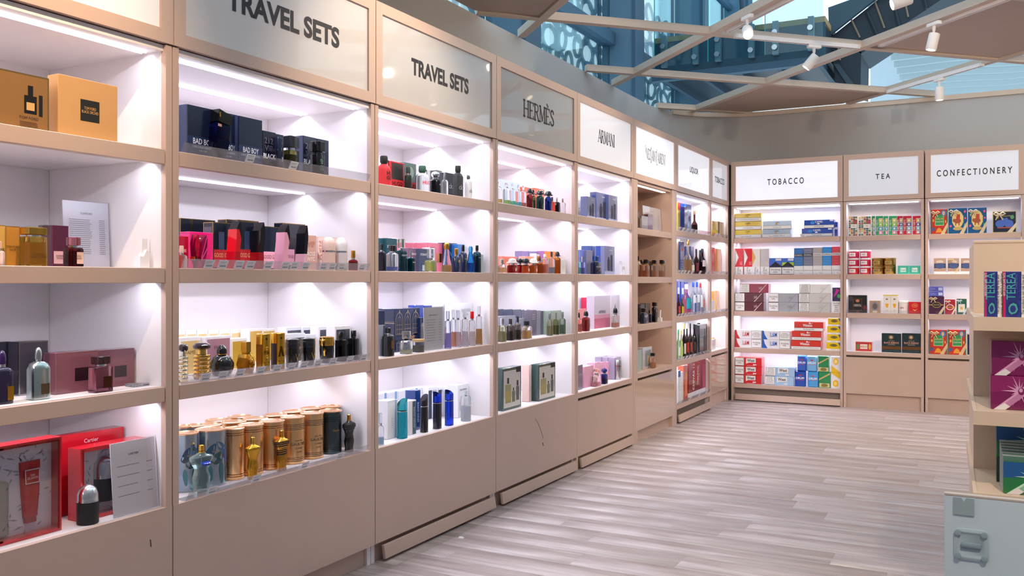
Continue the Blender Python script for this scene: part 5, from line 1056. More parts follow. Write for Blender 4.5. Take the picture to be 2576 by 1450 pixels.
# ------------------------------------------------------------------ cabinet 5
L(4, 0)
for k, (a, b) in enumerate(((1452, 1464), (1465, 1477))): bx(a, b, 490 + k * 2, .14, .05, ['left', 'right'][k] + ' plain white carton', 'c#ededf2', [('f', .001, '#d0d0da'), ('l', .3, .7, .3, .5, 2, '#b8b8c4')], cat='carton', name='perfume_carton')
BS = [('r', 0, 1, 0, .12, '#8f93b4'), ('r', .28, .52, .14, .52, '#1c1e34'), ('r', .33, .47, .53, .62, '#23253c'), ('r', .58, .8, .12, .7, '#23263e'), ('t', 'ARMANI', .6, .86, .05, '#c8cce0')]
bx(1477, 1498, 494, .06, .05, 'small blue-silver speckled gift carton', 'c#565e86', BS, cat='carton', name='perfume_carton'); bx(1500, 1529, 483, .1, .05, 'left large blue-silver speckled gift box', 'c#4a527c', BS, [('r', .3, .95, .05, .9, '#2c3a78')]); bx(1531, 1553, 490, .08, .05, 'right large blue-silver speckled gift box', 'c#565e86', BS)
L(4, 1)
bx(1478, 1487, 619, .2, .05, 'narrow sparkling blue carton in the back row', 'c#3c5490', [('f', .001, '#6a80b8')], cat='carton', name='perfume_carton'); bx(1490, 1500, 619, .2, .05, 'narrow silver-blue carton in the back row', 'c#4a5c94', [('f', .001, '#7a8cc0')], cat='carton', name='perfume_carton')
bx(1458, 1473, 629, .12, .05, 'periwinkle blue carton behind the clear bottles', 'c#6a78c0', [('f', .001, '#9aa4dc')], cat='carton', name='perfume_carton'); bx(1475, 1490, 630, .1, .05, 'grey-blue wrapped carton', 'c#6a7094', [('f', .001, '#9aa0bc')], cat='carton', name='perfume_carton')
bt(1451, 1461, 645, .04, 'slim aqua bottle at the left end', 'g#8ad0c8', SI, bh=.7, cw=.6, liq=('q#48b098', .5)); bt(1461, 1472, 646, .04, 'slim lavender bottle', 'g#a8a8d0', SI, bh=.7, cw=.6, liq=('q#7a78b8', .5))
bt(1485, 1514, 645, .03, 'deep blue square bottle with blue cap', 'g#1c3a7a', 'm#3a5690', bh=.68, cw=.42, cap='box', liq=('q#12285c', .85), txt=('ACQUA DI GIO', .6, .12, '#b8c4e0'))
bx(1521, 1546, 619, .09, .08, 'tall blue-silver speckled gift box', 'c#6a7298', BS, [('r', .15, .6, 0, 1, '#2c48a0')])
prof('tester', 1558, 1566, 656, .05, 'white tester tube', 'tester', [('tube', WH, [(.9, 0), (1, .03), (1, .7)]), ('cap', 's#dcdce2', [(.9, .7), (.9, .98), (.6, 1)])]); prof('tester', 1564, 1572, 671, .04, 'short white tester tube', 'tester', [('tube', WH, [(.9, 0), (1, .03), (1, .6)]), ('cap', 's#c8c8d0', [(.8, .6), (.8, .97), (.5, 1)])])
L(4, 2)
bx(1478, 1494, 747, .2, .05, 'white carton with crimson side', 'c#eeecf2', [('r', 0, .4, 0, .95, '#c81c4a')], [('r', 0, 1, 0, .97, '#c81c4a')], cat='carton', name='perfume_carton'); bx(1456, 1474, 778, .12, .05, 'salmon pink carton', 'c#e08a94', [('f', .001, '#f4b8bc')], cat='carton', name='perfume_carton'); bx(1454, 1466, 746, .26, .05, 'pale lavender carton at the back', 'c#dcd8ea', [('f', .001, '#efedf6')], cat='carton', name='perfume_carton')
bx(1495, 1558, 745, .1, .06, 'wide silver and pink sparkle gift box with bottle picture', 'c#c4bccc', [('r', 0, .62, 0, .3, '#b8607c'), ('r', 0, .62, .3, .42, '#c48aa0'), ('t', 'ARMANI', .3, .5, .1, '#5a4a58', 0, .46), ('r', .62, .66, 0, 1, '#e0dce6'), ('r', .74, .86, .12, .5, '#c87a6a'), ('p', [(.78, .5), (.84, .5), (.83, .74)], '#2a2c34')])
bt(1463, 1485, 782, .03, 'red bottle with pebble-shaped black cap', 'g#c01418', K, bh=.68, cw=.55, cap='dome', liq=('q#a80c10', .8)); bt(1451, 1464, 786, .03, 'amber pink bottle with black cap at the left end', 'g#e0a090', K, bh=.66, cw=.6, cap='dome', liq=('q#c86a50', .6)); bt(1537, 1559, 774, .03, 'clear bottle with black pebble cap and orange liquid', CL, K, bh=.66, cw=.5, cap='dome', liq=('q#e08048', .35))
L(4, 4)
bx(1454, 1466, 920, .06, .05, 'purple-grey carton at the left end', 'c#7a708c', [('t', 'MY WAY', .5, .6, .1, '#d0c8dc')], cat='carton', name='perfume_carton'); bx(1470, 1493, 924, .07, .06, 'front pink carton', 'c#eeb0cc', [('f', .001, '#f8d0e0'), ('l', .2, .8, .4, .6, 2, '#d890b0')], [('r', .1, .9, .1, .9, '#e09cbc')], cat='carton', name='perfume_carton')
for k in range(3): bx(1496 + k * 15, 1510 + k * 15, 914 - k, .12, .06, ['left', 'middle', 'right'][k] + ' pink carton in the second row', 'c#e8a8c4', [('f', .001, '#f4cadc'), ('l', .2, .8, .3, .5, 2, '#c880a4')], cat='carton', name='perfume_carton')
for k in range(3): bx(1512 + k * 17, 1528 + k * 17, 899 + k, .2, .05, ['left', 'middle', 'right'][k] + ' grey-violet carton in the back row', 'c#a49cb4', [('t', 'CODE', .5, .6, .1, '#e4e0ec', 1.57), ('f', .001, '#c4bed0')], cat='carton', name='perfume_carton')
bt(1487, 1513, 927, .03, 'clear pink bottle with round glass stopper', 'g#f6dfe6', 'g#f0d0b8', bh=.66, cw=.55, cap='ball', liq=('q#f0a8b8', .3)); bt(1510, 1530, 927, .03, 'deep blue bottle with round blue stopper', 'g#1c2480', 'p#142070', bh=.64, cw=.6, cap='ball', liq=('q#8a2848', .5)); prof('perfume_bottle', 1547, 1562, 906, .04, 'silver cylinder spray bottle', 'perfume bottle', [('can', SI, [(.95, 0), (1, .02), (1, .66)]), ('band', 'm#b89a94', [(1, .66), (1, .72)]), ('cap', CH, [(1, .72), (1, .97), (.9, 1)])])
# ------------------------------------------------------------------ cabinet 6
L(5, 0)
paper(1620, 1665, 517, .16, 'white price list leaning at the back', 'YVES SAINT LAURENT', 10, .05)
bx(1614, 1630, 543, .05, .04, 'small grey carton before the price list', 'c#8a8078', [('f', .001, '#a89e96'), ('l', .2, .8, .3, .6, 2, '#b8b0a8')], cat='carton', name='perfume_carton'); bx(1630, 1642, 539, .06, .05, 'small brown carton before the price list', 'c#6a4a48', [('f', .001, '#8a6a66')], cat='carton', name='perfume_carton'); bt(1604, 1613, 536, .05, 'small pale bottle at the left end', 'g#e0d8d0', SI, bh=.7, cw=.5)
L(5, 1)
for (a, b, t, v, c, n) in ((1604, 1612, 642, .1, 's#e0d4c8', 'cream carton-like bottle at the left end'), (1610, 1619, 652, .06, 'g#e0b090', 'first small pink bottle from the left'), (1617, 1635, 652, .03, 'g#e8b8a0', 'peach bottle with slanted black cap and gold emblem'), (1638, 1654, 653, .03, 'g#e8d0c0', 'pale peach bottle with slanted black cap'), (1657, 1674, 653, .03, 'g#e8d8cc', 'clear bottle with slanted black cap at the right')):
    bt(a, b, t, v, n, c, K, bh=.7, cw=.55, cap='slant', neck=GO, liq=('q#d89a78', .5) if c[0] == 'g' else None, txt=('YSL', .22, .2, GO))
for k, (a, b) in enumerate(((1624, 1632), (1644, 1652))): bx(a, b, 658, .14, .04, ['left', 'right'][k] + ' small dark carton behind the bottles', 'c#4a4440', [('f', .001, '#8a8078')], cat='carton', name='perfume_carton')
L(5, 2)
bx(1607, 1622, 766, .12, .05, 'black carton with white edge behind the bottles', 'c#1c1c22', [('f', .001, '#8a8a92')], cat='carton', name='perfume_carton'); bx(1624, 1636, 764, .12, .05, 'dark grey carton behind the blue bottle', 'c#3a3c44', [('f', .001, '#6a6c74')], cat='carton', name='perfume_carton')
bt(1609, 1632, 776, .03, 'squat navy bottle with grey label', 'p#141c34', K, bh=.68, cw=.5, cap='box', lab=(.2, .8, .6, .8, '#8a90a0')); bt(1630, 1640, 781, .04, 'small navy bottle', 'p#1a2440', K, bh=.7, cw=.5, cap='box'); bt(1639, 1655, 761, .03, 'tall black bottle with square cap', K, K, bh=.76, cw=.7, cap='box', txt=('Y', .4, .1, '#8a8c94'))
shape('leaflet', 1654, 1667, 781, .03, .03, 'white card strip in a small white holder', 'leaflet', [('holder', WH, [(0, 0), (.8, 0), (.8, .34), (0, .34)], 1), ('card', WH, [(.3, .3), (.7, .3), (1, 1), (.6, .98)], .2)])
L(5, 4); CT['place'] = 'lowest shelf of dim beige cabinet'
bx(1617, 1640, 876, .08, .05, 'silver gift box with printed panel', 'c#c8c8cc', [('r', .25, .9, .1, .85, '#8a9094'), ('r', .5, .7, .2, .6, '#c8b088')], [('f', .001, '#e8e8ec')]); bt(1634, 1651, 887, .03, 'clear peach bottle with black cap and gold emblem', 'g#f0d4bc', K, bh=.72, cw=.5, cap='slant', liq=('q#e0a878', .5), txt=('YSL', .22, .2, GO)); bx(1600, 1614, 884, .06, .05, 'pale green carton at the left end', 'c#a8b8b0', [('f', .001, '#d0dcd4')], cat='carton', name='perfume_carton')
# ------------------------------------------------------------------ cabinet 7 (liquor)
def liquor(l, r, top, v, desc, c, cc, lab=None, txt=None, liq=None, nk=.62, nw=.32, seal=None, z=None):
    root, w, h = prof('liquor_bottle', l, r, top, v, desc, 'liquor bottle', [('bottle_body', c, [(.94, 0), (1, .02), (1, nk * .78), (.85, nk * .92), (nw * 1.2, nk + .06), (nw, nk + .12), (nw, .88)]), ('cap', cc, [(nw * 1.12, .84 if seal is None else seal), (nw * 1.15, .86), (nw * 1.15, .985), (nw * .9, 1)])], z=z)
    if liq: MB().lathe([(w * .44, h * .03), (w * .44, h * nk * .8)], 16).obj('liquid', liq, root)
    if lab:
        z0, z1, lc = lab; mb = MB(); vs = []
        for i in range(9):
            a = -math.pi / 2 + (i / 8 - .5) * 2.4; vs += [(w * .506 * math.cos(a), w * .506 * math.sin(a), z0 * h), (w * .506 * math.cos(a), w * .506 * math.sin(a), z1 * h)]
        mb.add(vs, [(2 * i, 2 * i + 2, 2 * i + 3, 2 * i + 1) for i in range(8)], lc); mb.obj('label', None, root)
    if txt: letters(root, text_geo(txt[0], .02), 0, -w * .512, txt[1] * h, txt[2] * h, txt[3], w * .7)
    return root
L(6, 0)
bx(1705, 1711, 509, .08, .08, 'yellow carton with red top', 'c#d8c040', [('r', 0, 1, .75, 1, '#c83030'), ('t', 'GO', .5, .6, .1, '#b02020')], cat='carton', name='liquor_carton'); bx(1713, 1723, 511, .08, .09, 'blue carton with gold diamond', 'c#2444a8', [('p', [(.5, .3), (.8, .5), (.5, .7), (.2, .5)], 'm#b89a50'), ('p', [(.5, .36), (.7, .5), (.5, .64), (.3, .5)], '#142a70')], [('f', .002, '#3a5cc0')], cat='carton', name='liquor_carton')
bx(1727, 1739, 513, .06, .09, 'blue carton with swirling pattern', 'c#3a68c0', [('e', .4, .3, .25, .1, '#a8c8e8'), ('e', .6, .5, .2, .1, '#1c3a88'), ('e', .4, .7, .25, .08, '#c8d8f0')], [('e', .5, .4, .3, .1, '#8ab0e0')], cat='carton', name='liquor_carton'); liquor(1739, 1755, 531, .06, 'dark cognac decanter with cork stopper', 'g#5a2018', 's#b07a58', nk=.5, nw=.3, liq='q#3a1008')
bx(1722, 1728, 520, .05, .06, 'slim dark blue carton', 'c#1c2c68', [('f', .001, '#4a5c98')], cat='carton', name='liquor_carton')
lip(FL, 7.5, 8.53, SB[0], 'clear acrylic rail with tickets on the top liquor shelf', (1707, 1718, 1728, 1738, 1749), tw=.06)
L(6, 1)
bx(1703, 1710, 602, .08, .08, 'cream carton at the left end', 'c#d8c8a8', [('f', .002, '#b09a70'), ('l', .2, .8, .5, .7, 2, '#8a744c')], cat='carton', name='liquor_carton'); bx(1712, 1721, 608, .06, .08, 'navy carton with red mark', 'c#22346a', [('e', .5, .75, .2, .05, '#c83030'), ('l', .2, .8, .2, .4, 3, '#c0c8e0')], cat='carton', name='liquor_carton')
liquor(1720, 1741, 604, .05, 'ornate clear decanter with gold stopper', 'g#e8e0d0', 'm#d8b060', nk=.52, nw=.28, liq='q#c88a40'); bx(1738, 1746, 620, .14, .08, 'slim navy carton behind the decanter', 'c#1c2a5c', [('f', .001, '#c0a860')], cat='carton', name='liquor_carton')
liquor(1733, 1747, 645, .04, 'low white-labelled bottle', 'g#d8c8a8', 's#1c1c24', (.1, .5, 's#e8e4d8'), nk=.6)
liquor(1745, 1758, 627, .05, 'first dark red bottle with black and gold neck', 'g#4a1018', 's#1c1c28', (.1, .45, 's#7a2430')); liquor(1756, 1767, 630, .09, 'dark red bottle in the second row', 'g#4a1018', 's#1c1c28'); liquor(1764, 1782, 627, .04, 'dark red bottle with white heart-shaped label at the right', 'g#401018', 's#1c1c28', (.3, .55, 's#d8c8c8'))
lip(FL, 7.5, 8.53, SB[1], 'clear acrylic rail with tickets on the second liquor shelf', (1706, 1714, 1722, 1731, 1740, 1760, 1776), tw=.06)
L(6, 2)
for k, (a, b) in enumerate(((1703, 1711), (1713, 1722), (1723, 1730))): bx(a, b, 707 + k * 2, .2, .06, ['left', 'middle', 'right'][k] + ' royal blue carton at the back', 'c#2048b8', [('f', .001, '#5a80e0'), ('r', .2, .8, .6, .8, '#c8d4f0')], cat='carton', name='liquor_carton')
liquor(1701, 1712, 740, .04, 'dark red bottle at the left end', 'g#5a1414', 's#2a1818', (.15, .45, 's#b83030')); liquor(1709, 1721, 752, .03, 'short black bottle with yellow label', 'p#16180f', 's#2a2c1c', (.15, .55, 's#c8b830'), nk=.7); liquor(1714, 1739, 716, .05, 'wide pink gin bottle with teal round label', 'g#f0a8c0', 'p#e8e0e4', (.2, .55, 's#1c98a8'), nk=.6, liq='q#f0a0bc')
liquor(1736, 1752, 710, .04, 'clear vodka bottle with blue cap', 'g#e4ecf4', 's#1c48b0', (.35, .6, 's#e8ecf2'), ('SMIR', .55, .05, 's#1c3a90')); liquor(1746, 1761, 710, .07, 'second clear vodka bottle with blue cap', 'g#e4ecf4', 's#1c48b0', (.35, .6, 's#e8ecf2')); liquor(1755, 1769, 712, .05, 'clear vodka bottle with red cap', 'g#e8ecf0', 's#c82838', (.2, .6, 's#e6e8ee')); liquor(1764, 1773, 732, .04, 'slim clear bottle with red label stripes', 'g#ecebf0', 's#e0dce0', (.3, .6, 's#c86a6a'), nk=.7)
lip(FL, 7.5, 8.53, SB[2], 'clear acrylic rail with tickets on the third liquor shelf', (1706, 1714, 1722, 1730, 1738, 1752, 1770), tw=.06)
L(6, 3)
bx(1760, 1779, 818, .1, .06, 'black carton printed with a bottle', 'c#16161c', [('r', .5, .8, .1, .6, '#2c2c34'), ('r', .6, .7, .6, .85, '#2c2c34'), ('l', .1, .4, .3, .6, 4, '#7a6a48')], cat='carton', name='liquor_carton')
for (a, b, t, v, c, cc, lb, n) in ((1701, 1712, 830, .03, 'g#a8d0a0', 's#3a9a58', 's#e8ece4', 'clear bottle with green cap and round red emblem'), (1709, 1719, 832, .05, 'g#c8d890', 's#e0c860', 's#b8c860', 'lime bottle with yellow cap'), (1716, 1726, 815, .03, 'g#3a2418', 's#d8b860', 's#e0d4c0', 'brown rum bottle with gold cap'), (1723, 1733, 814, .05, 'p#1c1210', 's#e8dcc0', 's#b82820', 'dark rum bottle with cream cap and red label'), (1731, 1742, 814, .04, 'p#1c1210', 's#1c1818', 's#a84030', 'dark rum bottle with black cap and red label'), (1740, 1752, 816, .05, 'p#15120f', 's#15120f', 's#4a3a28', 'black bottle in the second row')):
    liquor(a, b, t, v, n, c, cc, (.12, .42, lb))
liquor(1748, 1768, 813, .03, 'large black cream-liqueur bottle with gold crest', 'p#141014', 's#1c181c', (.25, .45, 's#b8803c'), nk=.6)
lip(FL, 7.5, 8.53, SB[2] - .384, 'clear acrylic rail with tickets on the fourth liquor shelf', (1708, 1717, 1726, 1735, 1745), tw=.06)
L(6, 4)
bx(1706, 1712, 934, .03, .08, 'slim white and blue carton', 'c#e8ebf0', [('r', 0, 1, .8, 1, '#3a68b0'), ('l', .2, .8, .2, .7, 4, '#a8b4c8')], [('f', .002, '#b8c8dc')], cat='carton', name='liquor_carton'); bx(1713, 1719, 937, .03, .08, 'second slim white carton', 'c#ecebee', [('l', .2, .8, .2, .7, 4, '#b0a8a8')], cat='carton', name='liquor_carton'); bx(1719, 1730, 921, .035, .05, 'orange-red carton with bottle picture', 'c#c84a30', [('r', .4, .8, .1, .6, '#e08a48'), ('r', .5, .7, .6, .8, '#e8a868')], [('f', .002, '#d86a48')], cat='carton', name='liquor_carton')
bx(1732, 1775, 914, .05, .1, 'maroon twin-pack carton with big white lettering', 'c#8a1420', [('r', .66, 1, .14, 1, '#a83050'), ('p', [(.68, .16), (.8, .16), (.78, .5), (.75, .8), (.72, .8), (.7, .5)], '#6a1a30'), ('p', [(.84, .16), (.97, .16), (.95, .5), (.92, .85), (.88, .85), (.86, .5)], '#c05078'), ('r', 0, 1, 0, .14, '#e8e4ea'), ('t', 'CHIVAS 12', .28, .57, .17, '#f4eef0', 1.57, .76, .02), ('t', 'TWIN PACK', .52, .57, .10, '#f4eef0', 1.57, .56, .02)], [('r', 0, 1, 0, .14, '#e8e4ea')], cat='carton', name='liquor_carton')
lip(FL, 7.5, 8.53, .165, 'clear acrylic rail on the bottom liquor shelf', (1709, 1735, 1758, 1776), tw=.06)
# ------------------------------------------------------------------ cabinet 8
L(7, 0)
bx(1792, 1803, 556, .05, .05, 'cream and gold cigar carton', 'c#e0cfa0', [('r', 0, .5, 0, 1, '#c8a850'), ('l', .55, .9, .3, .7, 3, '#8a744c')], cat='carton', name='cigar_carton'); bx(1805, 1821, 557, .05, .05, 'beige and gold cigar carton with dark stripe', 'c#d0b898', [('r', .1, .3, 0, 1, '#6a5438'), ('l', .4, .9, .3, .7, 3, '#8a744c')], cat='carton', name='cigar_carton'); bx(1792, 1806, 577, .03, .04, 'low yellow tin-like carton in front', 'c#d8c050', [('f', .002, '#a8902c')], cat='carton', name='cigar_carton')
lip(FL, 8.6, 9.2, SB[0], 'clear acrylic rail on the top shelf of narrow corner cabinet', (1800,), tw=.08)
L(7, 1)
bx(1791, 1798, 623, .06, .06, 'tall red carton', 'c#c03040', [('f', .002, '#e06070')], cat='carton', name='cigar_carton'); bx(1800, 1814, 626, .06, .06, 'tall orange and peach carton', 'c#e0a078', [('r', 0, .3, 0, 1, '#d88a30'), ('f', .002, '#f0c8a8')], cat='carton', name='cigar_carton')
lip(FL, 8.6, 9.2, SB[1], 'clear acrylic rail on the second shelf of narrow corner cabinet', (1798, 1812), tw=.08)
L(7, 2)
bx(1792, 1808, 733, .1, .05, 'tall orange carton', 'c#eda040', [('r', .3, .5, 0, 1, '#f8d090'), ('r', .7, 1, 0, 1, '#f0c8b0')], cat='carton', name='cigar_carton'); bx(1790, 1797, 757, .05, .05, 'small white printed carton', 'c#eceaee', [('l', .1, .9, .2, .8, 5, '#a8a4b0')], cat='carton', name='cigar_carton')
lip(FL, 8.6, 9.2, SB[2], 'clear acrylic rail on the third shelf of narrow corner cabinet', (1800, 1815), tw=.08)
L(7, 4)
bx(1791, 1800, 856, .06, .08, 'white patterned carton', 'c#e8e6ec', [('e', .3, .5, .15, .15, '#b0acc0'), ('e', .7, .6, .15, .12, '#c8c0d0')], cat='carton', name='cigar_carton'); bx(1792, 1797, 851, .16, .05, 'small yellow carton at the back', 'c#d8c878', [('f', .002, '#b0a04c')], cat='carton', name='cigar_carton')
# ------------------------------------------------------------------ tobacco cabinet
def stack(rows, h, v, d, c, decs, desc, name='cigarette_carton', order=('lowest', 'second', 'third', 'top'), side=(), cat='carton'):
    # rows from the bottom up: (pxL, pxR); each carton rests on the one below
    base = CT['z']; n = len(rows)
    names = {1: ('single',), 2: ('lower', 'upper'), 3: ('lowest', 'middle', 'top'), 4: ('lowest', 'second lowest', 'second highest', 'top')}[n]
    for k, (a, b) in enumerate(rows):
        fr = CT['fr']; z0 = base + k * (h + .0008); u0, u1 = fit(fr.u(a, v), fr.u(b, v))
        root = empty(name, fr.w((u0 + u1) / 2, v + d / 2, z0 + .0005), fr.a); tag(root, names[k] + ' ' + desc + ', ' + CT['place'], cat)
        w = u1 - u0; mb = MB(); mb.rbox(w, d, 0, h, .0015, .0015, m=c[k] if isinstance(c, list) else c, seg=1)
        face_geo(mb, decs[k] if isinstance(decs[0], list) else decs, w, d, h, root, 'F')
        for i in range(1, 5):                      # seams between the packs on the right side
            if i < 3: y = -d / 2 + d * i / 3; mb.box(w / 2, w / 2 + .0004, y - .0008, y + .0008, .003, h - .003, '#c8c4c8')
        mb.obj('carton', None, root)
WB = '#f1efee'
def warn(x0, x1, z0, z1, t, th, col='#2a2a2e', fill=WB):
    return [('r', x0, x1, z0, z1, col), ('r', x0 + .008, x1 - .008, z0 + .03, z1 - .03, fill), ('t', t, (x0 + x1) / 2, (z0 + z1) / 2, th, col, 0, (x1 - x0) * .86)]
L(8, 0)
CM = lambda tc, w: warn(0, 1, .02, .46, w, .16) + [('t', 'CAMEL', .5, .8, .15, tc, 0, .3, .01), ('e', .48, .62, .04, .08, '#e09020'), ('r', .44, .45, .5, .6, '#e09020'), ('r', .5, .51, .5, .6, '#e09020')]
stack([(1847, 1915), (1847, 1915), (1847, 1915)], .086, .04, .05, 'c#e3c64e', [CM('#6a5a28', 'Smoking kills'), CM('#6a5a28', 'Smoking clogs the arteries and\ncauses heart attacks and strokes'), CM('#6a5a28', 'Smoking seriously harms you and others around you')], 'yellow cigarette carton of the stack of three')
stack([(1918, 1989), (1919, 1991)], .086, .05, .1, ['c#a9bccf', 'c#c3d8ea'], [CM('#5a6a80', 'Smoking is highly addictive'), CM('#7a8aa0', "Protect children: don't make\nthem breathe your smoke")], 'pale blue cigarette carton of the stack of two')
CB = warn(0, 1, .02, .40, 'Smoking kills', .2) + [('t', 'CAMEL', .5, .78, .22, '#eef0f6', 0, .34, .02), ('e', .48, .54, .05, .08, '#eef0f6'), ('e', .28, .68, .07, .2, '#2f8ade'), ('r', .86, .98, .82, .99, '#e6e8ee')]
stack([(2017, 2094), (2023, 2098)], .084, .04, .12, 'c#164ab0', CB, 'blue cigarette carton of the stack of two')
bx(2099, 2107, 559, .12, .06, 'small blue carton behind the blue stack', 'c#164ab0', [('r', 0, 1, .5, .65, WB)], cat='carton', name='cigarette_carton')
lip(FB, .055, 1.09, SB[0], 'clear acrylic rail on the top tobacco shelf', (1867, 1938, 2020), tw=.05)
L(8, 1)
SK = [('r', 0, 1, 0, .3, WB), ('t', 'Smoking\nkills', .5, .15, .15, '#2a2a2e', 1.57, .26)]
for (a, b, c, ch, n) in ((1849, 1869, 'c#d8222e', '#f2f0f0', 'leftmost red and white upright carton'), (1872, 1892, 'c#d8222e', '#f2f0f0', 'second red and white upright carton'), (1892, 1912, 'c#f0ece4', '#e0b060', 'white and gold upright carton'), (1913, 1935, 'c#cfcacb', '#b0aaac', 'silver-grey upright carton')):
    bx(a, b, 626, .05, .09, n, c, SK + ([('p', [(0, .32), (.0, .98), (.45, .66)], ch)] if 'grey' not in n else [('l', .3, .9, .45, .95, 8, ch)]) + [('l', .6, .95, .36, .5, 4, '#f0c8c8')], cat='carton', name='cigarette_carton')
for (a, b, c2, n) in ((1936, 1966, '#4a6ad0', 'left small carton with dark mountain on blue sky'), (1967, 1997, '#a8c838', 'right small carton with dark mountain on yellow-green sky')):
    bx(a, b, 650, .05, .09, n, 'c#1c2c58', [('r', 0, 1, .5, 1, '#3a6ac8'), ('r', 0, 1, .52, .74, c2), ('p', [(0, .5), (1, .5), (.5, .78)], '#1c1c24'), ('r', .5, .98, .84, .97, '#d8d8e0')] + warn(0, 1, 0, .46, 'Smoking\nkills', .26), cat='carton', name='cigarette_carton')
for k, (c, st, n) in enumerate((('c#1c6ab0', '#3aa0d8', 'blue-green striped'), ('c#6a7088', '#9aa0b4', 'slate grey striped'), ('c#a8a4a4', '#b8b4b4', 'silver'), ('c#2088d0', '#40a8e8', 'bright blue'), ('c#c83848', '#d85a68', 'red'))):
    a = 1997.5 + k * 23.8
    bx(a, a + 23, 625 - k, .05, .09, n + ' upright carton of the row of five', c, [('l', .1, .9, .35, .95, 6, st), ('r', 0, 1, .68, .78, '#2a2c38' if k < 2 else '#d8d6da'), ('t', 'DUNHILL', .5, .73, .055, '#e8e8ee' if k < 2 else '#4a4a54', 0, .86, .01), ('r', 0, 1, 0, .32, WB), ('t', 'SMOKING KILLS', .5, .15, .035, '#3a3a40')], cat='carton', name='cigarette_carton')
lip(FB, .055, 1.09, SB[1], 'clear acrylic rail on the second tobacco shelf', (1858, 1885, 1925, 2015, 2065, 2108), tw=.05)
L(8, 2)
LG = 'Smoking\nseriously\nharms you\nand others\naround you'
DV = lambda f, tc, w, th: warn(0, .34, .02, .98, w, th, '#2a2a2e', f) + [('t', 'Davidoff', .72, .55, .3, tc, .12, .34), ('p', [(.66, .04), (.7, .04), (.95, .96), (.93, .96)], tc)]
stack([(1848, 1921), (1848, 1921), (1861, 1933)], .094, .04, .12, ['c#5c2830', 'c#5c2830', 'c#8e2c40'], [DV(WB, '#d8b8b4', 'Smoking\nkills', .4), DV(WB, '#d8b8b4', LG, .82), DV(WB, '#d8b8b4', LG, .82)], 'maroon cigarette carton of the stack of three')
stack([(1933, 2008), (1933, 2008)], .094, .045, .14, ['c#a9adb4', 'c#a9adb4'], [DV(WB, '#8a8e96', 'Smoking\nkills', .4), DV(WB, '#8a8e96', 'Smoking\nkills', .4)], 'silver-grey cigarette carton of the stack of two')
stack([(2009, 2087), (2009, 2088), (2011, 2090)], .094, .04, .12, ['c#cfccc8', 'c#d4d2ce', 'c#ececea'], [DV(WB, '#b0aca8', LG, .82), DV(WB, '#b0aca8', LG, .82), DV(WB, '#c8c6c4', LG, .82)], 'cream-white cigarette carton of the stack of three')
bx(2094, 2116, 724, .04, .06, 'upright carton with magenta and green splash', 'c#2c2050', [('p', [(.1, .6), (.5, .95), (.9, .9), (.5, .7)], '#c02890'), ('e', .8, .66, .2, .08, '#48b868'), ('r', 0, 1, 0, .45, WB), ('t', 'Smoking\ncauses\nfatal\nlung\ncancer', .5, .22, .38, '#2a2a2e', 0, .8)], cat='carton', name='cigarette_carton')
L(8, 3)
LM = lambda c, w, th: [('p', [(0, 0), (0, 1), (.06, 1), (.1, .5), (.2, 0)], c), ('t', 'L&M', .42, .55, .5, c, 0, .22, .01), ('r', .26, .3, .2, .8, '#d0ccd4')] + warn(.62, .99, .03, .97, w, th)
stack([(1848, 1916), (1848, 1916)], .09, .04, .12, 'c#ece8ec', [LM('#c02c34', 'Smoking\nkills', .4), LM('#c02c34', 'Smoking\nseriously harms\nyou and others\naround you', .6)], 'white carton with red corner of the left pair')
stack([(1917, 1988), (1917, 1988)], .09, .04, .12, 'c#e8e8ee', [LM('#1c5ab0', 'Smoking\nkills', .4), LM('#1c5ab0', 'Smoking\nseriously harms\nyou and others\naround you', .6)], 'white carton with blue corner of the second pair')
WI = lambda w, th: warn(.0, 1, .0, .36, w, th) + [('t', 'Winston', .46, .62, .3, '#f4eeee', 0, .32, .02), ('p', [(.5, .8), (.54, .98), (.56, .84), (.66, .86), (.56, .76)], '#f4eeee')]
stack([(1990, 2065), (1992, 2066), (1998, 2071)], .093, .03, .14, 'c#d63a2e', [WI('Smoking seriously harms you and others around you', .12), WI('Smoking seriously harms you and others around you', .12), WI('Smoking kills', .2)], 'red cigarette carton of the stack of three')
AS = [('r', 0, 1, 0, .22, WB), ('t', 'Smoking kills', .5, .11, .1, '#3a3a40'), ('e', .52, .66, .28, .16, '#3a2c14'), ('t', 'AMERICAN SPIRIT', .52, .66, .13, '#e8d060', 0, .5), ('p', [(.84, 1), (1, 1), (1, .55)], '#2c58b0')]
stack([(2079, 2116), (2081, 2117), (2081, 2117), (2083, 2117)], .08, .03, .1, 'c#f0cc18', AS, 'yellow tobacco carton of the stack of four')
L(8, 4)
WE = lambda c, w, th: warn(0, .34, .03, .97, w, th) + [('r', .42, .78, .42, .92, '#efece8'), ('p', [(.42, .42), (.52, .42), (.42, .28)], '#efece8'), ('t', 'West', .6, .67, .34, '#2a2a30', 0, .28, .02), ('r', .68, .8, .12, .26, '#ecdcdc'), ('l', .45, .75, .02, .1, 1, '#ecdcdc')]
stack([(1847, 1915), (1847, 1916), (1849, 1916)], .09, .04, .14, 'c#d3282e', WE(0, 'Smoking\nkills', .4), 'red carton with white speech label, stack of three')
stack([(1924, 1996), (1927, 1999)], .092, .04, .12, 'c#a3c4e6', WE(0, LG, .8), 'pale blue carton with white speech label')
DR = [('t', 'DRUM', .5, .5, .15, '#eef2fa', 0, .86, .03), ('e', .5, .66, .22, .06, '#c83050'), ('r', .1, .9, .36, .39, '#c83050')]
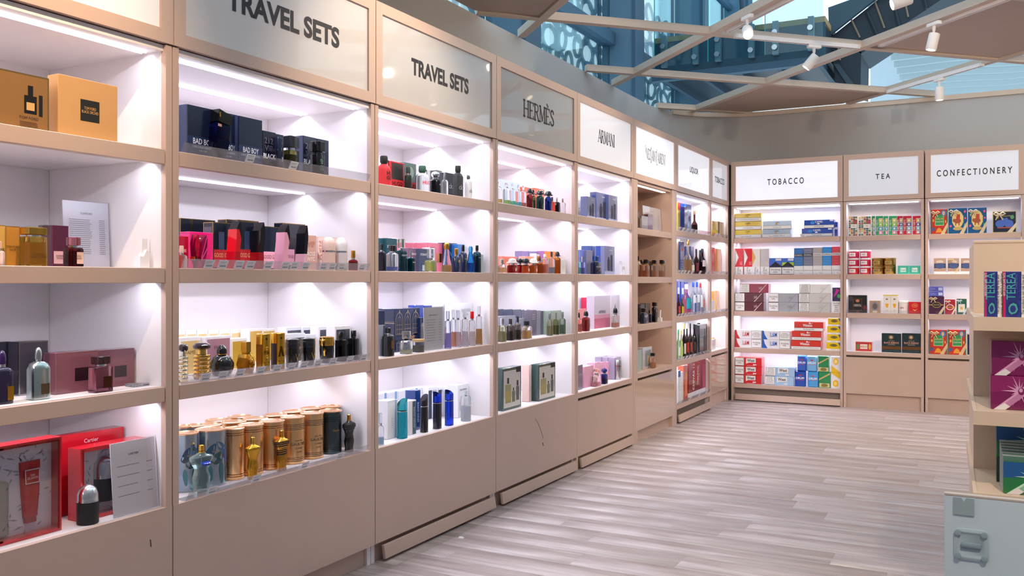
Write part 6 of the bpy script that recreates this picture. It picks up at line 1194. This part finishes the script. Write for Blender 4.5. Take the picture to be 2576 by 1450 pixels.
for (a, b, c, z, n) in ((1999, 2026, 'c#1c4ab0', 0, 'lower dark blue tobacco pouch'), (2031, 2059, 'c#48a0e0', 0, 'lower light blue tobacco pouch'), (2005, 2028, 'c#3060c8', .158, 'upper dark blue tobacco pouch'), (2029, 2055, 'c#78b8ea', .158, 'upper light blue tobacco pouch')):
    u0, u1 = FB.u(a, .04), FB.u(b, .04); rt = empty('tobacco_pouch', FB.w((u0 + u1) / 2, .08, CT['z'] + z)); tag(rt, n + ', ' + CT['place'], 'tobacco pouch'); w = u1 - u0
    mb = MB(); mb.loft([(0, w * .96, .05, .01), (.006, w, .075, .02), (.148, w, .075, .02), (.156, w * .94, .04, .01)], 3, c); mb.obj('pouch', None, rt)
    for (s, zz, hh, cc, bo) in (('DRUM', .085, .022, '#eef2fa', .03),): letters(rt, text_geo(s, bo), 0, -.0382, zz, hh, cc, w * .8)
    m2 = MB(); m2.prism([(.016 * math.cos(6.28 * k / 14), .006 * math.sin(6.28 * k / 14)) for k in range(14)], -.0384, -.0376, None, 0, .112); m2.obj('red_emblem', '#c83050', rt)
    MB().box(-w * .36, w * .36, -.0384, -.0376, .064, .067).obj('red_line', '#c83050', rt)
GN = [('p', [(0, .45), (0, .55), (1, .95), (1, .85)], '#c8b070'), ('r', .04, .96, .03, .28, '#d8c890'), ('e', .5, .16, .3, .1, '#8a7a3c'), ('l', .15, .85, .06, .1, 1, '#5a4a20')]
stack([(2060, 2088), (2058, 2085)], .158, .04, .08, 'c#1c8a4c', GN, 'green and gold tobacco carton', name='tobacco_carton')
stack([(2090, 2117), (2091, 2117)], .158, .05, .08, 'c#eceaec', [[('p', [(0, 1), (1, 1), (1, .62), (.9, .6), (0, .95)], '#f0c420'), ('e', .5, .3, .3, .22, '#f0b818'), ('e', .5, .3, .16, .12, '#f4d870')], [('p', [(0, .45), (1, 0), (1, -.0), (0, .0)], '#f0c420'), ('e', .5, .68, .3, .22, '#f0c440'), ('e', .5, .68, .16, .12, '#f8e4a0')]], 'white and yellow tobacco carton', name='tobacco_carton')
# ------------------------------------------------------------------ tea cabinet
L(9, 0)
def tiles(n, m):
    P = ['#2c6a70', '#d88a48', '#b83038', '#e0b060', '#3a7a50', '#d8d0c0', '#28506a']
    out = []
    for i in range(n):
        for j in range(m): out.append(('r', i / n + .02, (i + 1) / n - .02, j / m + .015, (j + 1) / m - .015, P[(i * 3 + j * 5 + i * j) % 7]))
    return out
for (a, b, n) in ((2135, 2157, 'left'), (2166, 2191, 'right')):
    bx(a, b, 545, .04, .04, n + ' tea box covered in small coloured tiles', 'c#e6ddd0', tiles(4, 10) + [('r', .5, .95, .62, .8, '#a02838'), ('r', .25, .95, .4, .58, '#ece4dc'), ('t', 'Kusmi', .72, .71, .06, '#e8d8d0', 0, .36), ('t', 'Tea', .6, .5, .05, '#6a6058', 0, .4)], cat='tea box', name='tea_box')
bx(2160, 2165, 546, .06, .04, 'tiled tea box edge behind the right tiled box', 'c#e6ddd0', tiles(1, 10), cat='tea box', name='tea_box')
TI = ['#e0c860', '#98c848', '#58a8c8', '#e08aa8']; TR = ['#c8a860', '#4a5a98', '#68b8c8', '#a8a0b0']
for (a, b, c, cs, n) in ((2193, 2201, 'c#2c8a58', TI, 'slim green tea set'), (2203, 2221, 'c#3a9a68', TI, 'green tea set with four stacked tins, left'), (2222, 2234, 'c#3aa068', TI, 'green tea set with four stacked tins, middle'), (2236, 2256, 'c#3aa868', TI, 'green tea set with four stacked tins, right'), (2257, 2271, 'c#c0284c', TR, 'pink-red tea set with four stacked tins'), (2272, 2293, 'c#c82838', TR, 'red tea set with four stacked tins, middle'), (2296, 2316, 'c#c82430', TR, 'red tea set with four stacked tins, right')):
    bx(a, b, 544, .05, .05, n, c, [q for k in range(4) for q in (('r', .42, .96, .68 - k * .21, .86 - k * .21, cs[k]), ('r', .42, .96, .85 - k * .21, .875 - k * .21, '#d8d8dc'), ('e', .69, .76 - k * .21, .12, .05, '#f0ece4'))] + [('t', 'THES VERTS', .2, .5, .09, '#e8ece4', 1.57, .6)], cat='tea box', name='tea_box')
L(9, 1)
def teatin(a, b, z, h, c, lc, n):
    fr = FB; u, t = fr.ray((a + b) / 2, .1); wd = (b - a) * t / FPX; u = sum(fit(u - wd * .52, u + wd * .52, True)) / 2; rt = empty('tea_tin', fr.w(u, .05 + wd / 2, CT['z'] + z)); tag(rt, n + ', ' + CT['place'], 'tea tin'); R = wd / 2
    MB().lathe([(R * .95, 0), (R * .98, .003), (R * .98, h * .8)], 24).obj('can', c, rt); MB().lathe([(R, h * .8), (R * 1.02, h * .82), (R * 1.02, h * .96), (R * .95, h)], 24).obj('lid', lc, rt)
    mb = MB(); vs = []
    for i in range(7):
        an = -math.pi / 2 - .25 + (i / 6 - .5) * 1.3; vs += [(R * 1.0 * math.cos(an), R * 1.0 * math.sin(an), h * .2), (R * 1.0 * math.cos(an), R * 1.0 * math.sin(an), h * .66)]
    mb.add(vs, [(2 * i, 2 * i + 2, 2 * i + 3, 2 * i + 1) for i in range(6)], '#efe4e4' if c[0] != 'm' else '#a8884a'); mb.obj('label', None, rt); letters(rt, text_geo('KUSMI TEA', .01), -R * .25, -R * 1.006, h * .44, h * .14, '#a02848' if c[0] != 'm' else '#6a5228', R * .8)
for k in range(3):
    for q in range(2): teatin(2135 + q * 29, 2161 + q * 29, k * .08, .079, 'p#c82850' if k else 'p#c82430', 's#ece4e8', ['lowest', 'middle', 'top'][k] + ' ' + ['left', 'right'][q] + ' pink tea tin of the stack of six')
for k in range(2):
    for q in range(2): teatin(2194 + q * 30, 2223 + q * 30, k * .08, .079, 'm#b8924c', 'm#d0b070', ['lower', 'upper'][k] + ' ' + ['left', 'right'][q] + ' gold tea tin of the stack of four')
for q in range(2): bx(2258 + q * 29, 2286 + q * 29, 669, .05, .06, ['left', 'right'][q] + ' turquoise tea box', 'c#48b8a0', [('r', .25, .75, .25, .75, '#d8f0e8'), ('t', 'Kusmi', .5, .5, .3, '#2c8a78', 0, .4), ('f', .002, '#6acab4')], cat='tea box', name='tea_box')
L(9, 2)
bx(2134, 2181, 743, .05, .06, 'black tea box with gold frame', 'c#221e22', [('r', .25, .74, .12, .8, 'm#a8834a'), ('r', .27, .72, .15, .77, '#1a1618'), ('e', .5, .68, .1, .08, '#c87a50'), ('t', 'ORIENTAL', .5, .42, .13, '#e0d8d0', 0, .4), ('e', .15, .8, .12, .14, '#3a3438'), ('e', .88, .3, .1, .14, '#6a2428'), ('r', .42, .58, 0, .08, 'm#a8834a')], cat='tea box', name='tea_box')
bx(2187, 2215, 757, .05, .06, 'small tan tea box with grey ornament', 'c#b89878', [('e', .5, .55, .35, .38, '#8a8494'), ('e', .5, .55, .22, .24, '#6a5a50'), ('f', .002, '#d0b490'), ('r', .3, .7, .02, .2, '#d8c8b0')], cat='tea box', name='tea_box')
for q in range(2): bx(2222 + q * 19, 2240 + q * 19, 742, .05, .05, ['left', 'right'][q] + ' tall cream tea box with golden cup', 'c#ece4dc', [('p', [(.25, .52), (.75, .52), (.65, .3), (.4, .3)], '#e8a828'), ('r', .35, .65, .72, .8, '#8a8078'), ('r', 0, 1, .94, 1, '#d8c060'), ('l', .3, .7, .08, .2, 2, '#b0a498')], cat='tea box', name='tea_box')
teatin(2261, 2285, 0, .125, 's#ece6e4', 's#f0ecec', 'white round tea caddy with peach emblem')
bx(2286, 2317, 760, .05, .06, 'bright red tea box with gold leaf', 'c#cc1c28', [('e', .5, .7, .25, .18, '#e08a48'), ('e', .5, .7, .21, .14, '#cc1c28'), ('p', [(.3, .4), (.5, .22), (.72, .42), (.52, .3)], '#f0d060'), ('t', 'TEA', .5, .7, .1, '#f0c070')], cat='tea box', name='tea_box')
lip(FB, 1.16, 1.83, SB[2], 'clear acrylic rail on the third tea shelf', ())
L(9, 4)
bx(2152, 2194, 860, .06, .06, 'low red tea chest with white label', 'c#b83038', [('f', .003, '#d8b890'), ('r', .28, .72, .25, .75, '#e8d8c8'), ('t', 'BASILUR', .5, .5, .2, '#a02830', 0, .4), ('e', .15, .5, .08, .3, '#5a8a48'), ('e', .86, .5, .08, .3, '#d89a48')], cat='tea box', name='tea_box')
for q in range(2): bx(2218 + q * 51, 2267 + q * 51, 839 - q * .0, .05, .08, ['left', 'right'][q] + ' large black tea carton with copper band', 'c#1f3034', [('r', 0, 1, .16, .32, 'm#a8744c'), ('e', .48, .8, .14, .12, 'm#b89a70'), ('e', .48, .8, .08, .07, '#c8a890'), ('t', 'CEYLON', .5, .61, .05, '#b89a78', 0, .4), ('t', 'BLACK ESSENCE', .5, .51, .09, '#e0a088', 0, .76, .01), ('t', 'ASSORTED', .5, .41, .05, '#b8a898', 0, .4), ('r', .1, .9, .08, .1, '#2f4448')], cat='tea box', name='tea_box')
# ------------------------------------------------------------------ confectionery cabinet
L(10, 0)
RG = [('r', .0, .06, 0, 1, '#3a6a48'), ('r', .94, 1, 0, 1, '#3a6a48'), ('e', .76, .84, .16, .13, '#2a78c0'), ('e', .76, .84, .08, .09, '#e0b090'), ('r', .26, .78, .34, .72, '#f0d8a0'), ('r', .28, .76, .36, .7, '#2c9a58'), ('e', .52, .72, .2, .08, '#2c9a58'), ('t', 'DELHI', .52, .62, .07, '#e8c060', 0, .4, .01), ('t', 'COLLECTION', .52, .5, .05, '#f0e8d8', 0, .44, .01), ('p', [(.3, .06), (.7, .06), (.62, .2), (.5, .26), (.38, .2)], '#e89a30'), ('e', .15, .2, .08, .08, '#3a5aa0'), ('e', .85, .2, .08, .06, '#3a5aa0'), ('e', .16, .55, .05, .06, '#e8a848'), ('e', .88, .5, .04, .06, '#e8a848')]
BL = [('e', .5, .56, .3, .34, '#e8cf88'), ('r', .2, .8, .42, .7, '#e8cf88'), ('e', .48, .5, .2, .1, '#a8502c'), ('r', .36, .42, .32, .46, '#a8502c'), ('r', .54, .6, .32, .46, '#a8502c'), ('r', .42, .62, .56, .76, '#c83c2c'), ('e', .3, .52, .07, .07, '#a8502c'), ('e', .5, .2, .26, .07, '#c8a868'), ('e', .12, .3, .06, .05, '#e05a90'), ('e', .88, .86, .06, .05, '#e05a90'), ('e', .9, .6, .05, .04, '#e05a90'), ('e', .14, .75, .06, .05, '#3aa068'), ('e', .88, .35, .06, .05, '#3aa068')]
NV = [('f', .006, '#b8a868'), ('e', .32, .42, .2, .18, '#3c68c8'), ('e', .68, .42, .2, .18, '#3c68c8'), ('e', .44, .58, .08, .12, '#3c68c8'), ('e', .58, .58, .08, .12, '#3c68c8'), ('r', .2, .84, .2, .26, '#a84a38'), ('t', 'CHOCOLATE', .5, .78, .06, '#d8c888', 0, .5), ('e', .2, .75, .06, .1, '#b89a48'), ('e', .82, .72, .08, .1, '#4a9a68')]
bx(2341, 2384, 528, .04, .06, 'red sweets box with green cartouche and gold bow', 'c#c83828', RG, bow='#d9c39a', cat='sweets box', name='sweets_box')
for (a, b, t, n) in ((2386, 2433, 525, 'left'), (2435, 2482, 524, 'right')): bx(a, b, t, .04, .06, n + ' blue sweets box with brown elephant and gold bow', 'c#1c5a90', BL, bow='#d9c39a', cat='sweets box', name='sweets_box')
bx(2497, 2557, 533, .04, .06, 'navy square sweets box with two blue elephants and bow', 'c#16203c', NV, bow='#e6d4b4', cat='sweets box', name='sweets_box')
L(10, 1)
for (a, b, n) in ((2349, 2380, 'left'), (2384, 2413, 'middle'), (2417, 2446, 'right')): bx(a, b, 650, .05, .06, n + ' clear box of nuts with dark blue label', 'c#c8a894', [('r', .04, .96, .3, .62, '#2c3a68'), ('e', .5, .46, .4, .2, '#4a5a90'), ('l', .05, .95, .05, .25, 2, '#a8846c'), ('e', .5, .75, .3, .1, '#e0d0c0'), ('r', 0, 1, 0, .06, '#efe8ec')], cat='sweets box', name='sweets_box', bow='#d9bf90' if n == 'middle' else None, dz=.015)
u0, u1 = FB.u(2350, .03), FB.u(2447, .03)
tag(MB().box(0, u1 - u0, 0, .1, 0, .0148).obj('tray', 's#ecebf0', None, FB.w(u0, .03, CT['z'])), 'white low tray under the clear nut boxes, second shelf of confectionery cabinet', 'tray')
L(10, 2)
bx(2337, 2375, 746, .05, .06, 'purple woven sweets box with bow and dark label', 'c#4a2444', [('r', 0, 1, .5, .54, '#d8a848'), ('e', .5, .52, .3, .17, '#b89a58'), ('e', .5, .52, .27, .14, '#2a1c28'), ('t', 'SELECTION', .5, .52, .06, '#d8c088', 0, .4)], bow='#d9c39a', cat='sweets box', name='sweets_box')
zt = FB.z(2337, 746, .05)
for k in range(2):
    a, b = fit(FB.u(2337, .05), FB.u(2373, .05)); rt = empty('sweets_packet', FB.w((a + b) / 2, .08, zt + .001 + k * .047)); tag(rt, ['lower', 'upper'][k] + ' flat periwinkle packet lying on the purple woven box', 'packet'); w = b - a
    mb = MB(); mb.rbox(w, .06, 0, .045, .003, m='c#5a60c0'); face_geo(mb, [('r', .66, .95, .2, .8, '#c8ccea'), ('l', .1, .5, .3, .7, 2, '#9aa0e0')], w, .06, .045, rt, 'F'); mb.obj('packet', None, rt)
bx(2377, 2403, 754, .05, .05, 'small red sweets box with white label', 'c#b02838', [('e', .5, .48, .38, .2, '#ead8c8'), ('e', .5, .48, .3, .14, '#a03040'), ('r', 0, 1, .46, .5, '#d8a848')], bow='#e6d8c4', cat='sweets box', name='sweets_box'); bx(2406, 2432, 752, .05, .05, 'small green sweets box with white label', 'c#2c6a58', [('r', .18, .82, .14, .66, '#efe8e0'), ('e', .5, .4, .15, .1, '#e0b868'), ('f', .002, '#c8a860')], bow='#cfe0e4', cat='sweets box', name='sweets_box')
lip(FB, 1.95, 2.64, SB[2], 'clear acrylic rail on the third confectionery shelf', ())
L(10, 4)
for (a, b, n) in ((2337, 2383, 'left'), (2384, 2430, 'right')): bx(a, b, 830, .04, .06, n + ' red sweets box with green cartouche and gold bow', 'c#c83828', RG, bow='#d9b98a', cat='sweets box', name='sweets_box')
bx(2432, 2478, 841, .05, .05, 'dark blue sweets box mostly hidden by the gondola', 'c#1c2c58', NV, cat='sweets box', name='sweets_box')
# ------------------------------------------------------------------ gondola cartons
def gon(z, place): S(FG, z, place, (.022, .898, .41))
gon(1.137, 'top gondola shelf')
TE = [('r', .0, .10, 0, 1, '#c81c60'), ('p', [(.1, 0), (.74, 0), (.74, .35), (.1, .6)], '#24388c'), ('e', .40, .2, .27, .20, '#24287a'), ('p', [(.22, .22), (.24, .12), (.34, .07), (.52, .1), (.6, .18), (.54, .29), (.42, .32), (.3, .29)], '#48a8a0'), ('p', [(.28, .2), (.31, .13), (.38, .11), (.48, .13), (.53, .19), (.48, .25), (.41, .27), (.33, .25)], '#2a2f86'), ('p', [(.1, .45), (.1, .52), (.45, .4), (.74, .5), (.74, .43), (.45, .34)], '#20307c'), ('p', [(.1, .6), (.1, .64), (.45, .52), (.74, .62), (.74, .58), (.45, .48)], '#263488'), ('t', 'TEREA', .32, .68, .17, '#4ab0b4', 1.57, .58, 0), ('t', 'PURPLE WAVE', .54, .78, .035, '#5a78c0', 1.57, .34), ('r', .74, 1, 0, 1, '#efe6dc'), ('t', 'This product is not risk free and\ncontains nicotine, which is addictive.', .87, .5, .12, '#2a2a2e', 1.57, .96), ('t', 'NEW DESIGN SAME TASTE', .05, .72, .05, '#f4e0ea', 1.57, .5)]
for k, a in enumerate((2458, 2523, 2588)):
    bx(a, a + 63, 684, .03, .06, ['leftmost', 'second', 'rightmost'][k] + ' upright deep blue stick carton with turquoise lettering', 'c#2f2f86', TE, [('r', 0, 1, 0, 1, '#3a3a8e')], cat='carton', name='stick_carton')
def capsule_dec(c1, c2, glow, txt=True):
    d = [('p', [(0, .5), (0, 1), (1, 1), (1, .6)], c2)]
    for k in range(16):
        a = k * 6.283 / 16; d.append(('p', [(.62 + .02 * math.cos(a + 1.57), .56 + .04 * math.sin(a + 1.57)), (.62 + (.2 + .1 * (k % 3)) * math.cos(a), .56 + (.3 + .1 * (k % 3)) * math.sin(a)), (.62 - .02 * math.cos(a + 1.57), .56 - .04 * math.sin(a + 1.57))], glow))
    d += [('p', [(.06, 0), (.32, 0), (1, .72), (1, .98)], glow), ('p', [(.3, .17), (.42, .1), (.99, .76), (.99, .92)], '#c27fae' if c1 == '#7c1458' else '#8ec4a8'), ('p', [(.06, 0), (.32, 0), (.42, .1), (.3, .2)], '#ece6e8'), ('e', .66, .56, .07, .11, c1), ('e', .65, .59, .04, .06, glow)]
    if txt: d += [('t', 'REGULAR', .9, .1, .08, '#f4eef2', 0, .3, .02)]
    return d
gon(.842, 'middle gondola shelf')
stack([(2492, 2610), (2494, 2612)], .108, .08, .16, 'c#7c1458', capsule_dec('#7c1458', '#8c1c64', '#dca0cc'), 'magenta carton with sparkling capsule print of the pair', name='stick_carton')
stack([(2612, 2728), (2614, 2730)], .108, .08, .16, 'c#7c1458', capsule_dec('#7c1458', '#8c1c64', '#dca0cc'), 'magenta carton at the right, beyond the picture edge', name='stick_carton')
gon(.585, 'bottom visible gondola shelf')
GC = capsule_dec('#1c6a34', '#1c5a98', '#c8ecd0')
stack([(2524, 2650)], .1, .035, .012, 'c#1f7a3c', [GC], 'front green and blue carton with capsule print', name='stick_carton')
base = CT['z']
for k in range(6):
    a, b = FG.u(2522 - k * 1.5, .055 + k * .02), FG.u(2650, .055 + k * .02); rt = empty('stick_carton', FG.w((a + b) / 2, .06 + k * .019, base + .0005), FG.a); w = b - a; h = .118 + k * .006
    tag(rt, ['nearest', 'second', 'third', 'fourth', 'fifth', 'sixth'][k] + ' of the row of thin green cartons standing behind the front one', 'carton', 'thin green cartons on the gondola')
    mb = MB(); mb.rbox(w, .014, 0, h, .001, m='c#a8b4b4', seg=1); face_geo(mb, [('r', .01, .99, .02, .97, '#5a8478')], w, .014, h, rt, 'F'); mb.obj('carton', None, rt)
a, b = FG.u(2507, .2), FG.u(2650, .2)
rt = empty('stick_carton', FG.w((a + b) / 2, .24, base + .0005), FG.a); tag(rt, 'rear green and blue carton standing above the thin carton row', 'carton'); w = b - a; h = .19
mb = MB(); mb.rbox(w, .06, 0, h, .001, m='c#1f7a3c', seg=1); face_geo(mb, [('r', 0, 1, .0, .44, '#2c4a44')] + [(q[0],) + tuple([[(x, .46 + .5 * z) for x, z in q[1]]] if q[0] == 'p' else [q[1], .46 + .5 * q[2], q[3], q[4] * .5] if q[0] == 'e' else []) + tuple(q[2:] if q[0] == 'p' else q[5:]) for q in GC if q[0] in 'pe'], w, .06, h, rt, 'F'); mb.obj('carton', None, rt)
